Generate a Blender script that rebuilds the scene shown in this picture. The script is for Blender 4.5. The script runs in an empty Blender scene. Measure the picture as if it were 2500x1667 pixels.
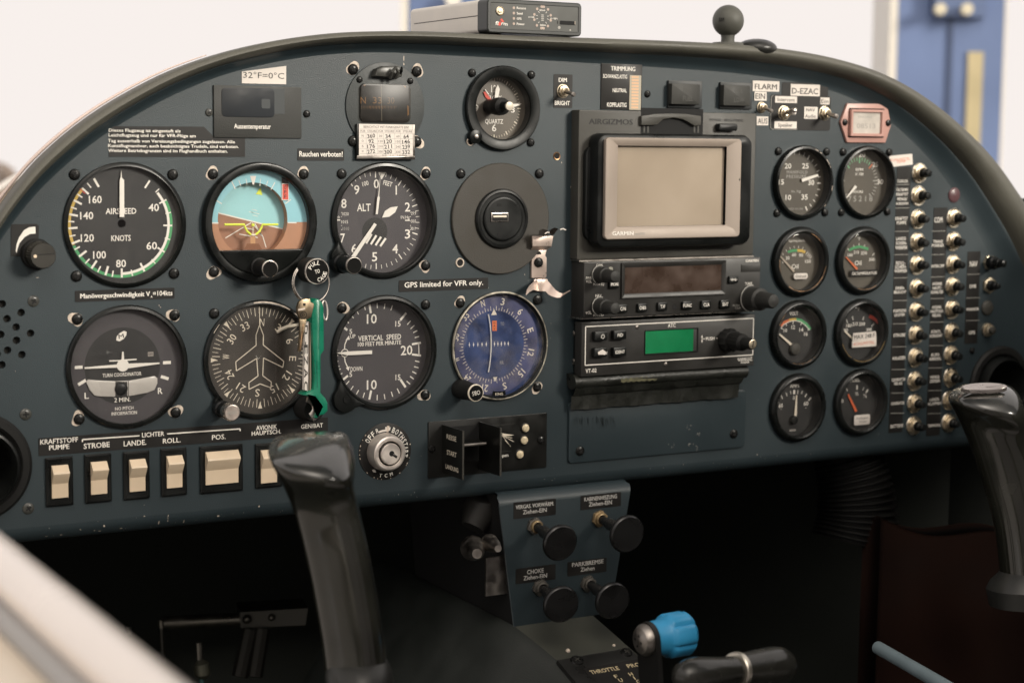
import bpy, math, random
from math import sin, cos, pi, radians, hypot, atan2, sqrt
random.seed(7)
sc = bpy.context.scene
COL = sc.collection
MM = .001
# ------------------------------------------------------------------ camera (panel face is the plane y = 0, millimetres, x right, z up)
CA, CB, CC = -.5148, -.1099, -.0088
CP = (-334.17, -1086.25, 50.95)
CF = 4305.7
def mat3():
    a, b, c = CA, CB, CC
    Rz = [[cos(a), -sin(a), 0], [sin(a), cos(a), 0], [0, 0, 1]]
    Rx = [[1, 0, 0], [0, cos(b), -sin(b)], [0, sin(b), cos(b)]]
    Ry = [[cos(c), 0, sin(c)], [0, 1, 0], [-sin(c), 0, cos(c)]]
    mul = lambda A, B: [[sum(A[i][k]*B[k][j] for k in range(3)) for j in range(3)] for i in range(3)]
    return mul(mul(Rz, Rx), Ry)
RM = mat3()
from mathutils import Matrix, Vector
cd = bpy.data.cameras.new('camera'); cam = bpy.data.objects.new('camera', cd); COL.objects.link(cam)
cam.matrix_world = Matrix(((RM[0][0], RM[0][2], -RM[0][1], CP[0]*MM), (RM[1][0], RM[1][2], -RM[1][1], CP[1]*MM), (RM[2][0], RM[2][2], -RM[2][1], CP[2]*MM), (0, 0, 0, 1)))
cd.sensor_width = 36; cd.lens = CF/2500*36; cd.clip_start = .02; cd.clip_end = 500
cd.dof.use_dof = True; cd.dof.focus_distance = 1.19; cd.dof.aperture_fstop = 8.5
sc.camera = cam
# ------------------------------------------------------------------ light
sc.view_settings.view_transform = 'Standard'; sc.view_settings.look = 'None'
sc.view_settings.exposure = 0.42; sc.view_settings.gamma = 1
sc.render.engine = 'CYCLES'
sc.cycles.max_bounces = 6; sc.cycles.transparent_max_bounces = 12; sc.cycles.use_denoising = True
sc.cycles.sample_clamp_indirect = 4; sc.cycles.caustics_reflective = False; sc.cycles.caustics_refractive = False
W_ = bpy.data.worlds.new('World'); sc.world = W_; W_.use_nodes = True
nt = W_.node_tree; bg = nt.nodes['Background']
sky = nt.nodes.new('ShaderNodeTexSky'); sky.sky_type = 'NISHITA'; sky.sun_disc = False
sky.sun_elevation = radians(52); sky.sun_rotation = radians(200); sky.air_density = 1.0; sky.dust_density = 6; sky.ozone_density = 0
tint = nt.nodes.new('ShaderNodeMix'); tint.data_type = 'RGBA'; tint.blend_type = 'MIX'; tint.inputs[0].default_value = .75
bw = nt.nodes.new('ShaderNodeRGBToBW'); wm = nt.nodes.new('ShaderNodeMix'); wm.data_type = 'RGBA'; wm.blend_type = 'MULTIPLY'; wm.inputs[0].default_value = 1
nt.links.new(sky.outputs[0], bw.inputs[0]); nt.links.new(bw.outputs[0], wm.inputs[6]); wm.inputs[7].default_value = (1.08, 1.0, .90, 1)
nt.links.new(sky.outputs[0], tint.inputs[6]); nt.links.new(wm.outputs[2], tint.inputs[7]); nt.links.new(tint.outputs[2], bg.inputs[0])
bg.inputs[1].default_value = .072
sl = bpy.data.lights.new('sun', 'SUN'); sl.energy = 2.5; sl.angle = radians(16); sl.color = (1, .93, .82)
so = bpy.data.objects.new('sun', sl); COL.objects.link(so)
so.rotation_euler = Vector((.45,-.85,.34)).to_track_quat('Z', 'Y').to_euler()
# ------------------------------------------------------------------ helpers
def V(ox, oy, s): return lambda x, y: (ox + x/s, oy + y/s)
S = 2.613
A = V(0, 100, S); B = V(450, 100, S); C_ = V(950, 0, S); D = V(1400, 0, S); E = V(1800, 0, S); F = V(0, 650, S)
G = V(450, 600, S); H = V(950, 600, S); I = V(1350, 600, S); J = V(1850, 400, S); K = V(1850, 700, S)
L = V(0, 1150, 3.033); M = V(600, 1000, 2.351); N = V(1100, 1100, 2.766); Wd = V(0, 0, .9408)
F1 = V(980, 0, 5.113); K2 = V(680, 600, 3.41); A2 = V(0, 350, 4.48); R4 = V(1480, 1400, 2.306); P5 = V(2250, 800, 2.412)
B6 = V(1250, 520, 7.125); P7 = V(300, 1200, 2.613); P8 = V(0, 950, 3.92)
def ray(p):
    u, v = (p[0]-1250)/CF, (833.5-p[1])/CF
    return [RM[i][0]*u + RM[i][1] + RM[i][2]*v for i in range(3)]
def at(p, Y=0.):
    d = ray(p); t = (Y-CP[1])/d[1]
    return (CP[0]+t*d[0], CP[2]+t*d[2])
def pt(p, depth):
    d = ray(p); return tuple(CP[i]+depth*d[i] for i in range(3))
def hit(p, P0, n):
    d = ray(p); t = sum((P0[i]-CP[i])*n[i] for i in range(3))/sum(d[i]*n[i] for i in range(3))
    return tuple(CP[i]+t*d[i] for i in range(3))
def kpx(v, x, y, Y=0.):
    a, b = at(v(x-5, y), Y), at(v(x+5, y), Y); c, d = at(v(x, y-5), Y), at(v(x, y+5), Y)
    return abs(b[0]-a[0])/10, abs(c[1]-d[1])/10
# ---- materials
MATS = {}
def mat(name, col, rough=.5, metal=0., noise=0., nscale=60, bump=0., bscale=900, emit=0, spec=.5, coat=0, var=None):
    if name in MATS: return MATS[name]
    m = bpy.data.materials.new(name); m.use_nodes = True; t = m.node_tree; b = t.nodes['Principled BSDF']
    b.inputs['Base Color'].default_value = (*col, 1); b.inputs['Roughness'].default_value = rough
    b.inputs['Metallic'].default_value = metal; b.inputs['Specular IOR Level'].default_value = spec
    if coat: b.inputs['Coat Weight'].default_value = coat; b.inputs['Coat Roughness'].default_value = .08
    if emit: b.inputs['Base Color'].default_value = (0, 0, 0, 1); b.inputs['Specular IOR Level'].default_value = 0; b.inputs['Emission Color'].default_value = (*col, 1); b.inputs['Emission Strength'].default_value = emit
    if noise or bump:
        g = t.nodes.new('ShaderNodeNewGeometry')
    if noise:
        n = t.nodes.new('ShaderNodeTexNoise'); n.inputs['Scale'].default_value = nscale; n.inputs['Detail'].default_value = 6
        t.links.new(g.outputs['Position'], n.inputs['Vector'])
        mr = t.nodes.new('ShaderNodeMapRange'); mr.inputs[1].default_value = .3; mr.inputs[2].default_value = .7
        mr.inputs[3].default_value = 1-noise; mr.inputs[4].default_value = 1+noise
        mx = t.nodes.new('ShaderNodeMix'); mx.data_type = 'RGBA'; mx.blend_type = 'MULTIPLY'; mx.inputs[0].default_value = 1
        mx.inputs[6].default_value = (*col, 1); t.links.new(n.outputs[0], mr.inputs[0]); t.links.new(mr.outputs[0], mx.inputs[7])
        t.links.new(mx.outputs[2], b.inputs['Base Color'])
        m2 = t.nodes.new('ShaderNodeMapRange'); m2.inputs[1].default_value = .3; m2.inputs[2].default_value = .7
        m2.inputs[3].default_value = max(.05, rough-.12); m2.inputs[4].default_value = min(1, rough+.12)
        t.links.new(n.outputs[0], m2.inputs[0]); t.links.new(m2.outputs[0], b.inputs['Roughness'])
    if bump:
        n = t.nodes.new('ShaderNodeTexNoise'); n.inputs['Scale'].default_value = bscale; n.inputs['Detail'].default_value = 3
        t.links.new(g.outputs['Position'], n.inputs['Vector'])
        bp = t.nodes.new('ShaderNodeBump'); bp.inputs['Strength'].default_value = bump; bp.inputs['Distance'].default_value = .0004
        t.links.new(n.outputs[0], bp.inputs['Height']); t.links.new(bp.outputs[0], b.inputs['Normal'])
    MATS[name] = m; return m
def glass(name='dial_glass', tint=(1, 1, 1), rough=.03, smudge=.5):
    if name in MATS: return MATS[name]
    m = bpy.data.materials.new(name); m.use_nodes = True; t = m.node_tree; t.nodes.remove(t.nodes['Principled BSDF'])
    tr = t.nodes.new('ShaderNodeBsdfTransparent'); tr.inputs[0].default_value = (*tint, 1)
    gl = t.nodes.new('ShaderNodeBsdfGlossy'); gl.inputs['Roughness'].default_value = rough
    df = t.nodes.new('ShaderNodeBsdfDiffuse'); df.inputs[0].default_value = (.6, .55, .5, 1)
    fr = t.nodes.new('ShaderNodeFresnel'); fr.inputs[0].default_value = 1.5
    mx = t.nodes.new('ShaderNodeMixShader'); m2 = t.nodes.new('ShaderNodeMixShader')
    n = t.nodes.new('ShaderNodeTexNoise'); n.inputs['Scale'].default_value = 45; n.inputs['Detail'].default_value = 8; n.inputs['Distortion'].default_value = 1.2
    g = t.nodes.new('ShaderNodeNewGeometry'); t.links.new(g.outputs['Position'], n.inputs['Vector'])
    mr = t.nodes.new('ShaderNodeMapRange'); mr.inputs[1].default_value = .45; mr.inputs[2].default_value = .8; mr.inputs[3].default_value = .006; mr.inputs[4].default_value = .07*smudge
    t.links.new(n.outputs[0], mr.inputs[0])
    mn = t.nodes.new('ShaderNodeMath'); mn.operation = 'MINIMUM'; mn.inputs[1].default_value = .11; t.links.new(fr.outputs[0], mn.inputs[0]); t.links.new(mn.outputs[0], mx.inputs[0]); t.links.new(tr.outputs[0], mx.inputs[1]); t.links.new(gl.outputs[0], mx.inputs[2])
    t.links.new(mr.outputs[0], m2.inputs[0]); t.links.new(mx.outputs[0], m2.inputs[1]); t.links.new(df.outputs[0], m2.inputs[2])
    t.links.new(m2.outputs[0], t.nodes['Material Output'].inputs[0])
    MATS[name] = m; return m
PANEL = mat('panel_paint', (.0255, .0380, .0440), .42, noise=.16, nscale=8, bump=.35, bscale=1400)
COAM = mat('coaming_vinyl', (.085, .082, .066), .5, noise=.15, nscale=25, bump=.6, bscale=1100)
BLK = mat('black_plastic', (.007, .0078, .0075), .36, noise=.25, nscale=50, spec=.3)
BLKM = mat('matt_black', (.009, .009, .0085), .6, spec=.3, noise=.2, nscale=40, bump=.4, bscale=1500)
BEZ = mat('bezel_black', (.0065, .0075, .007), .30, noise=.3, nscale=60, spec=.3)
GREYP = mat('dark_grey_plastic', (.048, .046, .039), .5, noise=.12, nscale=30, bump=.5, bscale=1600)
DIAL = mat('dial_black', (.018, .018, .018), .55, noise=.15, nscale=30)
DIALG = mat('dial_glare_grey', (.058, .053, .058), .55, noise=.12, nscale=30)  # lightened dial: the grey veil mirrored in the glass is in its colour
DIALD = mat('dial_dark_brown', (.045, .038, .031), .55, noise=.2, nscale=40)
DIALB = mat('dial_glare_brown', (.090, .079, .062), .55, noise=.15, nscale=40)  # lighter dial colour carries the reflections on the engine gauge glasses
WHT = mat('white_print', (.84, .80, .73), .55)
CRM = mat('cream_print', (.78, .70, .57), .55)
GRYP = mat('grey_print', (.36, .35, .32), .6)
PLAC = mat('placard_black', (.013, .012, .011), .5, spec=.35, noise=.2, nscale=60)
PAPER = mat('label_paper', (.74, .68, .62), .6, noise=.06, nscale=40)
INK = mat('black_ink', (.03, .028, .025), .6)
PENC = mat('pencil_ink', (.12, .10, .09), .6)
CREAM = mat('cream_rocker', (.72, .58, .42), .42, noise=.05, nscale=60)
BRASS = mat('brass', (.66, .57, .43), .42, 1, noise=.2, nscale=200)
STEEL = mat('steel', (.62, .57, .52), .28, 1, noise=.15, nscale=150)
STEELD = mat('dull_steel', (.36, .33, .30), .4, 1, noise=.25, nscale=150)
COPPER = mat('copper_wear', (.50, .30, .17), .4, 1, noise=.4, nscale=300)
CHIPM = mat('bare_edge', (.62, .53, .44), .6, noise=.3, nscale=400)
SCREWM = mat('black_screw', (.018, .018, .017), .28, .6, noise=.3, nscale=300)
SLOT = mat('slot_black', (.003, .003, .003), .8)
YEL = mat('yellow_green', (.80, .90, .08), .5)
GRN = mat('green_print', (.07, .34, .13), .5)
GRN2 = mat('light_green_print', (.20, .55, .28), .5)
YLO = mat('amber_print', (.62, .42, .08), .5)
RED = mat('red_print', (.62, .06, .035), .5)
ORG = mat('orange_print', (.70, .17, .06), .5)
SKYB = mat('horizon_blue', (.30, .62, .70), .5, noise=.05, nscale=40)
SKYB2 = mat('ball_blue', (.34, .66, .70), .5, noise=.05, nscale=40)
BRN = mat('horizon_brown', (.46, .23, .13), .5, noise=.1, nscale=60)
BRN2 = mat('ball_brown', (.34, .17, .10), .5, noise=.1, nscale=60)
GLS = glass()
# ---- objects
def setp(o, label=None, cat=None, group=None, kind=None):
    if label: o['label'] = label
    if cat: o['category'] = cat
    if group: o['group'] = group
    if kind: o['kind'] = kind
    return o
def thing(name, label, cat, loc=(0, 0, 0), group=None, kind=None):
    o = bpy.data.objects.new(name, None); COL.objects.link(o); o.empty_display_size = .01
    o.location = [c*MM for c in loc]; return setp(o, label, cat, group, kind)
def wl(o):
    v = Vector((0, 0, 0))
    while o: v += o.location; o = o.parent
    return v
_FT = {}
def font_mesh(s, bold, sp=1.0):
    k = (s, bold, sp)
    if k in _FT: return _FT[k]
    c = bpy.data.curves.new('t', 'FONT'); c.body = s; c.size = 1; c.resolution_u = 2; c.offset = bold; c.fill_mode = 'FRONT'; c.space_character = sp
    o = bpy.data.objects.new('t', c); COL.objects.link(o)
    bpy.context.view_layer.update()
    me = o.to_mesh()
    v = [(q.co.x, q.co.y) for q in me.vertices]; f = [tuple(p.vertices) for p in me.polygons]
    o.to_mesh_clear(); bpy.data.objects.remove(o); bpy.data.curves.remove(c)
    _FT[k] = (v, f); return v, f
_h = font_mesh('H', 0)[0]; CAP = max(q[1] for q in _h)-min(q[1] for q in _h)
def rr(cx, cz, w, h, r=0, n=5):
    if r <= 0: return [(cx-w/2, cz-h/2), (cx+w/2, cz-h/2), (cx+w/2, cz+h/2), (cx-w/2, cz+h/2)]
    r = min(r, w/2-.001, h/2-.001); out = []
    for sx, sz, a0 in ((1, -1, -90), (1, 1, 0), (-1, 1, 90), (-1, -1, 180)):
        for k in range(n+1):
            a = radians(a0+90*k/n); out.append((cx+sx*(w/2-r)+r*cos(a), cz+sz*(h/2-r)+r*sin(a)))
    return out
def rri(q, d, r=.3, n=5): return rr(q[0], q[1], q[2]-2*d, q[3]-2*d, max(r-d, .05), n)
def circ(cx, cz, r, n=40, a0=0.): return [(cx+r*cos(a0+2*pi*k/n), cz+r*sin(a0+2*pi*k/n)) for k in range(n)]
def pol(cx, cz, ang, r): a = radians(ang); return (cx+r*sin(a), cz+r*cos(a))   # clockwise from the top
def inset(poly, d):
    n = len(poly); out = []
    for i in range(n):
        p, q, s = poly[i-1], poly[i], poly[(i+1) % n]
        e1 = (q[0]-p[0], q[1]-p[1]); e2 = (s[0]-q[0], s[1]-q[1]); l1 = hypot(*e1) or 1; l2 = hypot(*e2) or 1
        n1 = (-e1[1]/l1, e1[0]/l1); n2 = (-e2[1]/l2, e2[0]/l2); bx, bz = n1[0]+n2[0], n1[1]+n2[1]; bl = hypot(bx, bz) or 1
        k = d/max(.35, (bx*n1[0]+bz*n1[1])/bl); out.append((q[0]+bx/bl*k, q[1]+bz/bl*k))
    return out
class MB:
    def __init__(s, Y=0.): s.v = []; s.f = []; s.m = []; s.mats = []; s.Y = Y
    def mi(s, m):
        if m not in s.mats: s.mats.append(m)
        return s.mats.index(m)
    def add(s, vs, fs, m):
        b = len(s.v); s.v += vs; i = s.mi(m)
        for f in fs: s.f.append(tuple(b+k for k in f)); s.m.append(i)
        return s
    def flat(s, poly, m, y=None):
        y = s.Y if y is None else y
        return s.add([(x, y, z) for x, z in poly], [tuple(range(len(poly)))], m)
    def loft(s, rings, m, cap0=False, cap1=True, closed=False):
        n = len(rings[0]); vs = [p for r in rings for p in r]; fs = []
        R = len(rings)
        for i in range(R if closed else R-1):
            a, b = i*n, ((i+1) % R)*n
            for k in range(n): fs.append((a+k, a+(k+1) % n, b+(k+1) % n, b+k))
        if cap0: fs.append(tuple(range(n-1, -1, -1)))
        if cap1: fs.append(tuple((R-1)*n+k for k in range(n)))
        return s.add(vs, fs, m)
    def slab(s, poly, yb, yf, m, bev=0., back=False):
        rings = [[(x, yb, z) for x, z in poly]]
        if bev > 0:
            rings += [[(x, yf+bev, z) for x, z in poly], [(x, yf+bev*.3, z) for x, z in inset(poly, bev*.3)], [(x, yf, z) for x, z in inset(poly, bev)]]
        else: rings.append([(x, yf, z) for x, z in poly])
        return s.loft(rings, m, cap0=back)
    def lathe(s, cx, cz, prof, m, n=48, cap=False):
        if len(prof) > 2 and prof[-1][0] < .3 and abs(prof[-1][1]-prof[-2][1]) < .6: prof = prof[:-1]+[(prof[-2][0]*.96, (prof[-2][1]+prof[-1][1]*.25)/1.25)]+prof[-1:]
        rings = [[(cx+r*cos(2*pi*k/n), y, cz+r*sin(2*pi*k/n)) for k in range(n)] for r, y in prof]
        return s.loft(rings, m, cap1=cap)
    def tube(s, pts, r, m, n=12, closed=False, caps=True, up=None):
        P = [Vector(p) for p in pts]; N_ = len(P); R = r if isinstance(r, (list, tuple)) else [r]*N_; rings = []; prev = None
        for i in range(N_):
            if closed: t = P[(i+1) % N_]-P[i-1]
            else: t = P[min(i+1, N_-1)]-P[max(i-1, 0)]
            t.normalize()
            a = prev if prev is not None else (Vector(up) if up else (Vector((0, 0, 1)) if abs(t.z) < .9 else Vector((1, 0, 0))))
            a = (a-t*a.dot(t)).normalized(); b = t.cross(a); prev = a
            ra, rb = R[i] if isinstance(R[i], (list, tuple)) else (R[i], R[i])
            rings.append([tuple(P[i]+a*(ra*cos(2*pi*k/n))+b*(rb*sin(2*pi*k/n))) for k in range(n)])
        return s.loft(rings, m, cap0=caps and not closed, cap1=caps and not closed, closed=closed)
    def box(s, x0, x1, y0, y1, z0, z1, m):
        vs = [(x, y, z) for x in (x0, x1) for y in (y0, y1) for z in (z0, z1)]
        return s.add(vs, [(0, 1, 3, 2), (4, 6, 7, 5), (0, 4, 5, 1), (2, 3, 7, 6), (0, 2, 6, 4), (1, 5, 7, 3)], m)
    def sphere(s, c, r, m, n=24, k=14):
        rr_ = r if isinstance(r, tuple) else (r, r, r)
        rings = [[(c[0]+rr_[0]*sin(pi*i/k)*cos(2*pi*j/n), c[1]+rr_[1]*sin(pi*i/k)*sin(2*pi*j/n), c[2]+rr_[2]*cos(pi*i/k)) for j in range(n)] for i in range(1, k)]
        return s.loft(rings, m, cap0=True, cap1=True)
    def line(s, p, q, w, m, y=None):
        dx, dz = q[0]-p[0], q[1]-p[1]; l = hypot(dx, dz) or 1; nx, nz = -dz/l*w/2, dx/l*w/2
        return s.flat([(p[0]-nx, p[1]-nz), (q[0]-nx, q[1]-nz), (q[0]+nx, q[1]+nz), (p[0]+nx, p[1]+nz)], m, y)
    def tick(s, c, ang, r0, r1, w, m, y=None): return s.line(pol(*c, ang, r0), pol(*c, ang, r1), w, m, y)
    def arc(s, c, a0, a1, r0, r1, m, y=None, n=None):
        n = n or max(2, int(abs(a1-a0)/4)); y = s.Y if y is None else y
        vs = []
        for k in range(n+1):
            a = a0+(a1-a0)*k/n
            for r in (r0, r1): x, z = pol(*c, a, r); vs.append((x, y, z))
        return s.add(vs, [(2*k, 2*k+1, 2*k+3, 2*k+2) for k in range(n)], m)
    def text(s, st, cx, cz, w, h, m, rot=0., y=None, bold=.012, frame=None, sp=1.0):
        """centred on its bounding box; h = capital height; w = width (0: natural); rot clockwise degrees"""
        if 'M' in st and bold > 0:   # the built-in M fills in when offset: thicken it with a shifted second layer instead
            v, f = font_mesh(st, 0, sp); n0 = len(v); e = min(bold, .02)*1.5
            v = [(q[0]-e, q[1], 0) for q in v]+[(q[0]+e, q[1], 1) for q in v]; f = f+[tuple(k+n0 for k in t) for t in f]
        else:
            v, f = font_mesh(st, min(bold, .014), sp); v = [(q[0], q[1], 0) for q in v]
        if not v: return s
        x0 = min(q[0] for q in v); x1 = max(q[0] for q in v); kz = h/CAP; kx = (w/(x1-x0)) if w else kz*.9
        mx = (x0+x1)/2; mz = CAP/2; y = s.Y if y is None else y; a = radians(rot); c, d = cos(a), sin(a)
        if frame: O, U, Vv = frame; Nn = Vector(U).cross(Vector(Vv)); return s.add([tuple(O[i]+(q[0]-mx)*kx*U[i]+(q[1]-mz)*kz*Vv[i]+Nn[i]*.02*q[2] for i in range(3)) for q in v], f, m)
        vs = []
        for q in v:
            u, t = (q[0]-mx)*kx, (q[1]-mz)*kz; vs.append((cx+u*c+t*d, y-.02*q[2], cz-u*d+t*c))
        return s.add(vs, f, m)
    # the same in the pixel grid of a crop, on the plane y of this mesh
    def T(s, v, st, x, y, w, h, m=None, rot=0., bold=.012, Y=None, sp=1.0):
        Y = s.Y if Y is None else Y; kx, kz = kpx(v, x, y, Y); c = at(v(x, y), Y); a = radians(rot)
        return s.text(st, c[0], c[1], w*hypot(kx*cos(a), kz*sin(a)), h*hypot(kz*cos(a), kx*sin(a)), m or WHT, rot, Y, bold, sp=sp)
    def Lp(s, v, pts, w, m=None, Y=None, close=False):
        Y = s.Y if Y is None else Y; P = [at(v(*p), Y) for p in pts]; kx, kz = kpx(v, *pts[0], Y)
        if close: P.append(P[0])
        for i in range(len(P)-1): s.line(P[i], P[i+1], w*(kx+kz)/2, m or WHT, Y-.004*(i % 5))
        return s
    def Pp(s, v, pts, m, Y=None):
        Y = s.Y if Y is None else Y; P = [at(v(*p), Y) for p in pts]
        if sum(P[i-1][0]*P[i][1]-P[i][0]*P[i-1][1] for i in range(len(P))) < 0: P.reverse()
        return s.flat(P, m, Y)
    def build(s, name, parent=None, label=None, cat=None, group=None, kind=None, ang=32, loc=None):
        me = bpy.data.meshes.new(name)
        o0 = wl(parent) if parent else Vector([c*MM for c in (loc or (0, 0, 0))])
        me.from_pydata([(a*MM-o0.x, b*MM-o0.y, c*MM-o0.z) for a, b, c in s.v], [], s.f)
        for m in s.mats: me.materials.append(m)
        me.polygons.foreach_set('material_index', s.m)
        me.polygons.foreach_set('use_smooth', [len(f_) <= 4 for f_ in s.f]); me.update()
        me.set_sharp_from_angle(angle=radians(ang))
        o = bpy.data.objects.new(name, me); COL.objects.link(o)
        if parent: o.parent = parent
        else: o.location = o0
        return setp(o, label, cat, group, kind)
def dup(root, loc, label=None, group=None, parent=None):
    r = root.copy(); COL.objects.link(r); r.location = [c*MM for c in loc]
    if label: r['label'] = label
    if group: r['group'] = group
    for ch in list(root.children):
        c = ch.copy(); COL.objects.link(c); c.parent = r
        for g_ in list(ch.children): d = g_.copy(); COL.objects.link(d); d.parent = c
    return r
def box_px(v, x0, y0, x1, y1, Y=0.):
    """centre, width, height in mm of a crop-pixel rectangle on the plane Y"""
    xm, ym = (x0+x1)/2, (y0+y1)/2; c = at(v(xm, ym), Y)
    return c[0], c[1], at(v(x1, ym), Y)[0]-at(v(x0, ym), Y)[0], at(v(xm, y0), Y)[1]-at(v(xm, y1), Y)[1]
_SC = {}
def screw(parent, x, z, r=3.5, y=0., chip=0, m=None, h=1.9):
    """a pan head cross screw: one mesh, shared between copies"""
    m = m or SCREWM; k = (r, h, m.name, chip)
    ox = wl(parent)
    if k not in _SC:
        q = MB(); q.lathe(0, 0, [(r, 0), (r, -h*.35), (r*.86, -h*.75), (r*.5, -h), (r*.05, -h*1.05)], m, 24, True)
        a = .6
        for t in (0, pi/2):
            c, s_ = cos(a+t), sin(a+t); L_, w = r*.52, r*.13
            q.add([(c*L_-s_*w, -h*1.09, s_*L_+c*w), (-c*L_-s_*w, -h*1.09, -s_*L_+c*w), (-c*L_+s_*w, -h*1.09, -s_*L_-c*w), (c*L_+s_*w, -h*1.09, s_*L_-c*w)], [(0, 1, 2, 3)], SLOT)
            q.v[-4:] = [(a_, b_-t*.01, c_) for a_, b_, c_ in q.v[-4:]]
        if chip:
            rnd = random.Random(chip); n = 22
            n = 34; d1 = rnd.uniform(0, 6.28); d2 = d1+rnd.uniform(1.4, 2.6); k1, k2 = rnd.uniform(.35, .75), rnd.uniform(.15, .5)
            rad_ = [r*(1.0+k1*max(0, cos(2*pi*i/n-d1))**3+k2*max(0, cos(2*pi*i/n-d2))**4+.07*rnd.random()) for i in range(n)]
            q.flat([(rad_[i]*cos(2*pi*i/n), rad_[i]*sin(2*pi*i/n)) for i in range(n)], CHIPM, -.06)
        o = q.build('screw'); _SC[k] = o
        o.parent = parent; o.location = Vector((x*MM, y*MM, z*MM))-ox; return o
    o = _SC[k].copy(); COL.objects.link(o); o.parent = parent; o.location = Vector((x*MM, y*MM, z*MM))-ox; return o
HOLES = []
# ------------------------------------------------------------------ round instruments
CAPB = mat('cap_black', (.006, .006, .0055), .8, spec=.15)
CANM = mat('instrument_case', (.016, .016, .016), .5)
def gauge(name, label, cx, cz, R, rw, yd, face=DIAL, sq=31.45, chips=(0, 0, 0, 0), skip=(), cat='gauge', group=None, prof=None, scr=3.5, depth=4.8):
    root = thing(name, label, cat, (cx, 0, cz), group)
    b = MB()
    prof = prof or [(R, 0), (R, -depth*.7), (R-.9, -depth), (R-2.6, -depth-.3), (rw+1.0, -depth), (rw+.2, -depth+.8), (rw, -depth+1.6)]
    b.lathe(cx, cz, prof, BEZ, 72)
    b.lathe(cx, cz, [(prof[-1][0], prof[-1][1]), (rw+.9, yd+.3)], CANM, 72)
    b.build('bezel', root)
    if sq:
        for i, (dx, dz) in enumerate(((-sq, sq), (sq, sq), (-sq, -sq), (sq, -sq))):
            if i in skip: continue
            o = screw(root, cx+dx, cz+dz, scr, 0, chips[i]); o.rotation_euler.y = 0 if chips[i] else random.random()*3
    HOLES.append((cx, cz, rw+1.2, 48))
    d = MB(yd-.08); d.flat(circ(cx, cz, rw+1.6, 64), face, yd)
    d.c = (cx, cz); d.root = root; d.rw = rw
    return d
def done(d, gy=-1.6, dome=0., gm=None, name='dial_face'):
    d.build(name, d.root)
    g = MB(); cx, cz = d.c; r = d.rw+.1
    g.lathe(cx, cz, [(r, gy+.7), (r, gy)] + [(r*cos(pi/2*k/5), gy-dome*sin(pi/2*k/5)) for k in range(1, 5)] + [(.01, gy-dome)], gm or GLS, 48) if dome else g.flat(circ(cx, cz, r, 48), gm or GLS, gy)
    g.build('glass', d.root)
def needle(d, v, pts, m=WHT, dy=1.6, name='needle', hub=0, hm=BLK):
    n = MB(); Y = d.Y-dy; P = [at(v(*p), Y) for p in pts]
    if sum(P[i-1][0]*P[i][1]-P[i][0]*P[i-1][1] for i in range(len(P))) < 0: P.reverse()
    n.slab(P, Y+.5, Y, m)
    n.build(name, d.root)
GX = [0, 89.6, 179.8, 269.7]
# airspeed
d = gauge('airspeed_indicator', 'black airspeed gauge with green, yellow and white arcs, white needle pointing straight up', 0, 0, 39.4, 36.7, 2.2, group=None, depth=2.6)
c0 = at(A(772, 1171), d.Y)
k_ = 33.6/340
d.arc(c0, 50.5, 180, 305*k_, 322*k_, WHT, n=40)
d.arc(c0, 62, 247, 322*k_, 340*k_, GRN, n=60); d.arc(c0, 248, 313, 322*k_, 340*k_, YLO, n=26)
for a, l, w in ((34.7, 60, 12), (48.5, 34, 7), (62.7, 55, 10), (77.5, 40, 7), (92, 62, 11), (107.6, 40, 7), (122.6, 58, 11), (139, 40, 7), (153.8, 62, 13), (168, 44, 8), (180, 60, 13),
                (190.7, 42, 9), (198.4, 62, 14), (207.5, 44, 9), (215.4, 62, 14), (224, 42, 9), (234, 62, 14), (243, 40, 9), (250, 58, 13), (258, 40, 8), (266.6, 60, 13), (274, 40, 8), (281.8, 58, 13),
                (289.5, 40, 8), (297.5, 58, 13), (305, 40, 8), (313.3, 58, 12), (321, 40, 8), (329.7, 64, 14)):
    d.tick(c0, a, (340-l)*k_, 338*k_, w*k_, WHT, d.Y-.05)
d.tick(c0, 311, 300*k_, 345*k_, 5*k_, RED, d.Y-.08)
for s_, x, y, w, h in (('160', 608, 1012, 82, 46), ('140', 553, 1115, 84, 46), ('120', 557, 1257, 84, 46), ('100', 635, 1365, 82, 46), ('80', 772, 1420, 64, 46), ('60', 968, 1307, 68, 46), ('40', 981, 1063, 66, 46), ('KNOTS', 772, 1258, 124, 36)):
    d.T(A, s_, x, y, w, h)
d.T(A, 'AIRSPEED', 772, 1086, 196, 36)
needle(d, A, [(764, 1124), (764, 888), (770, 872), (774, 826), (778, 872), (792, 888), (793, 1124)])
hub = MB(); hub.lathe(*at(A(775, 1165), 2.6), [(3.4, 3.9), (3.4, 2.6), (2.6, 2.2), (0.1, 2.2)], DIAL, 24); hub.build('hub', d.root)
done(d)
# attitude
d = gauge('attitude_indicator', 'black gauge with blue and brown horizon disc, yellow aircraft symbol and red OFF flag', GX[1], .3, 39.4, 33.6, 8, face=BRN2, chips=(3, 4, 5, 0), skip=(3,), cat='gauge', depth=5.5)
cx, cz = d.c
# mask with flat bottom
m_ = MB(); zb = at(B(440, 1333), -2)[1]; rw = 33.6; zc = at(B(440, 1130), -2)[1]
pts = []; n = 60; a0 = math.acos(max(-1, min(1, (cz-zb)/rw)))
for k in range(n+1):
    a = a0+(2*pi-2*a0)*k/n; pts.append((cx-rw*sin(a), cz-rw*cos(a)))
# lower bezel plate below the chord
low = [(cx-rw*sin(a0*t), cz-rw*cos(a0*t)) for t in [1-i/12 for i in range(25)]]
m_.slab([(x*1.0, z) for x, z in low], 1, -5.0, BEZ, .5); m_.build('lower_mask', d.root)
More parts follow.
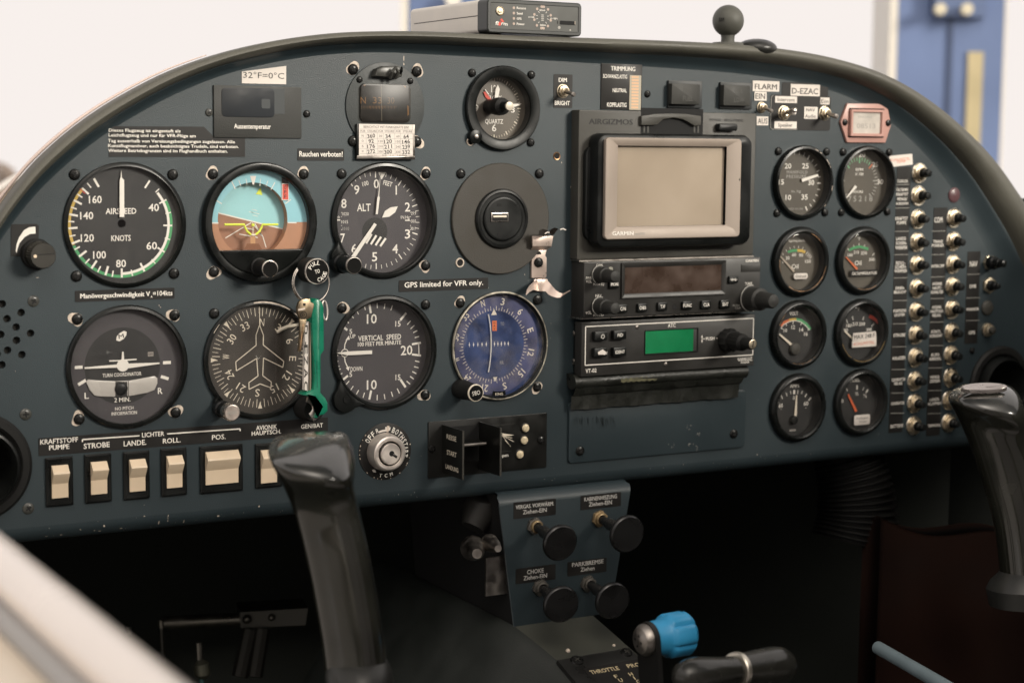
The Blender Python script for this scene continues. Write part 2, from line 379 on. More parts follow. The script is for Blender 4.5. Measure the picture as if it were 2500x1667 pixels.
# fixed ring: blue above, brown below
cb = at(B(438, 1140), 1.0); rb = at(B(658, 1140), 1.0)[0]-cb[0]
hz = at(B(438, 1160), 1.0)[1]
rg = MB(.9); no = 72
def ringpart(m, up):
    vs = []; fs = []
    for k in range(no+1):
        a = 2*pi*k/no; ri = (cb[0]+rb*sin(a), cb[1]+rb*cos(a)); ro = (cx+(rw+1)*sin(a), cz+(rw+1)*cos(a))
        cl = (lambda z: max(z, hz)) if up else (lambda z: min(z, hz))
        vs += [(ri[0], 1.0, cl(ri[1])), (ro[0], 1.0, cl(ro[1]))]
    rg.add(vs, [(2*k, 2*k+1, 2*k+3, 2*k+2) for k in range(no)], m)
ringpart(SKYB, True); ringpart(BRN, False)
rg.lathe(cb[0], cb[1], [(rb, 1.0), (rb+.3, 7.5)], BRN, 60)
for p, q, w in (((155, 1162), (218, 1162), 7), ((660, 1160), (716, 1160), 7)): rg.line(at(B(*p), .9), at(B(*q), .9), .8, WHT, .9)
for p, q, w in (((200, 1015), (240, 1040), 6), ((300, 892), (325, 945), 6), ((347, 888), (360, 925), 4), ((393, 880), (400, 917), 4), ((487, 880), (482, 925), 4), ((533, 893), (520, 930), 4), ((578, 903), (552, 950), 6), ((680, 1012), (643, 1040), 6)):
    rg.line(at(B(*p), .9), at(B(*q), .9), w*.1, WHT, .9)
rg.Pp(B, [(420, 862), (458, 862), (446, 912), (440, 920), (434, 912)], WHT, .88)
rg.build('horizon_ring', d.root)
bl = MB(7.9); Yb = 7.9; cb2 = cb; r2 = rb+1.5
h0, h1 = at(B(200, 1093), Yb), at(B(680, 1213), Yb); sl_ = (h1[1]-h0[1])/(h1[0]-h0[0]); up = [(cb[0]+r2*cos(a), cb[1]+r2*sin(a)) for a in [2*pi*k/80 for k in range(80)]]
line_z = lambda x: h0[1]+sl_*(x-h0[0])
bl.flat([(x, max(z, line_z(x))) for x, z in up], SKYB2, Yb)
bl.Lp(B, [(205, 1095), (660, 1208)], 8, WHT, 7.8)
for p, q in (((425, 1092), (478, 1105)), ((432, 1075), (465, 1083)), ((412, 1090), (440, 1096)), ((437, 1112), (470, 1120))): bl.Lp(B, [p, q], 3, WHT, 7.78)
for p in ([(262, 1258), (425, 1160)], [(432, 1160), (500, 1245), (522, 1318)], [(450, 1165), (495, 1245)], [(350, 1232), (470, 1255)], [(375, 1190), (445, 1205)]): bl.Lp(B, p, 6, WHT, 7.76)
bl.Pp(B, [(486, 933), (456, 978), (498, 984)], YEL, 7.7)
bl.build('horizon_ball', d.root)
sy = MB(); Ys = -1.2
for pl in ([(256, 1172), (383, 1172), (386, 1186), (400, 1215), (425, 1236)], [(598, 1172), (497, 1172), (494, 1186), (480, 1215), (455, 1236)]):
    P = [at(B(*q), Ys) for q in pl]; sy.tube([(x, Ys, z) for x, z in P], .75, YEL, 8)
c = at(B(438, 1175), Ys); sy.sphere((c[0], Ys, c[1]), 1.15, YEL, 12, 8)
P = [at(B(*q), Ys) for q in [(425, 1236), (440, 1240), (455, 1236)]]; sy.tube([(x, Ys, z) for x, z in P], .7, CRM, 8)
sy.Pp(B, [(422, 1235), (453, 1235), (453, 1297), (422, 1297)], mat('pedestal_tan', (.55, .30, .14), .5), Ys); sy.Pp(B, [(400, 1293), (475, 1293), (500, 1336), (378, 1336)], mat('pedestal_brown', (.22, .085, .035), .5), Ys-.1)
sy.Pp(B, [(436, 1180), (441, 1180), (441, 1236), (436, 1236)], CRM, Ys)
sy.build('aircraft_symbol', d.root)
fl = MB(); fl.slab([at(B(*q), .2) for q in [(622, 1017), (667, 1017), (667, 910), (622, 910)]], .8, .2, WHT)
fl.Pp(B, [(626, 1012), (663, 1012), (663, 914), (626, 914)], mat('flag_red', (.70, .10, .07), .5), .12)
for i, ch in enumerate('OFF'): fl.T(B, ch, 644, 935+i*29, 14, 21, INK, Y=.05, bold=.03)
fl.Pp(B, [(620, 868), (655, 885), (668, 910), (622, 910)], BLK, .3); fl.build('off_flag', d.root)
kn = MB(); ks = at(B(478, 1442), -5); kx_, kz_ = ks
kn.lathe(kx_, kz_, [(6.2, -5), (6.2, -6.5), (5.2, -7), (5.2, -22)], BLKM, 40); kn.lathe(kx_, kz_, [(5.3, -22.8), (5.7, -23.4), (5.5, -24), (4.95, -24.2)], STEEL, 40)
kn.lathe(kx_, kz_, [(5.0, -24.2), (4.9, -24.25), (.05, -24.25)], CAPB, 40)
kn.build('knob', d.root)
# caging knob
cc = at(B(848, 1470), -29); kn = MB(); kn.lathe(cc[0], cc[1], [(4, 0), (4, -12), (8.3, -14), (8.5, -28.2), (8.2, -29), (7.9, -29)], BLKM, 48)
kn.lathe(cc[0], cc[1], [(8.52, -27.6), (8.6, -28.6), (8.3, -29.1), (7.85, -29.12)], STEEL, 48); kn.flat(circ(cc[0], cc[1], 7.86, 48), CAPB, -29.05)
for st, a0, r_, da in (('PULL', -20, 5.4, 21), ('CAGE', 150, -5.2, -20)):
    for i, ch in enumerate(st):
        if st == 'PULL': a = -62+i*24; x, z = pol(cc[0], cc[1], a, 5.5); kn.text(ch, x, z, 1.9, 2.5, WHT, a, -29.15, .02)
        else: a = 197-i*22; x, z = pol(cc[0], cc[1], a-28, 5.5); kn.text(ch, x, z, 1.9, 2.5, WHT, a-28-180, -29.15, .02)
kn.text('TO', cc[0], cc[1], 3.4, 2.4, WHT, -12, -29.15, .02)
kn.build('caging_knob', d.root)
done(d, gy=-3)
# altimeter
def ear(cx, cz, ex, ez, r, m=BEZ, yf=-5.0, screw_=True):
    b = MB(); P = []
    dx, dz = ex-cx, ez-cz; l = hypot(dx, dz); a = atan2(dz, dx)
    P = [(ex+r*cos(a+t), ez+r*sin(a+t)) for t in [(-pi/2)+pi*k/16 for k in range(17)]]
    w_ = 1.45*r/38; P += [(cx+37.9*cos(a+t), cz+37.9*sin(a+t)) for t in (w_, w_*.5, 0, -w_*.5, -w_)]
    P = [P[i] for i in range(len(P))]
    b.slab(P, 0, yf, m, 1.0); return b
d = gauge('altimeter', 'black altimeter reading ALT with numerals 0 to 9 and three white hands', GX[2], .5, 39.4, 35.4, 7.5, face=DIALG, chips=(0, 8, 0, 9), skip=(2,), depth=2.8)
c0 = at(B(1222, 1146), d.Y)
for i in range(50):
    if i in (29, 31): pass
    a = i*7.2-.5; lg = i % 5 == 0
    d.tick(c0, a, 29.0 if lg else 30.4, 33.2, .75 if lg else .42, WHT)
for s_, x, y, w in (('0', 1225, 912, 34), ('1', 1352, 953, 8), ('2', 1424, 1060, 34), ('3', 1424, 1232, 34), ('4', 1345, 1327, 36), ('5', 1214, 1377, 34), ('6', 1083, 1325, 34), ('7', 1010, 1258, 30), ('8', 1018, 1038, 34), ('9', 1100, 950, 34)):
    d.T(B, s_, x, y, w, 56)
d.T(B, 'ALT', 1145, 1063, 86, 46); d.T(B, '100', 1155, 910, 40, 28, rot=-14); d.T(B, 'FEET', 1298, 910, 58, 28, rot=14)
d.T(B, 'IN.Hg', 1409, 1125, 56, 20, bold=0); d.T(B, 'mb', 978, 1123, 30, 16, bold=0)
for s_, x, y in (('1020', 1028, 1104), ('1015', 1023, 1155), ('29.9', 1462, 1100), ('30.0', 1462, 1150), ('30.1', 1458, 1197), ('1010', 1030, 1198)): d.T(B, s_, x, y, 42 if x < 1100 else 30, 20, GRYP if s_ == '1010' else WHT, bold=0)
d.Lp(B, [(962, 1143), (995, 1143)], 8); d.Lp(B, [(1408, 1145), (1438, 1145)], 7)
for y in (1095, 1122, 1150, 1178, 1205): d.Lp(B, [(1000, y), (1006, y)], 3); d.Lp(B, [(1440, y), (1446, y)], 3)
d.flat(circ(*at(B(1215, 1215), d.Y+.02), 9.5, 32), DIAL, d.Y+.02)
for k in range(4): d.Lp(B, [(1160+k*30, 1292+k*6), (1195+k*30, 1232+k*9)], 14, WHT)
d.Pp(B, [(1238, 838), (1288, 838), (1258, 886)], WHT)
needle(d, B, [(1053, 1392), (1085, 1345), (1212, 1162), (1228, 1172), (1108, 1355), (1092, 1378)], name='minute_hand')
needle(d, B, [(1262, 1128), (1280, 1086), (1318, 1062), (1362, 1056), (1345, 1094), (1308, 1122)], dy=1.0, name='hour_hand')
needle(d, B, [(1222, 1106), (1232, 1000), (1238, 988), (1252, 850), (1243, 988), (1247, 1000), (1234, 1106)], dy=2.2, name='thin_hand')
done(d)
e_ = at(B(975, 1385), 0); eb = ear(GX[2], .5, e_[0]+1.5, e_[1]+1, 7.2, yf=-4.2); eb.build('bezel_ear', d.root)
kn = MB(); kc = at(B(1000, 1420), -5); kn.lathe(kc[0], kc[1], [(6.6, 0), (6.6, -8), (5.6, -9), (5.6, -25)], BLK, 40); kn.lathe(kc[0], kc[1], [(5.65, -24), (5.9, -25.6), (5.5, -26.2), (5.1, -26.3)], STEELD, 40)
kn.flat(circ(kc[0], kc[1], 5.15, 40), CAPB, -26.35); kn.build('knob', d.root)
# USB blanking plate
root = thing('usb_charging_plate', 'matt black round blanking plate with a small metal socket in its middle', 'usb socket', (GX[3], 0, .6))
cx, cz = GX[3], .6
b = MB(); b.lathe(cx, cz, [(39, 0), (39, -1.6), (38.4, -2.2), (20.9, -2.2)], mat('plate_charcoal', (.038, .034, .027), .55, noise=.1, nscale=40, bump=.4, bscale=1300), 80); b.build('plate', root); b = MB(); b.lathe(cx, cz, [(21, -2.1), (21, -3.4), (20.2, -4.6), (18.8, -4.8), (18, -3.9), (15.8, -3.9), (15.4, -5.2), (14.6, -5.6), (.05, -5.6)], BLK, 64)
b.build('hub', root)
px_, pz_, pw, ph = box_px(C_, 648, 1357, 758, 1415, -5.6)
b = MB(); b.slab(rr(px_, pz_, pw, ph, .5), -5.5, -6.6, STEEL, .2); b.flat(rr(px_, pz_, pw-1.6, ph-1.6, .2), SLOT, -6.65); b.slab(rr(px_, pz_+.6, pw-3.2, 1.3, 0), -6.65, -6.72, CRM); b.build('socket', root)
b = MB()
for x, y in ((703, 1308), (704, 1496)): q = at(C_(x, y), -5.6); b.slab(rr(q[0], q[1], 3.6, 1.8, 0), -5.6, -5.75, SLOT)
for i, ch in enumerate('2M2'): b.T(C_, ch, 706, 1432+i*22, 12, 16, SLOT, rot=90, Y=-5.7)
b.build('latch_slots', root)
for dx, dz, ch in ((-31.45, 31.45, 0), (31.45, 31.45, 0)): screw(root, cx+dx, cz+dz, 3.5).rotation_euler.y = dx
nb = at(C_(493, 1568-70), 0)
q = at(H(450, 108), 0); b = MB(); b.lathe(q[0], q[1], [(3.4, -.1), (3.2, -.9), (2.5, -.9), (2.4, 3)], CHIPM, 20); b.flat(circ(q[0], q[1], 2.4, 20), SLOT, -.2); b.build('empty_screw_hole', root)
# turn coordinator
d = gauge('turn_coordinator', 'dark gauge with white aircraft silhouette and curved white slip tube', 0, -89.7, 39.4, 36.2, 3.5, face=DIALG, chips=(11, 12, 13, 14), depth=2.8)
c0 = at(F(783, 635), d.Y); d.arc(c0, 0, 360, 0, 24.5, DIAL, d.Y+.03, 60)
def rot_rect(d, v, x, y, w, h, a, m=WHT, Y=None):
    Y = d.Y if Y is None else Y; kx, kz = kpx(v, x, y, Y); c = at(v(x, y), Y); a = radians(a); W2, H2 = w*kx/2, h*kz/2
    d.flat([(c[0]+u*cos(a)+t*sin(a), c[1]-u*sin(a)+t*cos(a)) for u, t in ((-W2, -H2), (W2, -H2), (W2, H2), (-W2, H2))], m, Y)
rot_rect(d, F, 502, 644, 50, 20, 0); rot_rect(d, F, 1065, 614, 50, 20, 0); rot_rect(d, F, 523, 741, 56, 20, -28); rot_rect(d, F, 1051, 710, 52, 20, 20)
d.T(F, 'TURN COORDINATOR', 779, 690, 248, 22); d.T(F, 'L', 553, 825, 28, 38); d.T(F, 'R', 1022, 794, 30, 38); d.T(F, '2 MIN.', 781, 850, 104, 28); d.T(F, 'NO PITCH', 793, 905, 118, 20); d.T(F, 'INFORMATION', 793, 936, 162, 22)
d.Pp(F, [(741, 472), (745, 447), (765, 425), (790, 412), (808, 418), (806, 440), (788, 464), (762, 479)], WHT); d.T(F, 'M', 773, 446, 34, 26, INK, Y=d.Y-.05, rot=-10)
b = MB(d.Y-.1)
rot_rect(d, F, 961, 560, 36, 28, 0, mat('flag_grey', (.30, .27, .24), .6), d.Y-.03); d.T(F, 'OFF', 961, 560, 28, 12, INK, Y=d.Y-.06)
# aircraft
ac = MB(); Ya = d.Y-1.2
for P in ([(540, 644), (745, 626), (783, 618), (825, 620), (1018, 614), (1018, 622), (825, 650), (783, 652), (745, 646), (540, 654)], [(697, 600), (776, 597), (779, 545), (789, 545), (792, 594), (872, 590), (872, 597), (795, 604), (697, 608)]):
    ac.slab([at(F(*p), Ya) for p in reversed(P)], Ya+.4, Ya, WHT)
q = at(F(784, 632), Ya); ac.slab(circ(q[0], q[1], 3.9, 28), Ya+.3, Ya-.06, WHT); ac.build('aircraft_silhouette', d.root)
# slip tube
tb = MB(); Yt = d.Y-.3
top = [(548, 738), (560, 722), (640, 728), (740, 732), (830, 728), (940, 708), (985, 699), (1003, 712)]; bot = [(1003, 745), (985, 788), (940, 806), (830, 826), (740, 832), (640, 830), (602, 824), (570, 788)]
tb.slab([at(F(*p), Yt) for p in reversed(top+bot)], Yt+.3, Yt-.8, mat('slip_tube_white', (.55, .52, .48), .25, noise=.08, nscale=60), .5); tb.build('slip_tube', d.root)
bb = MB(); Yt -= .9; bb.slab([at(F(*p), Yt) for p in [(736, 830), (812, 830), (812, 735), (736, 735)]], Yt+.3, Yt, mat('tube_band', (.035, .034, .032), .4)); q = at(F(776, 782), Yt-1); bb.sphere((q[0], Yt-.2, q[1]), (4.2, 1.6, 4.2), BLK, 24, 14)
bb.Lp(F, [(819, 727), (819, 828)], 4, INK, Yt); bb.build('slip_ball', d.root)
done(d, gy=-1.6)
# heading indicator
d = gauge('heading_indicator', 'black compass gauge with cream aircraft outline, letters N E S W and a worn rim', GX[1], -89.6, 39.4, 36.2, 3, face=DIALD, chips=(0, 0, 0, 0), skip=(1, 2, 3), depth=2.8)
c0 = at(G(481, 713), d.Y)
for i in range(72):
    a = 4.2+i*5; d.tick(c0, a, 27.6 if i % 2 == 0 else 29.2, 33.2, .42 if i % 2 == 0 else .3, CRM)
for i, s_ in enumerate(('N', '3', '6', 'E', '12', '15', 'S', '21', '24', 'W', '30', '33')):
    a = 4.5+30*i; x, z = pol(*c0, a, 23.4); d.text(s_, x, z, 3.1 if len(s_) == 1 else 5.8, 4.9, CRM, a, None, .0)
for i in range(8):
    if i == 0: d.tick(c0, 0, 21, 34, .35, CRM); continue
    a = 45*i; p, q = pol(*c0, a-2.6, 33.9), pol(*c0, a+2.6, 33.9); d.flat([p, q, pol(*c0, a, 29.5)], CRM, d.Y-.06)
pl = [(480, 505), (457, 570), (458, 635), (328, 740), (332, 797), (462, 718), (470, 830), (412, 872), (413, 915), (483, 880), (553, 905), (555, 868), (500, 828), (505, 715), (628, 775), (635, 737), (503, 632), (505, 570), (480, 505)]
for j in range(len(pl)-1): d.Lp(G, [pl[j], pl[j+1]], 6, CRM, d.Y-.5-.01*j)
d.Lp(G, [(480, 505), (480, 395)], 5, CRM, d.Y-.5)
d.Lp(G, [(457, 700), (470, 722), (482, 712)], 4, GRYP, d.Y-.4)
bug = MB(); Yb = d.Y-1; bug.tube([(x, Yb, z) for x, z in [at(G(*q), Yb) for q in [(590, 552), (620, 532), (660, 515), (712, 505), (735, 500)]]], [1.1, 1.3, 1.2, 1.2, 1.2], CRM, 8); bug.build('heading_bug', d.root)
wr = MB(); cx, cz = d.c
wr.arc((cx, cz), -8, 32, 37.5, 38.3, CHIPM, -3.18, 20); wr.arc((cx, cz), 38, 52, 37.6, 38.1, CHIPM, -3.18, 8); wr.arc((cx, cz), -60, -50, 37.8, 38.1, CHIPM, -3.18, 6); wr.build('rim_wear', d.root)
e_ = at(G(215, 1010), 0); eb = ear(cx, cz, e_[0]+1.5, e_[1]+1, 5.4, yf=-4.2); eb.build('bezel_ear', d.root)
kn = MB(); kc = at(G(240, 1040), -6); kn.lathe(kc[0], kc[1], [(5.6, -2), (5.6, -8), (4.6, -9), (4.6, -22)], BLK, 36); kn.lathe(kc[0], kc[1], [(4.7, -17), (5.4, -17.4), (5.6, -24), (5.2, -24.8), (4.7, -24.9)], STEEL, 40)
kn.flat(circ(kc[0], kc[1], 4.75, 36), mat('worn_push_cap', (.42, .36, .32), .45, .3, noise=.2, nscale=300), -24.85); kn.text('PUSH', kc[0], kc[1], 5.5, 2.2, GRYP, -8, -24.95, .02); kn.build('push_knob', d.root)
done(d)
# vertical speed
d = gauge('vertical_speed_indicator', 'black gauge reading VERTICAL SPEED with white needle lying flat to the left', GX[2], -89.4, 39.4, 35.4, 7.5, face=DIALG, chips=(15, 0, 0, 17), skip=(2,), depth=2.8)
c0 = at(G(1229, 676), d.Y)
c0 = (c0[0], c0[1])
def vs_ticks(pairs, w):
    for x, y, x2, y2 in pairs: d.Lp(G, [(x, y), (x2, y2)], w)
vs_ticks([(1180, 370, 1190, 430), (1416, 428, 1378, 474), (1006, 512, 1040, 538), (1004, 860, 1044, 828), (1192, 922, 1180, 980), (1378, 852, 1412, 902)], 14)
vs_ticks([(1230, 365, 1231, 398), (1280, 370, 1275, 402), (1328, 380, 1317, 412), (1444, 478, 1422, 503), (1468, 507, 1443, 530), (1486, 541, 1460, 554), (1498, 578, 1470, 586), (1500, 740, 1472, 734), (1494, 778, 1466, 770), (1480, 815, 1455, 802), (1464, 850, 1440, 832), (1440, 882, 1418, 862),
          (1148, 378, 1155, 410), (1098, 410, 1112, 438), (1062, 438, 1080, 462), (1032, 472, 1050, 494), (976, 552, 1002, 562), (965, 592, 990, 600), (958, 628, 982, 634), (956, 660, 980, 664), (956, 700, 982, 698), (957, 740, 982, 736), (962, 772, 990, 768), (972, 792, 998, 785), (986, 826, 1008, 812), (1030, 886, 1052, 862), (1060, 920, 1078, 894), (1098, 946, 1112, 920), (1140, 968, 1150, 936), (1230, 985, 1231, 950), (1280, 978, 1275, 945), (1330, 962, 1320, 930), (1372, 940, 1358, 910)], 6)
vs_ticks([(1452, 628, 1510, 618), (1452, 692, 1510, 700)], 12); vs_ticks([(1495, 622, 1497, 698)], 7)
for s_, x, y, w, h in (('10', 1196, 466, 64, 58), ('10', 1196, 886, 64, 58), ('20', 1418, 666, 74, 58), ('15', 1363, 497, 34, 34), ('15', 1363, 838, 32, 34), ('5', 1062, 547, 18, 30), ('5', 1062, 820, 18, 30), ('VERTICAL  SPEED', 1247, 585, 274, 32), ('100 FEET PER MINUTE', 1246, 622, 276, 26), ('UP', 1075, 577, 34, 24), ('DOWN', 1098, 785, 76, 28)):
    d.T(G, s_, x, y, w, h)
for P in ([(1022, 655), (1024, 630), (1038, 595)], [(1022, 710), (1026, 740), (1042, 775)]): d.Lp(G, P, 7)
d.Pp(G, [(1028, 602), (1056, 598), (1050, 572)], WHT); d.Pp(G, [(1030, 778), (1056, 768), (1048, 798)], WHT)
kx, kz = kpx(G, 1025, 683, d.Y); d.arc(at(G(1024, 684), d.Y), 0, 360, 2.3, 2.9, WHT, None, 24)
needle(d, G, [(960, 684), (1010, 678), (1042, 674), (1198, 667), (1198, 690), (1042, 698), (1010, 692)])
done(d); cx, cz = d.c
e_ = at(G(1010, 985), 0); eb = ear(cx, cz, e_[0]+1, e_[1]+1, 9.2, yf=-4.2); q = (e_[0]+1, e_[1]+1); eb.lathe(q[0], q[1], [(2.6, -4.2), (2.5, -4.7), (.05, -4.7)], BEZ, 20); eb.line((q[0]-1.9, q[1]-1.1), (q[0]+1.9, q[1]+1.1), .5, SLOT, -4.76); eb.build('bezel_ear', d.root)
# course deviation
d = gauge('course_deviation_indicator', 'blue tinted compass gauge with silver rim and curved white needle', GX[3], -89.2, 38.6, 35.9, 2.2, face=mat('deep_blue_dial', (.022, .042, .125), .4, noise=.5, nscale=70), chips=(18, 0, 0, 19), skip=(2,), prof=[(38.6, 0), (38.6, -2.2), (38.2, -3.0), (37.4, -3.2), (36.7, -2.4), (36.2, -1.7), (35.9, -1.1)])
c0 = at(H(668, 632), d.Y); cx, cz = d.c
d.arc(c0, 0, 360, 24.3, 36, mat('card_blue', (.065, .070, .150), .45, noise=.4, nscale=60), d.Y+.04, 72)
for i in range(72): a = 4+5*i; d.tick(c0, a-20, 24.6, 27.6 if i % 2 == 0 else 26.2, .36, CRM)
for i, s_ in enumerate(('N', '3', '6', 'E', '12', '15', 'S', '21', '24', 'W', '30', '33')):
    a = -17+30*i; x, z = pol(*c0, a, 31.2); d.text(s_, x, z, 3.0 if len(s_) == 1 else 5.0, 4.8, CRM, a, None, .01)
d.Pp(H, [(651, 442), (688, 440), (669, 402)], CRM); d.Pp(H, [(662, 838), (690, 836), (677, 866)], CRM)
for i in range(5):
    for sx in (-1, 1):
        x = 655+sx*(25+i*26 if sx > 0 else 36+i*27) if False else (672+i*22 if sx > 0 else 620-i*27)
        y = 627-(x-640)*.03; d.Lp(H, [(x, y-14), (x, y+14)], 3); d.flat(circ(*at(H(x, y), d.Y-.02), .55, 8), WHT, d.Y-.02)
d.T(H, 'TO', 722, 497, 24, 20, GRYP, bold=0); d.T(H, 'FR', 719, 745, 24, 20, GRYP, bold=0)
d.Pp(H, [(658, 478), (687, 478), (687, 543), (658, 543)], ORG)
for i, ch in enumerate('NAV'): d.T(H, ch, 672, 491+i*20, 10, 12, INK, Y=d.Y-.05)
nd = MB(); Yn = d.Y-1.2; P = [at(H(*q), Yn) for q in [(633, 436), (644, 500), (650, 570), (651, 640), (647, 710), (640, 770), (633, 806)]]; nd.tube([(x, Yn, z) for x, z in P], .42, WHT, 8); nd.build('needle', d.root)
d.root['label'] = 'blue tinted compass gauge with silver rim and curved white needle'
done(d, gm=glass('hazy_glass', (.97, .98, 1), .05, 2.2)); cx, cz = d.c
r_ = MB(); r_.lathe(cx, cz, [(38.75, -2.0), (38.5, -3.1), (38.0, -3.35), (37.5, -3.3)], mat('worn_silver', (.50, .46, .38), .4, .8, noise=.5, nscale=150), 80)
r_.arc((cx, cz), 172, 190, 32.5, 35.6, BEZ, -1.75, 8); r_.text('KING', cx-.6, cz-34.3, 6.2, 1.7, CRM, 0, -1.9, 0); r_.build('rim', d.root)
kn = MB(); kc = at(H(485, 920), -8); kn.lathe(kc[0], kc[1], [(6.8, 0), (6.8, -9), (6.2, -10), (6.2, -23)], BLKM, 24); kn.lathe(kc[0], kc[1], [(6.1, -23), (5.9, -24), (5.4, -24.2)], CRM, 40); kn.flat(circ(kc[0], kc[1], 5.45, 40), BLK, -24.15); kn.text('OBS', kc[0], kc[1], 6.2, 3.0, WHT, 172, -24.25, 0); kn.build('knob', d.root)
# clock
d = gauge('panel_clock', 'small round quartz clock with red hand, white hands and a protruding centre knob', 270.2, 77.6, 29.3, 21.6, 6, face=mat('clock_dial_glare', (.12, .105, .085), .5, noise=.2, nscale=30), sq=23.65, chips=(0, 0, 0, 0), skip=(2,), cat='clock', scr=3.0, depth=4.2,  # dial colour raised in place of bright sky mirrored in the clock glass
          prof=[(29.3, 0), (29.3, -3.4), (28.6, -4.2), (23.4, -4.2), (22.2, -3.6), (21.6, -2.6)])
c0 = at(C_(671, 690), d.Y)
for i in range(60):
    d.tick(c0, 6*i, 18.6 if i % 5 == 0 else 19.4, 21.4 if i % 5 == 0 else 21.0, .7 if i % 5 == 0 else .28, CRM)
d.T(C_, '12', 668, 568, 34, 44); d.T(C_, '3', 790, 702, 24, 34); d.T(C_, '6', 670, 817, 28, 44); d.T(C_, '9', 556, 692, 30, 44); d.T(C_, 'CLOCK', 672, 625, 96, 26); d.T(C_, 'QUARTZ', 670, 776, 116, 28)
needle(d, C_, [(672, 640), (680, 570), (694, 542), (706, 570), (694, 640)], name='hour_hand'); needle(d, C_, [(748, 678), (790, 664), (846, 663), (812, 680), (752, 694)], name='minute_hand')
needle(d, C_, [(664, 662), (615, 622), (602, 590), (612, 585), (640, 620), (672, 652)], RED, 1.0, 'red_hand'); needle(d, C_, [(610, 572), (616, 572), (640, 605), (632, 605)], WHT, 1.2, 'alarm_hand')
done(d)
kn = MB(); kc = at(C_(648, 682), 3); kn.lathe(kc[0], kc[1], [(5.2, 5), (5.2, -3), (6.0, -5), (6.3, -9), (5.9, -14), (3.3, -15.5)], BLKM, 36); kn.lathe(kc[0], kc[1], [(3.2, -15), (3.2, -22.6), (3.0, -23.3)], BLK, 30); kn.lathe(kc[0], kc[1], [(3.1, -23.0), (2.9, -24.2), (.05, -24.3)], mat('cream_cap', (.50, .45, .37), .4, .3), 30); kn.build('centre_knob', d.root)
q = at(C_(550, 872), -3); b = MB(); b.slab(circ(q[0], q[1], 4.9, 28), 0, -4.4, BEZ, .6); b.lathe(q[0], q[1], [(1.7, -4.4), (1.6, -5.2), (.1, -5.4)], STEELD, 16); b.build('set_button', d.root)
q = at(C_(517, 905), 0); b = MB(); b.lathe(q[0], q[1], [(3.0, -.1), (2.8, -.7), (2.2, -.7), (2.0, 2)], CHIPM, 18); b.flat(circ(q[0], q[1], 2.2, 18), SLOT, -.2); b.build('empty_screw_hole', d.root)
# magnetic compass
cx, cz = 180.3, 77.4
root = thing('magnetic_compass', 'round flange with square window showing orange N 33 30 and a lamp clip on top', 'compass', (cx, 0, cz))
b = MB(); b.slab(circ(cx, cz, 29.2, 64), 0, -1.2, mat('compass_flange', (.040, .046, .046), .5, noise=.1, nscale=30, bump=.4, bscale=1300), .3)
wx, wz, ww, wh = box_px(B, 1118, 277, 1437, 520, -1.2)
b.build('flange', root)
b = MB(); b.slab(rr(wx, wz, ww, wh, 3.5, 8), -1.2, -1.9, SLOT, .3); b.Y = -2.1
b.T(B, 'N', 1141, 380, 34, 42, mat('compass_orange', (.42, .22, .07), .6), bold=0, Y=-2.05); co = MATS['compass_orange']
b.T(B, '33', 1232, 380, 58, 40, co, bold=0, Y=-2.05); b.T(B, '30', 1318, 382, 44, 42, mat('compass_orange_dim', (.20, .12, .05), .6), bold=0, Y=-2.05)
for i in range(24): b.Lp(B, [(1132+i*9.5, 415), (1132+i*9.5, 430 if i % 2 else 436)], 3, co if 4 < i < 16 else MATS['compass_orange_dim'], -2.05)
b.Lp(B, [(1256, 288), (1260, 512)], 3, GRYP, -2.2)
b.Pp(B, [(1395, 285), (1415, 292), (1410, 302)], co, -2.1); b.Pp(B, [(1423, 410), (1431, 420), (1433, 470), (1424, 480)], co, -2.1); b.Pp(B, [(1140, 283), (1160, 280), (1150, 290)], co, -2.1)
b.build('compass_card', root)
g = MB(); g.slab(rr(wx, wz, ww, wh, 3.5, 8), -2.3, -3.4, glass('compass_glass', (.6, .56, .5), .35, .6), .4); g.build('glass', root)
for dx, dz, chp in ((-23.65, 23.65, 21), (23.65, 23.65, 22), (-23.65, -23.65, 0), (23.65, -23.65, 23)): screw(root, cx+dx, cz+dz, 3.7, 0, chp, h=2.2)
for p in ((1117, 248), (1441, 257)): q = at(B(*p), -1.2); screw(root, q[0], q[1], 2.2, -1.2, 0, h=1.2)
b = MB(); lx, lz, lw, lh = box_px(B, 1205, 160, 1388, 238, -5)
CLIP = mat('grey_clip', (.060, .060, .054), .3, noise=.2, nscale=80)
b.slab([(lx-lw/2, lz-lh*.4), (lx+lw*.3, lz-lh*.5), (lx+lw*.48, lz-lh*.35), (lx+lw/2, lz+lh*.2), (lx+lw*.35, lz+lh*.5), (lx-lw*.2, lz+lh*.45), (lx-lw*.42, lz+lh*.2)], -1.2, -7.5, CLIP, 1.6)
b.tube([(lx+1, -7, lz-lh*.5), (lx+.6, -11, lz), (lx+2.6, -12, lz+2.8), (lx+5, -11, lz), (lx+5, -7, lz-lh*.5)], 1.2, CLIP, 8)
b.tube([(lx+8.5, -6, lz-2), (lx+8.5, -9, lz+1), (lx+10, -6, lz+3)], .9, BLK, 8); b.build('lamp_clip', root)
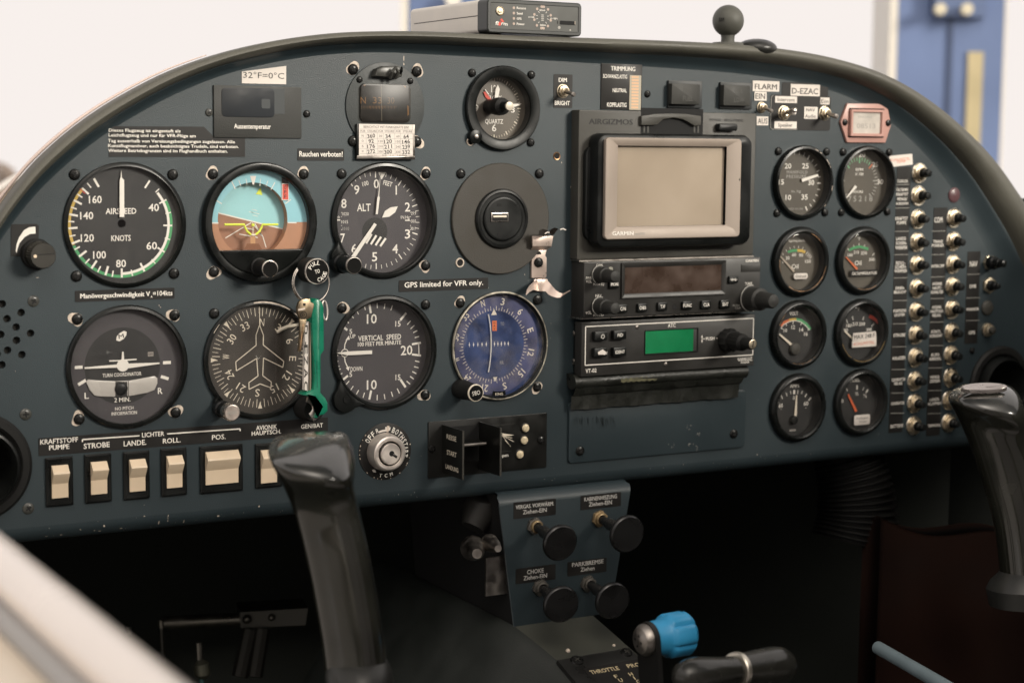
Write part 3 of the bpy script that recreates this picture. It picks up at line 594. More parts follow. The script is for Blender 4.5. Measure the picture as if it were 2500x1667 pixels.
# right column engine gauges
CH = CHIPM
d = gauge('manifold_pressure_gauge', 'black round gauge reading MANIFOLD PRESSURE numbered 10 to 35', 537.3, 25.5, 28.6, 25.2, 5, face=DIALB, sq=23.65, scr=3.2)
c0 = at(D(1421, 1166), d.Y)
for i in range(26):
    a = -152+i*(304/25); lg = i % 5 == 0; d.tick(c0, a, 21.0 if lg else 21.8, 24.6, 1.1 if lg else .6, WHT)
for s_, x, y, w, h in (('20', 1369, 1060, 42, 32), ('25', 1480, 1060, 42, 32), ('15', 1326, 1162, 34, 32), ('30', 1517, 1165, 38, 32), ('10', 1371, 1260, 36, 32), ('35', 1475, 1258, 40, 32)): d.T(D, s_, x, y, w, h, bold=.025)
d.T(D, 'MANIFOLD', 1427, 1099, 132, 20, GRYP, sp=1.2); d.T(D, 'PRESSURE', 1422, 1127, 126, 20, GRYP, sp=1.2); d.T(D, 'in. hg', 1421, 1220, 60, 16, GRYP); d.T(D, 'MADE IN USA', 1415, 1333, 100, 12, GRYP, bold=0)
needle(d, D, [(1456, 1142), (1558, 1112), (1566, 1124), (1461, 1162)])
b = MB(); cx, cz = d.c
for a0, a1 in ((18, 26), (30, 34), (48, 60), (62, 65), (96, 104), (130, 134)): b.arc((cx, cz), a0, a1, 26.6, 27.0, CH, -5.14, 5)
b.build('rim_wear', d.root); done(d)
d = gauge('tachometer', 'black round gauge reading RPM X 100 with an hour counter below', 601.1, 25.4, 28.6, 26.2, 5, face=DIALB, sq=23.65, scr=3.2)
c0 = at(E(775, 1160), d.Y)
for i in range(31):
    a = -130+i*8.7
    m_ = GRN2 if -74 < a < 42 else (ORG if 42 <= a < 52 else GRYP)
    if i % 5 == 0: d.tick(c0, a, 14.6, 19.4, .9, m_)
    else: d.tick(c0, a, 16.4, 19.4, .6, m_)
for s_, x, y, w, h in (('20', 796, 986, 42, 32), ('25', 880, 1050, 38, 28), ('30', 912, 1160, 38, 30), ('RPM', 779, 1083, 46, 18), ('X 100', 778, 1111, 54, 18), ('HOURS', 768, 1224, 70, 16), ('7 5 2 1 8', 785, 1268, 155, 34)): d.T(E, s_, x, y, w, h, WHT if w != 155 else GRYP, bold=.01)
needle(d, E, [(690, 1268), (752, 1182), (764, 1195), (700, 1264)]); done(d)
VP = lambda R: [(R, 0), (R, -2.0), (R-.6, -3.8), (R-1.8, -5.0), (R-3.4, -5.4), (R-4.6, -4.8), (R-5.2, -3.4)]
def vdo(name, label, v, x, y, Yc=-3, R=27.3, face=DIALB):
    c = at(v(x, y), Yc); d = gauge(name, label, c[0], c[1], R, R-5.2, 4, face=face, sq=0, prof=VP(R)); return d
def wear(d, arcs, m=COPPER, r=None):
    b = MB(); R = 27.3
    for a0, a1, w in arcs: b.arc(d.c, a0, a1, R-4.5, R-4.5+w, m, -5.1, max(3, int((a1-a0)/5)))
    b.build('rim_wear', d.root)
d = vdo('oil_pressure_gauge', 'round gauge reading Oil with white Öldruck sticker and grey needle', J, 279, 624)
c0 = at(J(250, 670), d.Y)
for s_, x, y, w, h in (('30', 191, 601, 24, 20), ('60', 232, 580, 26, 20), ('90', 276, 583, 26, 20), ('150', 320, 622, 36, 20), ('0', 162, 625, 12, 18), ('Oil', 238, 655, 44, 28), ('kp/sq.inch.', 252, 490, 105, 15)): d.T(J, s_, x, y, w, h, WHT, bold=.01)
for p, q in (((180, 548), (185, 560)), ((205, 532), (208, 545)), ((232, 525), (234, 538)), ((260, 524), (260, 538)), ((290, 532), (284, 546)), ((303, 548), (296, 562)), ((320, 560), (306, 580)), ((328, 570), (314, 590)), ((336, 578), (322, 597)), ((344, 588), (330, 606)), ((158, 570), (164, 582))): d.Lp(J, [p, q], 3)
d.Pp(J, [(190, 556), (220, 546), (252, 544), (252, 560), (222, 562), (194, 570)], GRN); d.Pp(J, [(252, 544), (285, 546), (306, 556), (300, 572), (282, 564), (252, 560)], YLO)
st = MB(); q = box_px(J, 230, 698, 320, 736, 1.5); st.slab(rr(*q, 2.2, 5), 1.8, 1.5, PAPER, .1); st.T(J, 'Öldruck', 276, 716, 68, 16, INK, Y=1.4, bold=0); st.build('sticker', d.root)
needle(d, J, [(142, 592), (150, 590), (236, 682), (228, 692)], mat('needle_tan', (.45, .38, .30), .5), 1.0); wear(d, [(20, 50, .3), (100, 215, .5), (250, 275, .3)]); done(d, gy=-3.4, dome=.8)
d = vdo('oil_temperature_gauge', 'round gauge reading ÖLTEMPERATUR with an orange needle', J, 679, 617)
for s_, x, y, w, h in (('°F', 645, 478, 20, 20), ('210', 629, 564, 34, 20), ('180', 590, 582, 32, 18), ('250', 677, 569, 38, 20), ('300', 728, 610, 36, 18), ('Oil', 640, 632, 42, 28)): d.T(J, s_, x, y, w, h, WHT, bold=.01)
for p, q in (((575, 540), (580, 552)), ((611, 518), (614, 530)), ((645, 508), (646, 522)), ((684, 516), (680, 530)), ((745, 570), (732, 585))): d.Lp(J, [p, q], 4)
d.Pp(J, [(578, 545), (610, 528), (650, 520), (706, 535), (704, 552), (650, 536), (614, 544), (584, 558)], GRN)
st = MB(); q = box_px(J, 592, 676, 765, 716, 2); st.slab(rr(*q, .5, 3), 2.3, 2, PLAC); st.T(J, 'ÖLTEMPERATUR', 682, 698, 160, 18, WHT, Y=1.9, bold=.01); st.build('sticker', d.root)
needle(d, J, [(560, 596), (566, 593), (640, 668), (630, 676)], ORG, 1.0); wear(d, [(150, 200, .3)]); done(d, gy=-3.4, dome=.8)
d = vdo('voltmeter', 'black round gauge reading VOLT with red, yellow and green arc', J, 266, 1089, face=DIAL)
for s_, x, y, w, h in (('VOLT', 230, 955, 54, 22), ('10', 176, 1062, 22, 22), ('12', 226, 1041, 22, 24), ('14', 278, 1058, 24, 22), ('16', 307, 1085, 22, 22), ('8', 141, 1090, 10, 18)): d.T(J, s_, x, y, w, h, WHT, bold=.01)
ar = lambda n_: [(140+x, y) for x, y in n_]
up = [(147, 1028), (165, 1004), (200, 989), (225, 984), (246, 984), (280, 990), (315, 1015), (343, 1050)]; dn = [(150, 1044), (168, 1024), (202, 1006), (225, 1001), (246, 1001), (274, 1008), (308, 1033), (330, 1060)]
for i, m_ in enumerate((ORG, ORG, YLO, YLO, GRN, GRN, GRN)): d.Pp(J, [up[i], up[i+1], dn[i+1], dn[i]], m_)
for i in range(7): d.Lp(J, [dn[i], dn[i+1]], 4, WHT, d.Y-.05)
for p, q in (((178, 1018), (184, 1034)), ((226, 1004), (226, 1022)), ((280, 1012), (274, 1028)), ((333, 1050), (318, 1062)), ((146, 1046), (160, 1054))): d.Lp(J, [p, q], 4)
needle(d, J, [(138, 1092), (148, 1088), (226, 1152), (218, 1166)], CRM, 1.0); q = at(J(240, 1180), 2); hb = MB(); hb.lathe(q[0], q[1], [(5, 5), (5, 2), (4.2, 1), (.1, .8)], GREYP, 24); hb.build('hub', d.root); wear(d, [(140, 146, .4), (150, 200, .25), (290, 318, .3)]); done(d, gy=-3.4, dome=.8)
d = vdo('coolant_temperature_gauge', 'black round gauge with white MAX 248 F sticker across its dial', J, 667, 1076, face=DIAL)
for s_, x, y, w, h in (('°F', 641, 924, 20, 20), ('180', 582, 1032, 34, 20), ('210', 621, 1021, 34, 22), ('250', 665, 1021, 38, 20), ('300', 709, 1057, 34, 18), ('90', 562, 1062, 26, 22)): d.T(J, s_, x, y, w, h, WHT, bold=.01)
for p, q in (((566, 992), (573, 1016)), ((604, 972), (608, 996)), ((676, 974), (671, 996)), ((742, 1018), (726, 1038))): d.Lp(J, [p, q], 4)
d.Pp(J, [(714, 960), (740, 972), (764, 994), (777, 1010), (766, 1020), (745, 1000), (709, 980)], mat('red_arc', (.70, .10, .07), .5))
st = MB(); Ys = 1.2; st.slab([at(J(*q), Ys) for q in [(604, 1128), (610, 1080), (753, 1068), (757, 1118)]][::1], Ys+.3, Ys, PAPER); st.slab([at(J(*q), Ys-.1) for q in [(602, 1172), (602, 1130), (756, 1116), (757, 1162)]], Ys, Ys-.2, PAPER)
st.T(J, 'MAX 248 F', 681, 1099, 132, 26, INK, Y=Ys-.15, rot=-2); st.T(J, 'KÜHLMITTEL', 679, 1144, 132, 17, ORG, Y=Ys-.4, rot=-2, bold=0); st.build('sticker', d.root)
needle(d, J, [(552, 1068), (560, 1064), (610, 1112), (604, 1120)], CRM, 1.0); wear(d, [(110, 205, .6), (212, 250, .35)], mat('amber_rim', (.50, .33, .13), .4, 1)); done(d, gy=-3.4, dome=.8)
d = vdo('ammeter', 'black round gauge reading AMPS with cream needle near zero', K, 262, 772, face=DIAL)
for s_, x, y, w, h in (('AMPS', 235, 632, 58, 20), ('0', 231, 708, 12, 22), ('60', 147, 757, 26, 26), ('60', 308, 744, 28, 26), ('VDO', 222, 915, 40, 10), ('-', 148, 780, 10, 10), ('+', 307, 772, 8, 10)): d.T(K, s_, x, y, w, h, WHT, bold=.01)
for p, q, w in (((150, 692), (157, 714), 5), ((181, 675), (187, 697), 4), ((208, 664), (211, 682), 4), ((233, 658), (232, 684), 13), ((257, 660), (253, 684), 4), ((285, 664), (278, 684), 4), ((312, 682), (301, 702), 5), ((340, 706), (324, 725), 7), ((131, 735), (134, 742), 4)): d.Lp(K, [p, q], w)
needle(d, K, [(234, 824), (246, 692), (252, 690), (249, 824)], CRM, 1.0); q = at(K(232, 850), 2); hb = MB(); hb.lathe(q[0], q[1], [(3.6, 5), (3.6, 2), (3, 1), (.1, .8)], BLK, 24); hb.build('hub', d.root); done(d, gy=-3.4, dome=.8)
d = vdo('fuel_gauge', 'black round gauge reading FUEL with orange needle and small white sticker', K, 664, 737, face=DIAL)
for s_, x, y, w, h in (('FUEL', 622, 596, 62, 20), ('½', 632, 680, 20, 22), ('¹⁄₁', 684, 692, 18, 22), ('0', 540, 728, 12, 22)): d.T(K, s_, x, y, w, h, WHT, bold=.01)
for p, q, w in (((634, 628), (633, 655), 8), ((566, 648), (572, 665), 4), ((676, 642), (670, 660), 3), ((703, 655), (690, 675), 8)): d.Lp(K, [p, q], w)
st = MB(); q = box_px(K, 616, 816, 716, 880, 1.5); st.slab(rr(*q, 1.5, 4), 1.8, 1.5, PAPER, .1); st.T(K, 'Ausfliegbar', 668, 836, 78, 12, INK, Y=1.4, bold=0); st.T(K, '74 Liter', 672, 858, 50, 12, INK, Y=1.4, bold=0); st.build('sticker', d.root)
needle(d, K, [(574, 690), (582, 684), (636, 792), (622, 798)], mat('needle_orange', (.70, .14, .05), .5), 1.0); done(d, gy=-3.4, dome=.8)
# ------------------------------------------------------------------ placards
def placard(name, label, v, x0, y0, x1, y1, lines, m=PLAC, tm=WHT, cat='placard', r=.6, bold=.012, poly=None, Y=0., group=None, rotl=None):
    c = box_px(v, x0, y0, x1, y1, Y); b = MB(Y-.42)
    if poly: P = [at(v(*q), Y) for q in poly]
    else: P = rr(*c, r, 3)
    b.slab(P, Y-.02, Y-.34, m)
    for l in lines:
        s_, x, y, w, h = l[:5]; b.T(v, s_, x, y, w, h, l[5] if len(l) > 5 else tm, bold=bold, rot=rotl or 0)
    return b.build(name, None, label, cat, group, loc=(c[0], Y, c[1]))
placard('placard', 'black placard of five lines of small white German print beneath the arch', A, 693, 545, 1562, 740,
    [('Dieses Flugzeug ist eingestuft als', 925, 573, 458, 19), ('Leichtflugzeug und nur für VFR-Flüge am', 974, 604, 556, 19), ('Tag ausserhalb von Vereisungsbedingungen zugelassen. Alle', 1101, 641, 810, 19),
     ('Kunstflugmanöver, auch beabsichtigtes Trudeln, sind verboten.', 1114, 672, 832, 19), ('Weitere Betriebsgrenzen sind im Flughandbuch enthalten.', 1078, 702, 762, 19)], bold=.02,
    poly=[(693, 740), (1562, 740), (1562, 622), (1370, 618), (1300, 548), (700, 545)])
placard('placard', 'narrow black placard reading Rauchen verboten!', B, 722, 688, 1019, 764, [('Rauchen verboten!', 873, 722, 276, 33)], bold=.025)
placard('placard', 'black placard reading GPS limited for VFR only.', H, 65, 212, 634, 284, [('GPS limited for VFR only.', 352, 242, 502, 32)], bold=.025)
placard('placard', 'black placard reading Manövergeschwindigkeit', F, 482, 146, 1116, 216, [('Manövergeschwindigkeit V', 737, 183, 446, 30), ('A', 967, 194, 12, 13), ('=104kts', 1038, 172, 124, 30)], bold=.025)
o = placard('label_sticker', 'white label reading 32°F=0°C with slanting top edge', B, 366, 165, 649, 278, [('32°F=0°C', 507, 222, 262, 37)], PAPER, INK, 'sticker', bold=0, poly=[(366, 272), (648, 278), (649, 161), (366, 197)])
# outside temperature display
q = box_px(B, 188, 290, 746, 620); root = thing('temperature_display', 'dark rectangular plate with blank screen above the word Aussentemperatur', 'display', (q[0], 0, q[1]))
b = MB(); b.slab(rr(*q, .4, 2), 0, -1.4, mat('plate_grey', (.038, .039, .036), .5, noise=.12, nscale=30, bump=.4, bscale=1300), .25); b.T(B, 'Aussentemperatur', 435, 546, 234, 30, WHT, Y=-1.5, bold=.015); b.build('plate', root)
b = MB(); b.slab(rr(*box_px(B, 300, 303, 641, 465, -1.4), .6, 3), -1.4, -1.55, mat('screen_edge', (.022, .028, .030), .35)); b.slab(rr(*box_px(B, 239, 303, 575, 487, -1.4), 2.6, 5), -1.4, -1.75, mat('dark_screen', (.006, .009, .013), .6, noise=.3, nscale=50), .1)
b.slab(rr(*box_px(B, 492, 372, 548, 432, -1.7), 1, 3), -1.7, -1.8, mat('screen_edge', (.02, .03, .03), .35)); b.build('screen', root)
for p in ((157, 457), (780, 467)): c = at(B(*p)); screw(root, c[0], c[1], 2.5, 0, 0, CLIP if p[0] < 300 else None, h=1.3)
# correction card
q = box_px(B, 1102, 532, 1474, 755, -3.5); root = thing('deviation_card', 'white compass correction card with handwritten figures in a metal holder', 'card', (q[0], 0, q[1]))
b = MB(); b.slab(rr(*q, .8, 3), 0, -2.6, BLK, .3); b.slab(rr(q[0], q[1]-q[3]/2+1.1, q[2], 2.6, .4, 2), -2.6, -3.9, STEELD, .6); b.slab(rr(q[0]-q[2]/2+.7, q[1], 1.4, q[3], .4, 2), -2.6, -3.4, BLK, .2); b.slab(rr(q[0]+q[2]/2-.8, q[1], 1.6, q[3], .4, 2), -2.6, -3.4, STEELD, .3); b.build('holder', root)
Yc = -3.2; b = MB(Yc-.1); b.slab(rr(*box_px(B, 1116, 533, 1460, 737, Yc), .2, 2), -2.5, Yc, PAPER)
gl_ = mat('faint_rule', (.42, .40, .38), .6)
for y in (566, 590, 624, 657, 690, 722): b.Lp(B, [(1118, y-3), (1458, y+2)], 2, gl_)
for x in (1160, 1232, 1270, 1343, 1380): b.Lp(B, [(x-1, 588), (x+2, 722)], 2, gl_)
for x in (1232, 1343): b.Lp(B, [(x-1, 566), (x+2, 588)], 2, gl_)
b.T(B, 'BERICHTIGT MIT FUNKGERÄTE EIN!', 1289, 551, 288, 15, PENC, bold=0)
for i, x in enumerate((1140, 1254, 1366)): b.T(B, 'FÜR', x, 576+i, 30, 13, PENC, bold=0)
for i, x in enumerate((1198, 1308, 1424)): b.T(B, 'STEURE', x, 577+i, 60, 13, PENC, bold=0)
for r_, row in enumerate((('N', '360', '30', '34', '60', '64'), ('O', '92', '120', '120', '150', '146'), ('S', '176', '210', '211', '240', '239'), ('W', '272', '300', '300', '330', '332'))):
    for i, (s_, x) in enumerate(zip(row, (1138, 1192, 1252, 1300, 1363, 1415))):
        b.T(B, s_, x, 606+r_*33+i*1, (12 if i == 0 else (50 if len(s_) == 3 else 34)) if i % 2 or i == 0 else (28 if len(s_) == 3 else 20), 24 if i % 2 else 14, INK if i % 2 else PENC, bold=.02 if i % 2 else 0, rot=-6 if i % 2 else 0)
b.T(B, 'DATUM', 1196, 733, 60, 9, PENC, bold=0); b.T(B, '05 11 1999', 1340, 733, 160, 9, INK, bold=.01); b.build('card', root)
# dimmer knob, far left
root = thing('dimmer_knob', 'round ribbed black knob beside a white crescent wedge at the edge of the dashboard', 'knob', (*[at(A2(425, 1210))[0], 0, at(A2(425, 1210))[1]],))
b = MB(); P = [(118, 1235), (300, 1235), (420, 1050), (425, 905), (395, 880), (120, 885)]; b.slab([at(A2(*p)) for p in P], -.02, -.4, PLAC)
b.Pp(A2, [(182, 1200), (172, 1180), (182, 1100), (208, 1030), (262, 950), (320, 918), (386, 912), (390, 988), (330, 992), (270, 1025), (215, 1090), (190, 1160)], WHT, -.5); b.build('scale_placard', root)
c = at(A2(395, 1212), 0); kx_, kz_ = c; b = MB(); b.lathe(kx_, kz_, [(9.6, 0), (9.6, -3), (8.8, -4.0), (8.2, -4.2)], BLKM, 40)
n = 72; rings = []
for r_, y in ((7.9, -4), (7.9, -15.5), (7.3, -17.2)): rings.append([(kx_+(r_+(.35 if k % 2 else 0))*cos(2*pi*k/n), y, kz_+(r_+(.35 if k % 2 else 0))*sin(2*pi*k/n)) for k in range(n)])
KNB = mat('knob_brownblack', (.020, .018, .013), .42, noise=.2, nscale=60); b.loft(rings, KNB); b.line((kx_-5, kz_+.6), (kx_+7, kz_+1.1), .5, SLOT, -17.25)
q = at(A2(385, 1235), -17.3); b.slab(circ(q[0], q[1], 1.0, 16), -17.2, -17.6, CREAM); q = at(A2(289, 1225), -4); b.slab(circ(q[0], q[1], .7, 12), -3.5, -4.5, CREAM); b.build('knob', root)
# toggles
def toggle(name, label, v, x, y, tx, ty, r=4.8, hexn=True, cat='switch', group=None, L_=14, bat=STEELD):
    c = at(v(x, y), -.4); root = thing(name, label, cat, (c[0], 0, c[1]), group)
    b = MB(); b.lathe(c[0], c[1], [(r*1.12, -.3), (r*1.12, -.9), (r*1.0, -1.1)], BRASS, 30)
    if hexn: b.slab(circ(c[0], c[1], r*.98, 6, .2), -1, -2.7, BRASS, .3)
    b.lathe(c[0], c[1], [(r*.66, -2.6), (r*.66, -4.8), (r*.5, -5.0), (r*.42, -4.0), (.1, -3.8)], BRASS, 28); b.build('nut', root)
    e = at(v(tx, ty), -L_-4); b = MB(); b.tube([(c[0], -3.6, c[1]), (c[0]+(e[0]-c[0])*.3, -7, c[1]+(e[1]-c[1])*.3), (c[0]+(e[0]-c[0])*.93, -L_-3, c[1]+(e[1]-c[1])*.93), (e[0], -L_-4, e[1])], [r*.30, r*.30, r*.40, r*.22], bat, 14); b.build('lever', root)
    return root
placard('placard', 'small black placard reading DIM above and BRIGHT below a toggle switch', C_, 1049, 476, 1168, 690, [('DIM', 1108, 512, 52, 26), ('BRIGHT', 1105, 659, 96, 26)], bold=.03)
toggle('toggle_switch', 'brass toggle switch between the words DIM and BRIGHT', C_, 1108, 583, 1180, 606, r=4.4)
# trim indicator
q = box_px(C_, 1350, 410, 1610, 702); root = thing('trim_indicator', 'black plate headed TRIMMUNG with a column of pale orange bars', 'indicator', (q[0], 0, q[1]))
b = MB(-.9); b.slab(rr(*q, .5, 3), 0, -.8, PLAC, .2)
for s_, x, y, w, h in (('TRIMMUNG', 1493, 440, 156, 28), ('SCHWANZLASTIG', 1442, 489, 154, 24), ('NEUTRAL', 1471, 578, 90, 24), ('KOPFLASTIG', 1453, 670, 124, 26)): b.T(C_, s_, x, y, w, h, bold=.02)
b.build('plate', root); b = MB(); q = box_px(C_, 1533, 482, 1606, 703, -1); b.slab(rr(*q, .3, 2), -.8, -1.2, mat('bar_bezel', (.40, .36, .28), .4)); 
for i in range(11): b.slab(rr(q[0]-.3, q[1]+q[3]/2-(i+.6)*q[3]/11.4, q[2]*.62, q[3]/11.4*.66, .2, 2), -1.2, -1.35, mat('bar_orange', (.66, .42, .25), .4))
b.build('bar_column', root); c = at(C_(1647, 601)); screw(root, c[0], c[1], 2.6, h=1.4)
# annunciators
for i, (x0, y0, x1, y1, ix0, iy0, ix1, iy1, s_, lb) in enumerate(((597, 517, 812, 690, 618, 536, 808, 668, 'FUEL', 'unlit square annunciator faintly marked FUEL, beside the TRIMMUNG plate'), (928, 528, 1130, 697, 950, 545, 1128, 676, 'LOW', 'unlit square annunciator nearest the FLARM EIN labels'))):
    q = box_px(D, x0, y0, x1, y1); root = thing('warning_light', lb, 'warning light', (q[0], 0, q[1]), 'unlit warning lights')
    b = MB(); b.slab(rr(*q, .6, 3), 0, -2.0, mat('annunciator_frame', (.018, .021, .022), .5), .3); b.build('frame', root)
    ANN = mat('annunciator_face', (.034, .034, .030), .6, noise=.15, nscale=60)
    q = box_px(D, ix0+10, iy0, ix1, iy1, -6.5); b = MB(-6.6); b.slab(rr(*q, .5, 3), -2, -6.5, ANN, .5); b.T(D, s_, (ix0+ix1)/2+18, (iy0+iy1)/2+28, 64, 30, mat('faint_letters', (.045, .044, .038), .5), bold=.03); b.T(D, 'OIL' if i else 'BAK', (ix0+ix1)/2+18, (iy0+iy1)/2-28, 50, 26, MATS['faint_letters'], bold=.03); b.build('lens', root)
# white labels at the upper right
def sticker(label, v, x0, y0, x1, y1, lines, **k): return placard('label_sticker', label, v, x0, y0, x1, y1, lines, PAPER, INK, 'sticker', bold=k.pop('bold', .01), r=.3, **k)
sticker('white label reading FLARM', D, 1143, 518, 1312, 585, [('FLARM', 1228, 555, 142, 34)])
sticker('white label reading EIN', D, 1153, 587, 1231, 644, [('EIN', 1192, 615, 62, 34)], Y=-.35)
sticker('white label reading AUS partly hidden at its edge', D, 1168, 744, 1241, 801, [('AUS', 1207, 773, 62, 34)])
q = box_px(D, 1256, 610, 1640, 832)
b = MB(-.5); b.slab(rr(*q, 2, 5), -.02, -.45, PLAC); b.slab(rr(*box_px(D, 1330, 530, 1625, 612), 1, 3), -.02, -.3, PLAC); q2 = box_px(D, 1256, 612, 1435, 828)
P = rr(q2[0], q2[1], q2[2], q2[3], 2.2, 5); P2 = inset(P, .35); n = len(P)
b.add([(x, -.5, z) for x, z in P+P2], [(k, (k+1) % n, n+(k+1) % n, n+k) for k in range(n) if not (n*.05 < k < n*.5)], GRYP)
b.build('placard', None, 'dark backing placard with thin rounded border behind the Intercom and NAV Audio switches', 'placard', loc=(q[0], 0, q[1]))
sticker('white label reading D-EZAC', D, 1385, 540, 1571, 614, [('D-EZAC', 1478, 583, 166, 36)], Y=-.45)
sticker('white label reading Intercom', D, 1286, 616, 1425, 658, [('Intercom', 1357, 637, 108, 22)], Y=-.45)
sticker('white label reading Speaker', D, 1281, 776, 1423, 821, [('Speaker', 1352, 799, 92, 22)], Y=-.45)
sticker('small white label reading Ein', D, 1574, 624, 1632, 668, [('Ein', 1604, 647, 46, 24)], Y=-.45)
sticker('white label of two lines reading NAV Audio', D, 1471, 683, 1556, 760, [('NAV', 1513, 702, 56, 20), ('Audio', 1512, 742, 68, 22)], Y=-.45)
toggle('toggle_switch', 'brass toggle switch between the labels EIN and AUS', D, 1199, 687, 1268, 712, r=3.8)
t = toggle('toggle_switch', 'brass toggle switch between Intercom and Speaker with two pale tips', D, 1342, 722, 1416, 702, r=5.0)
b = MB(); e = at(D(1405, 722), -15); c = at(D(1342, 722), 0); b.tube([(c[0], -3.6, c[1]), (e[0], -15, e[1])], [1.2, 1.6], STEELD, 10); b.sphere((e[0], -15.5, e[1]), 1.7, PAPER, 12, 8); b.build('tip', t)
toggle('toggle_switch', 'brass toggle switch right of the NAV Audio label', D, 1601, 724, 1682, 745, r=5.0)
# pink hour meter
c = box_px(E, 657, 661, 980, 911, -1.4); root = thing('hour_meter', 'pink elongated hexagonal frame round a small pale window', 'hour meter', (c[0], 0, c[1]))
PINK = mat('pink_plastic', (.50, .28, .235), .45, noise=.06, nscale=40)
b = MB(); b.slab([at(E(*p), -1.4) for p in [(698, 910), (942, 912), (978, 800), (955, 678), (935, 664), (700, 661), (656, 780)]], 0, -2.2, PINK, .6); b.build('frame', root)
q = box_px(E, 720, 692, 945, 880, -4); b = MB(); b.slab(rr(*q, .6, 3), -2.2, -2.3, SLOT); q = box_px(E, 728, 700, 938, 872, -5)
P = rr(*q, .8, 3); P2 = rri(q, 2.4, .8, 3); n = len(P)
b.loft([[(x, -2.2, z) for x, z in P], [(x, -4.6, z) for x, z in P], [(x, -5.0, z) for x, z in rri(q, .4, .8, 3)], [(x, -5.0, z) for x, z in rri(q, 1.9, .8, 3)], [(x, -3.2, z) for x, z in P2]], PINK, cap1=False); b.build('window_rim', root)
b = MB(); b.flat(P2, mat('pale_counter', (.50, .46, .41), .4, noise=.12, nscale=120), -3.1); b.T(E, 'ENGINE', 818, 748, 90, 14, GRYP, Y=-3.2, bold=0); b.T(E, '08513', 822, 805, 120, 30, mat('counter_digits', (.36, .33, .30), .5), Y=-3.2); b.build('counter', root)
for p in ((686, 781), (962, 786)): c = at(E(*p), -2.2); screw(root, c[0], c[1], 2.6, -2.2, h=1.3)
sticker('pinkish white label reading KÜHLMITTEL TEMP in red', E, 966, 988, 1118, 1068, [('KÜHLMITTEL', 1041, 1018, 128, 16, ORG), ('TEMP', 1045, 1032, 60, 15, ORG)], poly=[(970, 1068), (1118, 1050), (1114, 982), (966, 996)], rotl=-4, bold=0)
# ------------------------------------------------------------------ portable navigator in its dock
root = thing('navigator_dock', 'large black plastic dock holding the portable navigator', 'dock', (*[at(D(600, 1200))[0], 0, at(D(600, 1200))[1]],))
yd = -10.; TL, TR = at(D(36, 702), yd), at(D(1168, 725), yd); BL = at(I(150, 90), yd); x0, x1 = TL[0], TR[0]; z1 = (TL[1]+TR[1])/2; z0 = BL[1]
b = MB(); b.slab(rr((x0+x1)/2, (z0+z1)/2, x1-x0, z1-z0, .8, 3), 0, yd, GREYP, .7)
# notch at the top middle
n0, n1 = at(D(430, 740), yd), at(D(825, 845), yd); b.slab(rr((n0[0]+n1[0])/2, (n0[1]+n1[1])/2+1.8, n1[0]-n0[0], n0[1]-n1[1]+8, .3, 2), yd+.5, yd-.06, SLOT)
b.T(D, 'AIRGIZMOS', 240, 778, 282, 34, mat('embossed_black', (.010, .010, .009), .3), Y=yd-.1, bold=.02, rot=-0)
b.T(D, 'POWER / BRIGHTNESS', 977, 768, 214, 16, MATS['embossed_black'], Y=yd-.1, bold=.05)
b.build('housing', root)
b = MB(); P = [(435, 742), (520, 728), (620, 725), (720, 728), (815, 742), (815, 800), (775, 805), (735, 780), (700, 762), (640, 752), (575, 762), (535, 795), (500, 800), (435, 800)]
b.slab([at(D(*p), yd-3) for p in reversed(P)], yd+.4, yd-3, GREYP, .4)
for x in (452, 476, 772, 796): b.Pp(D, [(x-5, 800), (x+5, 800), (x+5, 848), (x-5, 848)], GREYP, yd-.2)
b.build('release_latch', root)
q = box_px(D, 920, 790, 1040, 836, yd-3); b = MB(); b.slab(rr(*q, 1.5, 4), yd, yd-5, BLK, 1.2); b.build('power_lever', root)
root = thing('navigator', 'portable navigator with blank screen coloured with a tan reflection and silver brown bezel', 'navigator', (*[at(D(600, 1200))[0], -10, at(D(600, 1200))[1]],))
yb = -24.; p0, p1 = at(D(128, 850), yb+6), at(D(1106, 1590), yb+6); z0 = at(I(600, 8), yb+8)[1]; w, h = p1[0]-p0[0], p0[1]-z0
b = MB(); cx, cz = (p0[0]+p1[0])/2, (p0[1]+z0)/2
b.slab(rr(cx-1.5, cz-2, w+4, h-14, 7, 8), yd, yd-4, BLK, .5)
Pc_ = rr(cx, cz, w, h, 7.5, 8); Ph = rr(*box_px(D, 283, 934, 976, 1442, yb-.2), .3, 8)
b.loft([[(x, yd-2, z) for x, z in Pc_], [(x, yb+4.5, z) for x, z in Pc_], [(x, yb+1.3, z) for x, z in rr(cx, cz, w-2.7, h-2.7, 6.5, 8)], [(x, yb, z) for x, z in rr(cx, cz, w-9, h-9, 4, 8)], [(x, yb, z) for x, z in Ph], [(x, yb+2.6, z) for x, z in Ph]], BLK, cap1=False); b.build('case', root)
q = box_px(D, 205, 884, 1068, 1520, yb-1); b = MB(yb-1.15); P = rr(*q, 3.2, 6); TAN = mat('champagne_bezel', (.33, .275, .23), .5, .15, noise=.06, nscale=30)
q2 = box_px(D, 272, 914, 1012, 1455, yb+1)
P2 = rr(*box_px(D, 250, 905, 1024, 1468, yb-1), .3, 6); P3 = rr(*box_px(D, 283, 934, 976, 1442, yb-.2), .3, 6)
Pi = rri(q, .5, 3.2, 6)
b.loft([[(x, yb+.3, z) for x, z in P], [(x, yb-2.4, z) for x, z in P], [(x, yb-2.9, z) for x, z in Pi], [(x, yb-2.9, z) for x, z in P2], [(x, yb-.9, z) for x, z in P3]], TAN, cap1=False); b.loft([[(x, yb-.9, z) for x, z in P3], [(x, yb+2.3, z) for x, z in P3]], BLK, cap1=False); b.Y = yb-3.0  # black inner wall stands for the shade round the recessed screen
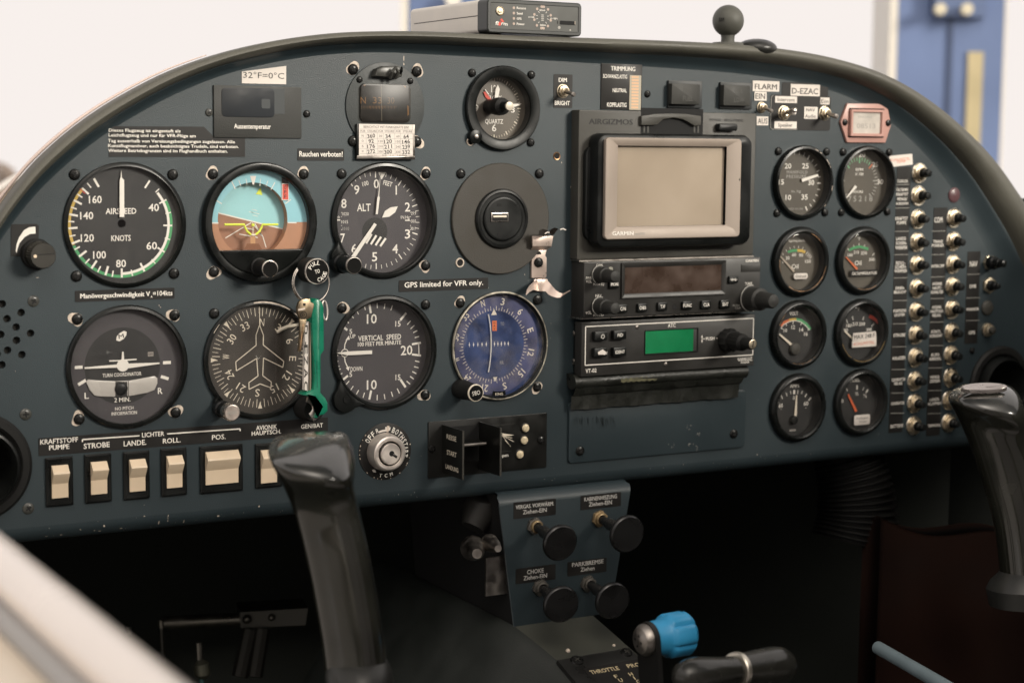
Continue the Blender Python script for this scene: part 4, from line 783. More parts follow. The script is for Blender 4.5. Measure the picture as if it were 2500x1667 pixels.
b.T(D, 'GARMIN', 316, 1489, 136, 25, WHT, bold=.02); b.T(D, 'aera500', 424, 1491, 64, 15, GRYP, bold=0)
c = at(D(1050, 1147), yb-1.1); b.flat([(c[0]+.5*cos(t*pi/6), c[1]+.9*sin(t*pi/6)) for t in range(12)], SLOT, yb-3); b.build('bezel', root)
sm = mat('screen_tan_reflection', (.40, .33, .255), .2, noise=.10, nscale=14, spec=.9)  # cream reflection on the glossy screen is put into its base colour
b = MB(); b.flat(P3, sm, yb+2.2); b.build('screen', root)
# ------------------------------------------------------------------ radio
def faceplate(v, pts, y): P = [at(v(*p), y) for p in pts]; return min(p[0] for p in P), max(p[0] for p in P), min(p[1] for p in P), max(p[1] for p in P)
yr = -17.; x0 = at(I(197, 280), yr)[0]; x1 = at(I(1322, 250), yr)[0]; z1 = (at(I(197, 102), yr)[1]+at(I(1322, 78), yr)[1])/2; z0 = (at(I(197, 462), yr)[1]+at(I(1315, 412), yr)[1])/2
root = thing('radio', 'black navigation radio with brown display, two left knobs and large TUNE knob', 'radio', ((x0+x1)/2, 0, (z0+z1)/2))
RAD = mat('radio_black', (.026, .025, .023), .42, noise=.12, nscale=40)
b = MB(yr-.1); b.slab(rr((x0+x1)/2, (z0+z1)/2, x1-x0, z1-z0, .6, 3), 0, yr, RAD, .5)
for s_, x, y, w, h in (('COM', 295, 125, 38, 18), ('PWR', 229, 206, 36, 16), ('VOL', 229, 227, 36, 18), ('PUSH SQ', 292, 246, 70, 15), ('NAV', 290, 318, 38, 18), ('VOL', 227, 427, 36, 18), ('PUSH ID', 290, 443, 64, 15), ('GARMIN', 1270, 95, 82, 17), ('TUNE', 1248, 242, 44, 18), ('PUSH', 1168, 381, 40, 13), ('CRSR', 1181, 397, 38, 13)):
    b.T(I, s_, x, y, w, h, GRYP if s_ in ('PUSH', 'CRSR') else WHT, bold=.02 if s_ == 'GARMIN' else 0)
c = at(I(776, 391), yr); b.flat(circ(c[0], c[1], 1.8, 20), SLOT, yr-.05); b.build('body', root)
q = box_px(I, 438, 98, 1102, 330, yr); q = (q[0], (z1-3+q[1])/2, q[2], q[3]); cz_ = at(I(770, 212), yr)[1]; hw = q[2]/2; hh = at(I(770, 100), yr)[1]-cz_
Q = (at(I(770, 212), yr)[0], cz_, q[2], hh*2); P = rr(*Q, .3, 3); b = MB(); b.loft([[(x, yr+.02, z) for x, z in P], [(x, yr-1.6, z) for x, z in rri(Q, .2, .3, 3)], [(x, yr-1.6, z) for x, z in rri(Q, 1.0, .3, 3)], [(x, yr-.3, z) for x, z in rri(Q, 3.4, .3, 3)]], RAD, cap1=False)
b.flat(rri(Q, 3.3, .3, 3), mat('brown_display', (.050, .030, .021), .3, noise=.35, nscale=55), yr-.2); b.build('display', root)
def button(root, v, x0, y0, x1, y1, txt, y, tw, th, m=BLK, dep=2.2, tm=WHT):
    q = box_px(v, x0, y0, x1, y1, y-dep); b = MB(y-dep-.12); b.slab(rr(*q, 1, 4), y, y-dep, m, .5)
    if txt: b.T(v, txt, (x0+x1)/2+1, (y0+y1)/2, tw, th, tm, bold=.025)
    b.build('button', root)
for x, y, s_, w in ((392, 246, 'MON', 46), (446, 402, 'C/N', 36), (572, 396, 'OBS', 42), (700, 388, 'T/F', 30), (858, 381, 'FUNC', 54), (979, 376, 'CLR', 38), (1100, 373, 'ENT', 36)): button(root, I, x-30, y-27, x+30, y+27, s_, yr, w, 20)
button(root, I, 1125, 195, 1183, 240, '', yr, 0, 0); b = MB(yr-2.4); b.Lp(I, [(1135, 216), (1174, 216)], 5); b.Pp(I, [(1130, 216), (1146, 207), (1146, 226)], WHT); b.Pp(I, [(1178, 216), (1162, 207), (1162, 226)], WHT); b.build('arrow_mark', root)
q = box_px(I, 1200, 118, 1320, 165, yr); b = MB(); b.slab(rr(*q, .4, 3), yr, yr-.5, RAD, .2); b.build('card_slot', root)
def knob(root, v, x, y, prof, y0, m=BLKM, name='knob', n=36, tip=None):
    c = at(v(x, y), y0); b = MB(); b.lathe(c[0], c[1], [(r, y0-d) for r, d in prof], m, n, prof[-1][0] > .5)
    b.build(name, root); return c
for y in (183, 384): c = knob(root, I, 296, y, [(6.2, 0), (6.2, 1), (5.6, 1.2), (5.4, 9), (4.4, 9.6), (4.4, 20), (3.8, 21.2), (.1, 21.6)], yr, mat('rubber_knob', (.022, .022, .020), .6, bump=.3, bscale=1500)); b = MB(); b.arc(c, -150, 20, 6.3, 6.9, GRYP, yr-1.1); b.build('knob_rim', root)
q = at(I(364, 152), yr); b = MB(); b.slab(circ(q[0], q[1], 2.1, 16), yr, yr-1, mat('dull_cream', (.30, .29, .24), .5)); b.build('indicator_cap', root)
c = knob(root, I, 1262, 335, [(9.6, 0), (9.6, .8), (8.8, 1.2), (8.6, 12), (7.4, 13), (6.6, 13.2), (6.0, 18), (5.6, 26), (4.8, 28), (.1, 28.4)], yr, MATS['rubber_knob']); b = MB(); b.arc(c, -170, 10, 9.6, 10.3, GRYP, yr-.9); b.build('knob_rim', root)
# the frame the radios slide into
root = thing('radio_rack', 'thin bare metal edged rack rails between the stacked radios', 'rack', (x0, 0, z0))
b = MB(); zz = at(I(640, 449), -14)[1]; b.box(x0-1, x1-4, -15, 0, z0-.9, z0+.2, STEEL); b.box(x0-1, x1-3, -12, 0, z1+.2, z1+1.2, STEELD); b.build('rail', root)
# ------------------------------------------------------------------ transponder
yt = -15.; x0 = at(I(182, 660), yt)[0]; x1 = at(I(1285, 600), yt)[0]; z1 = (at(I(185, 492), yt)[1]+at(I(1285, 435), yt)[1])/2; z0 = (at(I(182, 829), yt)[1]+at(I(1285, 768), yt)[1])/2
root = thing('transponder', 'black transponder with green display, white outline and ATC heading', 'transponder', ((x0+x1)/2, 0, (z0+z1)/2))
b = MB(yt-.1); b.slab(rr((x0+x1)/2, (z0+z1)/2, x1-x0, z1-z0, .5, 3), -6, yt, RAD, .4); b.slab(rr((x0+x1)/2+1, (z0+z1)/2, x1-x0-3, z1-z0-3, .2, 2), 0, -7, BLK)
fa = [at(I(208, 517), yt), at(I(1278, 461), yt), at(I(1275, 693), yt), at(I(208, 764), yt)]; fx0, fx1 = fa[0][0], (fa[1][0]+fa[2][0])/2; fz1, fz0 = (fa[0][1]+fa[1][1])/2, (fa[2][1]+fa[3][1])/2
for p, q in (((fx0, fz0), (fx1, fz0)), ((fx0, fz1), (fx1, fz1)), ((fx0, fz0), (fx0, fz1)), ((fx1, fz0), (fx1, fz1))): b.line(p, q, .75, WHT)
for s_, x, y, w, h in (('ATC', 758, 508, 50, 22), ('VT-02', 243, 796, 70, 24), ('PUSH', 1003, 592, 54, 20), ('GARRECHT', 1225, 720, 94, 14), ('Avionik', 1225, 742, 56, 14)): b.T(I, s_, x, y, w, h, bold=.03)
b.Lp(I, [(1182, 733), (1272, 729)], 3); b.Lp(I, [(1040, 590), (1060, 589)], 3); b.Lp(I, [(951, 575), (951, 612)], 4); b.Pp(I, [(945, 584), (957, 584), (951, 568)], WHT); b.Pp(I, [(945, 604), (957, 604), (951, 620)], WHT); b.Lp(I, [(955, 594), (970, 593)], 3); b.build('body', root)
for x, y, s_, w in ((305, 577, '', 0), (426, 570, 'FID', 34), (302, 682, '', 0), (424, 678, 'IDENT', 60)): button(root, I, x-38, y-30, x+44, y+28, s_, yt, w, 20, dep=4)
b = MB(yt-4.2); c = at(I(318, 578), yt-4.1); b.arc(c, 30, 330, 1.2, 1.6, WHT); b.line(c, (c[0], c[1]+1.9), .4, WHT); b.Pp(I, [(288, 694), (288, 678), (300, 670), (318, 660), (330, 670), (338, 676), (334, 694)], PAPER); b.T(I, 'E', 342, 684, 10, 16, WHT); b.build('button_marks', root)
q = box_px(I, 585, 530, 925, 685, yt); b = MB(); P = rr(q[0], q[1], q[2], q[3], .8, 4); b.loft([[(x, yt+.02, z) for x, z in P], [(x, yt-.8, z) for x, z in P], [(x, yt-.8, z) for x, z in rri(q, .4, .8, 4)], [(x, yt-.15, z) for x, z in rri(q, .9, .8, 4)]], BLK, cap1=False)
q2 = box_px(I, 588, 533, 895, 680, yt); LCD = mat('green_display', (.012, .21, .078), .22, noise=.22, nscale=30); b.slab(rr(*q2, .6, 3), yt, yt-.3, LCD); b.build('display', root)
ck = at(I(1110, 600), yt)
b = MB(); n = 12; rg_ = []
for r_, d_ in ((8.6, 0), (8.6, 6), (7.6, 8)): rg_.append([(ck[0]+(r_+(.5 if k % 2 else -.2))*cos(2*pi*k/24), yt-d_, ck[1]+(r_+(.5 if k % 2 else -.2))*sin(2*pi*k/24)) for k in range(24)])
b.loft(rg_, BLKM); b.build('outer_knob', root)
b = MB(); rg_ = []
for r_, d_ in ((6.4, 8), (6.2, 20), (5.0, 21.5), (4.3, 21.8), (4.2, 31), (3.7, 32)): rg_.append([(ck[0]+(r_+(.3 if k % 2 and d_ < 21 else 0))*cos(2*pi*k/32), yt-d_, ck[1]+(r_+(.3 if k % 2 and d_ < 21 else 0))*sin(2*pi*k/32)) for k in range(32)])
b.loft(rg_, BLKM); b.lathe(ck[0], ck[1], [(3.5, yt-32.05), (2.9, yt-32.3), (.1, yt-32.3)], BRASS, 24); b.line((ck[0]-.4, ck[1]-2.4), (ck[0]+.4, ck[1]+2.4), .7, SLOT, yt-32.4); b.build('inner_knob', root)
for x, y in ((130, 560), (131, 738)):
    p = hit(I(x, y), (x0+2.4, 0, 0), (1, 0, 0)); b = MB(); b.tube([(x0+3, p[1], p[2]), (x0+1.6, p[1], p[2])], [2.3, 1.9], STEELD, 18); b.tube([(x0+1.62, p[1], p[2]), (x0+1.55, p[1], p[2])], .8, SLOT, 6); b.build('side_screw', root)
for x, y in ((720, 754), (537, 519)): c = at(I(x, y), yt); screw(root, c[0], c[1], 1.5, yt, h=.5, m=STEELD)
# ------------------------------------------------------------------ leatherette cover roll and lower plate
q = box_px(I, 97, 1010, 1228, 1330); yl = -2
zt = at(I(100, 1000), yl)[1]; zb_ = (at(I(105, 1398), yl)[1]+at(I(1225, 1272), yl)[1])/2; xl, xr = at(I(102, 1250), yl)[0], at(I(1226, 1180), yl)[0]
root = thing('blanking_plate', 'plain blue grey panel plate below the rolled black cover', 'plate', ((xl+xr)/2, 0, (zt+zb_)/2))
b = MB(); b.slab(rr((xl+xr)/2, (zt+zb_)/2, xr-xl, zt-zb_, 3, 5), 0, yl, PANEL, .4); b.build('plate', root)
b = MB(yl-.1); rnd = random.Random(5); SMU = mat('grey_smudge', (.022, .030, .033), .35)
for i in range(46): x = 130+rnd.random()*260; b.Lp(I, [(x, 1085+rnd.random()*20), (x+rnd.random()*8, 1120+rnd.random()*50)], 1.5+rnd.random()*3, SMU)
for i in range(26):
    x, y = rnd.choice(((860, 1155), (940, 1200), (760, 1280), (890, 1275), (920, 1280))); x += rnd.gauss(0, 14); y += rnd.gauss(0, 12); b.Lp(I, [(x, y), (x+rnd.gauss(0, 7), y+rnd.gauss(0, 10))], 1.6, GRYP)
b.build('scuff_marks', root)
for p in ((171, 1307), (1152, 1198)): c = at(I(*p), yl); screw(root, c[0], c[1], 3.6, yl, h=1.6)
VIN = mat('black_leatherette', (.016, .017, .014), .45, noise=.25, nscale=90, bump=.8, bscale=500)
root = thing('leatherette_cover', 'rolled black leatherette cover hanging under the transponder', 'cover', ((xl+xr)/2, 0, zt+6))
za, zc = at(I(180, 870), -12)[1], at(I(1240, 800), -12)[1]; zr = (za+zc)/2; xa, xb = at(I(140, 880), -12)[0], at(I(1242, 810), -12)[0]
b = MB(); b.tube([(xa, -7, zr), ((xa+xb)/2, -7.5, zr+.4), (xb, -7, zr-.3)], [(5.5, 6.5)]*3, VIN, 24); b.slab(rr((xa+xb)/2, z0-1.5, xb-xa, 5, .5, 2), 0, -9, BLK)
b.build('roll', root)
ze = (at(I(135, 1055), -6)[1]+at(I(1200, 960), -6)[1])/2; zm = zr-4
b = MB(); n = 40; rows = []
for k, (y, z) in enumerate(((-11.5, zm), (-9, zm-5), (-6.5, (zm+ze)/2+2), (-5.2, ze+2), (-5, ze))): rows.append([(xa+1+(xb-xa-4)*i/n, y+.5*sin(i*1.7+k), z+.3*sin(i*.6+k*2)) for i in range(n+1)])
vs = [p for r_ in rows for p in r_]; fs = [(r_*(n+1)+i, r_*(n+1)+i+1, (r_+1)*(n+1)+i+1, (r_+1)*(n+1)+i) for r_ in range(4) for i in range(n)]; b.add(vs, fs, VIN)
b.Y = -8.6
b.build('hanging_flap', root)
b = MB(); P = [at(I(435+i*230/14, (852 if i % 2 else 846)-i*1.4), -14) for i in range(15)]+[at(I(665-i*230/14, (872 if i % 2 else 866)-(14-i)*1.0+2), -14) for i in range(15)]; b.slab(P[::-1], -13.4, -13.8, mat('tape_residue', (.10, .095, .05), .5, noise=.5, nscale=200)); b.build('tape_residue', root)
# ------------------------------------------------------------------ cup clip bracket
cq = at(B6(455, 860), -1); root = thing('spring_clip', 'bare pinkish metal spring clip bracket screwed beside the radio stack', 'bracket', (cq[0], 0, cq[1]))
CLM = mat('clip_metal', (.76, .62, .54), .36, .6, noise=.08, nscale=120)
b = MB(); b.slab([at(B6(*p), -2) for p in [(345, 1130), (575, 1132), (602, 1110), (605, 775), (580, 745), (605, 650), (322, 645), (328, 720), (345, 745)]], -.3, -2, CLM, .3)
b.slab([at(B6(*p), -7) for p in [(360, 578), (690, 580), (722, 402), (356, 402)]], -6, -7, CLM, .3)
P0 = [at(B6(*p), -2) for p in ((322, 648), (605, 650))]; P1 = [at(B6(*p), -7) for p in ((360, 578), (690, 580))]
b.add([(P0[0][0], -2, P0[0][1]), (P0[1][0], -2, P0[1][1]), (P1[1][0], -7, P1[1][1]), (P1[0][0], -7, P1[0][1])], [(0, 1, 2, 3)], CLM)
b.build('plate', root)
def strip(pts, w0, w1, m, name, root):   # curled strip: list of (x,y px, depth), widths along z
    b = MB(); n = len(pts); P = [at(B6(p[0], p[1]), p[2]) for p in pts]; vs = []
    for i, p in enumerate(pts):
        w = w0+(w1-w0)*i/(n-1); x, z = P[i]; vs += [(x, p[2], z+w/2), (x, p[2], z-w/2), (x+.1, p[2]+.7, z-w/2), (x+.1, p[2]+.7, z+w/2)]
    fs = []
    for i in range(n-1):
        for k in range(4): fs.append((4*i+k, 4*i+(k+1) % 4, 4*i+4+(k+1) % 4, 4*i+4+k))
    fs += [(0, 1, 2, 3), (4*n-4, 4*n-3, 4*n-2, 4*n-1)]
    b.add(vs, fs, m); return b.build(name, root)
def sheet(top, bot, deps, m, name):
    b = MB(); n = len(top); vs = []
    for i in range(n):
        for q, o in ((top[i], 0), (bot[i], 0), (bot[i], .6), (top[i], .6)):
            x, z = at(B6(*q), deps[i]); vs.append((x, deps[i]+o, z))
    fs = [(4*i+k, 4*i+(k+1) % 4, 4*i+4+(k+1) % 4, 4*i+4+k) for i in range(n-1) for k in range(4)]+[(3, 2, 1, 0), (4*n-4, 4*n-3, 4*n-2, 4*n-1)]
    b.add(vs, fs, m); return b.build(name, root, ang=50)
sheet([(590, 1150), (650, 1210), (700, 1270), (760, 1340), (820, 1380), (880, 1402), (930, 1385), (1015, 1340)], [(520, 1360), (585, 1362), (640, 1420), (700, 1450), (770, 1472), (840, 1470), (900, 1425), (1010, 1356)], [-3, -4, -7, -10, -12, -13.5, -16, -21], CLM, 'lower_right_arm')
sheet([(440, 1150), (380, 1200), (310, 1260), (262, 1340), (243, 1420)], [(470, 1362), (440, 1350), (370, 1340), (300, 1375), (250, 1428)], [-3, -5, -9, -12, -15], CLM, 'lower_left_arm')
b = MB(); b.slab([at(B6(*p), -3) for p in [(450, 1362), (590, 1362), (640, 1250), (618, 1150), (395, 1155), (340, 1290)]], -2.3, -3, CLM, .2); b.build('lower_yoke', root)
CU = mat('clip_metal_shaded', (.05, .045, .04), .4, .6)  # dark copy of the clip metal: shade painted on the curled upper arms
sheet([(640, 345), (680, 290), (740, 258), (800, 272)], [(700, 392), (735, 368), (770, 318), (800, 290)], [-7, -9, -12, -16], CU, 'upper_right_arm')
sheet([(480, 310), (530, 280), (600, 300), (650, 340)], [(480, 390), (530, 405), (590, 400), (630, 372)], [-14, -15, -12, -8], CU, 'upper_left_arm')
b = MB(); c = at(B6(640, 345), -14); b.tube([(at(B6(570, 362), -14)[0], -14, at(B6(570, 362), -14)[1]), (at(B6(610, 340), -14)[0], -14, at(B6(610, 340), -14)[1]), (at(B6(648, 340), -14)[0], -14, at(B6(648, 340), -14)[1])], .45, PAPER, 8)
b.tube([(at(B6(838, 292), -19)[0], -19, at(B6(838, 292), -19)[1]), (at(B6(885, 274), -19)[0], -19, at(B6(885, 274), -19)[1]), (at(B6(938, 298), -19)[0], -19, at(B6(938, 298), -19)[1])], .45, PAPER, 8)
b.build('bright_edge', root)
c = at(B6(458, 860), -2); screw(root, c[0], c[1], 3.6, -2, h=2); c = at(B6(456, 722), -2); b = MB(); b.arc(c, -90, 90, 0, 2.5, SLOT, -2.06); b.build('half_round_hole', root)
c = at(H(945, 345)); b = MB(); root2 = root; screw(root, c[0], c[1], 3.6, 0).rotation_euler.y = .8
# threaded hole by the dock
c = at(C_(1069, 997)); b = MB(); b.lathe(c[0], c[1], [(3.0, -.05), (2.7, -.6), (2.1, -.4), (1.7, 1)], COPPER, 20); b.flat(circ(c[0], c[1], 1.9, 18), SLOT, -.15); HOLE_BUSH = b
# ------------------------------------------------------------------ rocker switches
RIDGE = -6.5
def rocker(label, v, x0, y0, x1, y1, rx0, ry0, rx1, ry1):
    q = box_px(v, x0, y0, x1, y1, -1.5); root = thing('rocker_switch', label, 'switch', (q[0], 0, q[1]), 'cream rocker switches in a row')
    b = MB(); P = rr(*q, .5, 3); b.loft([[(x, 0, z) for x, z in P], [(x, -1.6, z) for x, z in P], [(x, -2.3, z) for x, z in inset(P, .9)], [(x, -2.3, z) for x, z in rri(q, 2.0, .5, 3)], [(x, -1.7, z) for x, z in rri(q, 2.4, .5, 3)]], BLK); b.build('frame', root)
    yb = -2.4; r = box_px(v, rx0, ry0, rx1, ry1, yb); x0, x1 = r[0]-r[2]/2, r[0]+r[2]/2; z0, z1 = r[1]-r[3]/2, r[1]+r[3]/2; h = z1-z0
    prof = [(z1, -1.0), (z1, yb-.5), (z1-h*.03, yb-1.2), (z1-h*.19, yb-RIDGE*-.0-4.6), (z1-h*.23, yb-4.9), (z1-h*.27, yb-4.6), (z0+h*.44, yb-.5), (z0, yb-.3), (z0, -1.0)]
    n = len(prof); b = MB(); b.add([(x0, y, z) for z, y in prof]+[(x1, y, z) for z, y in prof], [(i, i+1, n+i+1, n+i) for i in range(n-1)]+[tuple(range(n)), tuple(range(2*n-1, n-1, -1))], CREAM); b.build('rocker', root, ang=15)
rocker('first cream rocker switch, under the word KRAFTSTOFF PUMPE', F, 293, 1216, 466, 1527, 330, 1268, 434, 1476)
rocker('cream rocker switch under the word STROBE', F, 543, 1196, 711, 1505, 580, 1245, 682, 1452)
rocker('cream rocker switch under the word LANDE', F, 790, 1180, 954, 1484, 826, 1230, 926, 1434)
rocker('cream rocker switch under the word ROLL', F, 1030, 1160, 1191, 1462, 1064, 1207, 1162, 1411)
rocker('widest cream rocker switch, under the word POS.', F, 1279, 1141, 1549, 1440, 1312, 1177, 1520, 1386)
rocker('cream rocker switch under AVIONIK HAUPTSCH, half hidden by the control stick', G, 456, 1258, 625, 1540, 489, 1300, 590, 1510)
q0, q1, q2_ = at(F(245, 1140)), at(F(1560, 1060)), at(G(915, 1150)); q3 = at(G(915, 1215))
za = (at(F(245, 1085))[1]+at(G(912, 1103))[1])/2; zb2 = (at(F(247, 1203))[1]+at(G(430, 1240))[1])/2
b = MB(-.45); b.slab(rr((q0[0]+q2_[0])/2, (za+zb2)/2, q2_[0]-q0[0], za-zb2, .5, 2), -.02, -.36, PLAC)
for s_, x, y, w, h in (('KRAFTSTOFF', 378, 1112, 242, 30), ('PUMPE', 378, 1152, 130, 30), ('STROBE', 617, 1141, 166, 32), ('LICHTER', 977, 1071, 142, 28), ('LANDE.', 861, 1126, 144, 32), ('ROLL.', 1096, 1110, 114, 30), ('POS.', 1396, 1088, 88, 30)): b.T(F, s_, x, y, w, h, bold=.03)
for s_, x, y, w, h in (('AVIONIK', 525, 1157, 134, 28), ('HAUPTSCH.', 524, 1190, 188, 26), ('GEN/BAT', 815, 1148, 140, 26)): b.T(G, s_, x, y, w, h, bold=.03)
for P in ([(526, 1120), (526, 1104), (890, 1080)], [(1066, 1068), (1532, 1036), (1532, 1050)]): b.Lp(F, P, 8)
b.build('placard', None, 'long black placard with switch names KRAFTSTOFF PUMPE, STROBE, LICHTER above the rockers', 'placard', loc=((q0[0]+q2_[0])/2, 0, (za+zb2)/2))
# ------------------------------------------------------------------ ignition switch
c = box_px(G, 1096, 1127, 1462, 1493); c = at(G(1279, 1310)); root = thing('ignition_switch', 'round chromed key switch on black disc reading OFF R BOTH START', 'key switch', (c[0], 0, c[1]))
b = MB(-.7); kx, kz = kpx(G, 1280, 1310); R = 183*kz*.99; b.slab(circ(c[0], c[1], R, 56), 0, -.6, PLAC, .15)
for st, a0, da, w in (('OFF', -58, 11, 2.1), ('BOTH', 24, 10.5, 2.1), ('START', 66, 9.6, 2.0)):
    for i, ch in enumerate(st): a = a0+i*da; x, z = pol(*c, a, R*.79); b.text(ch, x, z, w, 3.7, WHT, a, None, .02)
x, z = pol(*c, -22, R*.80); b.text('R', x, z, 2.1, 3.2, WHT, -18, None, .02)
b.arc(c, -20, 6, R*.70, R*.77, PAPER); b.arc(c, 0, 14, R*.74, R*.86, PAPER, -.72, 4); b.arc(c, 4, 10, R*.68, R*.9, CHIPM, -.73, 2)
for i, ch in enumerate('TCM'): a = 193-i*14; x, z = pol(*c, a-1, R*.85); b.text(ch, x, z, 2.1, 2.4, WHT, a-180, None, .01)
for i in range(5): p_ = pol(*c, 213, R*.82); a = 150+i*30; b.line(p_, (p_[0]+1.9*sin(radians(a-180)), p_[1]+1.9*cos(radians(a-180))), .5, WHT)
rnd = random.Random(4)
for i in range(16): a = rnd.uniform(60, 330); b.arc(c, a, a+rnd.uniform(1, 4), R*.965, R*.99, CHIPM, -.75, 2)
b.build('name_disc', root)
SATIN = mat('satin_nickel', (.78, .71, .65), .42, .8, noise=.12, nscale=120)
cc = (c[0]-.7, c[1]); b = MB(); b.lathe(cc[0], cc[1], [(R*.66, -.6), (R*.66, -3.5), (R*.62, -8), (R*.60, -9.6), (R*.55, -10.4), (R*.46, -10.4), (R*.43, -9.8)], SATIN, 56); b.lathe(cc[0], cc[1], [(R*.43, -9.8), (R*.42, -5.5), (R*.34, -5.5)], SLOT, 40); b.build('collar', root)
b = MB(); b.lathe(cc[0], cc[1], [(R*.37, -5), (R*.37, -11), (R*.34, -11.8), (R*.05, -11.9)], SATIN, 44); c2 = cc; y_ = -12; b.slab(circ(c2[0]+.3, c2[1]+.3, 1.9, 18), -11.9, y_, SLOT); b.line((c2[0]-.8, c2[1]+1.0), (c2[0]+4.2, c2[1]-2.6), 1.7, SLOT, -12.06); b.line((c2[0]+1.2, c2[1]-.1), (c2[0]+3.0, c2[1]-1.4), .4, STEEL, -12.1); b.build('lock_barrel', root)
# ------------------------------------------------------------------ flap switch
xa = at(H(246, 1300))[0]; xb = at(H(1000, 1240))[0]; zt = (at(H(246, 1120))[1]+at(H(1000, 1066))[1])/2; zb3 = (at(H(250, 1480))[1]+at(H(998, 1410))[1])/2
root = thing('flap_switch', 'black flap selector plate with two projecting guards and three round cream lamps', 'switch', ((xa+xb)/2, 0, (zt+zb3)/2))
FLP = mat('flap_black', (.007, .007, .006), .42, noise=.3, nscale=80); b = MB(-1.35); b.slab(rr((xa+xb)/2, (zt+zb3)/2, xb-xa, zt-zb3, .4, 2), 0, -1.2, FLP, .15)
b.Pp(H, [(700, 1195), (720, 1192), (720, 1218), (700, 1218)], CRM); b.Pp(H, [(722, 1195), (800, 1207), (722, 1216)], CRM)
for e in ((796, 1248), (775, 1280), (785, 1225)): b.Lp(H, [(724, 1212), e], 3, CRM)
b.Lp(H, [(740, 1240), (775, 1278)], 3, CRM); b.T(H, 'Klappen', 716, 1337, 90, 20, WHT, bold=.02)
for P in ([(640, 1150), (808, 1132)], [(640, 1318), (776, 1308)]): b.Lp(H, P, 2, GREYP)
b.build('plate', root)
for x, y in ((872, 1162), (864, 1240), (836, 1330)):
    c = at(H(x, y), -2.2); l = MB(); l.lathe(c[0], c[1], [(3.8, -1.2), (3.8, -2.0), (3.3, -2.3), (2.9, -2.0)], FLP, 28); l.lathe(c[0], c[1], [(3.0, -1.9), (2.6, -2.7), (1.6, -3.1), (.1, -3.2)], mat('cream_lens', (.66, .56, .38), .3, noise=.25, nscale=500), 24); l.build('lamp', root)
for p in ((273, 1295), (968, 1238)): c = at(H(*p), -1.2); screw(root, c[0], c[1], 2.8, -1.2, h=1.4)
gx0 = at(H(336, 1300), -1.2)[0]; yfin = -31.; gx1 = at(H(572, 1290), -1.2)[0]
def fin(xb, zz0, zz1, txt=False, name='guard'):
    b = MB(); b.box(xb, xb+1.3, yfin, -1.2, zz0, zz1, FLP)
    b.tube([(xb+.6, yfin, zz0), (xb+.6, yfin, zz1)], .75, GREYP, 8)
    if txt:
        for s_, x, y, hh in (('REISE', 398, 1224, 30), ('START', 399, 1325, 30), ('LANDUNG', 401, 1418, 28)):
            P = hit(H(x, y), (xb-.05, 0, 0), (1, 0, 0)); w = abs(hit(H(x+30, y), (xb, 0, 0), (1, 0, 0))[1]-hit(H(x-30, y), (xb, 0, 0), (1, 0, 0))[1])*((80 if txt and s_ == 'LANDUNG' else 62)/60)
            hm = abs(hit(H(x, y-hh/2), (xb, 0, 0), (1, 0, 0))[2]-hit(H(x, y+hh/2), (xb, 0, 0), (1, 0, 0))[2])
            b.text(s_, 0, 0, w, hm, CRM, frame=((xb-.08, P[1], P[2]), (0, -1, 0), (0, 0, 1)), bold=.015)
    b.build(name, root)
P = hit(H(467, 1320), (gx0, 0, 0), (1, 0, 0)); yfin = P[1]
f0 = hit(H(467, 1180), (gx0, 0, 0), (1, 0, 0))[2]; f1 = hit(H(467, 1492), (gx0, 0, 0), (1, 0, 0))[2]; fin(gx0, f1, f0, True); fin(gx1, f1, f0, name='guard')
b = MB(); b.box(gx0+1.4, gx1-.1, -1.6, -1.2, f1+6, f0-2, SLOT); zl = (f0+f1)/2+4; b.box(gx0+4, gx1-3, -17, -1.2, zl-.7, zl+.7, FLP); b.tube([(gx0+4, -17, zl), (gx1-3, -17, zl)], 1.1, STEELD, 10); b.build('lever', root)
# ------------------------------------------------------------------ circuit breakers
def breaker_proto(x, y):
    c = at(J(x, y), -1); root = thing('circuit_breaker', 'x', 'circuit breaker', (c[0], 0, c[1])); b = MB()
    cx, cz = c
    b.lathe(cx, cz, [(8.2, -.1), (8.2, -.8), (7.9, -1.1), (5.8, -1.1)], mat('bright_washer', (.70, .64, .54), .3, 1, noise=.2, nscale=200), 36); b.build('washer', root); b = MB()
    P = [(cx+5.9*cos(radians(a)), cz+5.9*sin(radians(a))) for a in (-40, 12, 28, 60, 120, 180, 240, 300)]
    P = [(cx+6.8*cos(radians(a)), cz+6.8*sin(radians(a))) for a in range(30, 390, 60)]; b.slab(P, -.9, -2.9, BRASS, .4); b.lathe(cx, cz, [(4.9, -2.9), (4.9, -4.6), (4.4, -4.9), (3.6, -4.2)], BRASS, 28)
    b.slab([(cx+2.8, cz-1.6), (cx+6.5, cz-2.2), (cx+6.5, cz+2.2), (cx+2.8, cz+1.6)], -2.8, -2.95, SLOT); b.build('hex_nut', root); b = MB()
    b.lathe(cx, cz, [(3.5, -2), (3.5, -8.0), (2.9, -8.6), (2.9, -11.6), (2.5, -12.2), (.1, -12.3)], BLK, 26); b.build('button', root); return root
col1 = [('ÖLDRUCK', 1035, 60), ('ÖLTEMP', 1028, 204), ('KRAFTST PUMPE', 1025, 352), ('LANDESCHEINWERFER', 1022, 500), ('ROLLSCHEINWERFER', 1020, 645), ('INNENBELEUCHT', 1018, 795), ('POSITIONSLICHTER', 1016, 943), ('STROBE', 1012, 1090), ('ANLASSER', 1010, 1235), ('GENERATOR RELAIS', 1005, 1385), ('GENERATOR', 1003, 1527), ('BATTERIE', 998, 1670)]
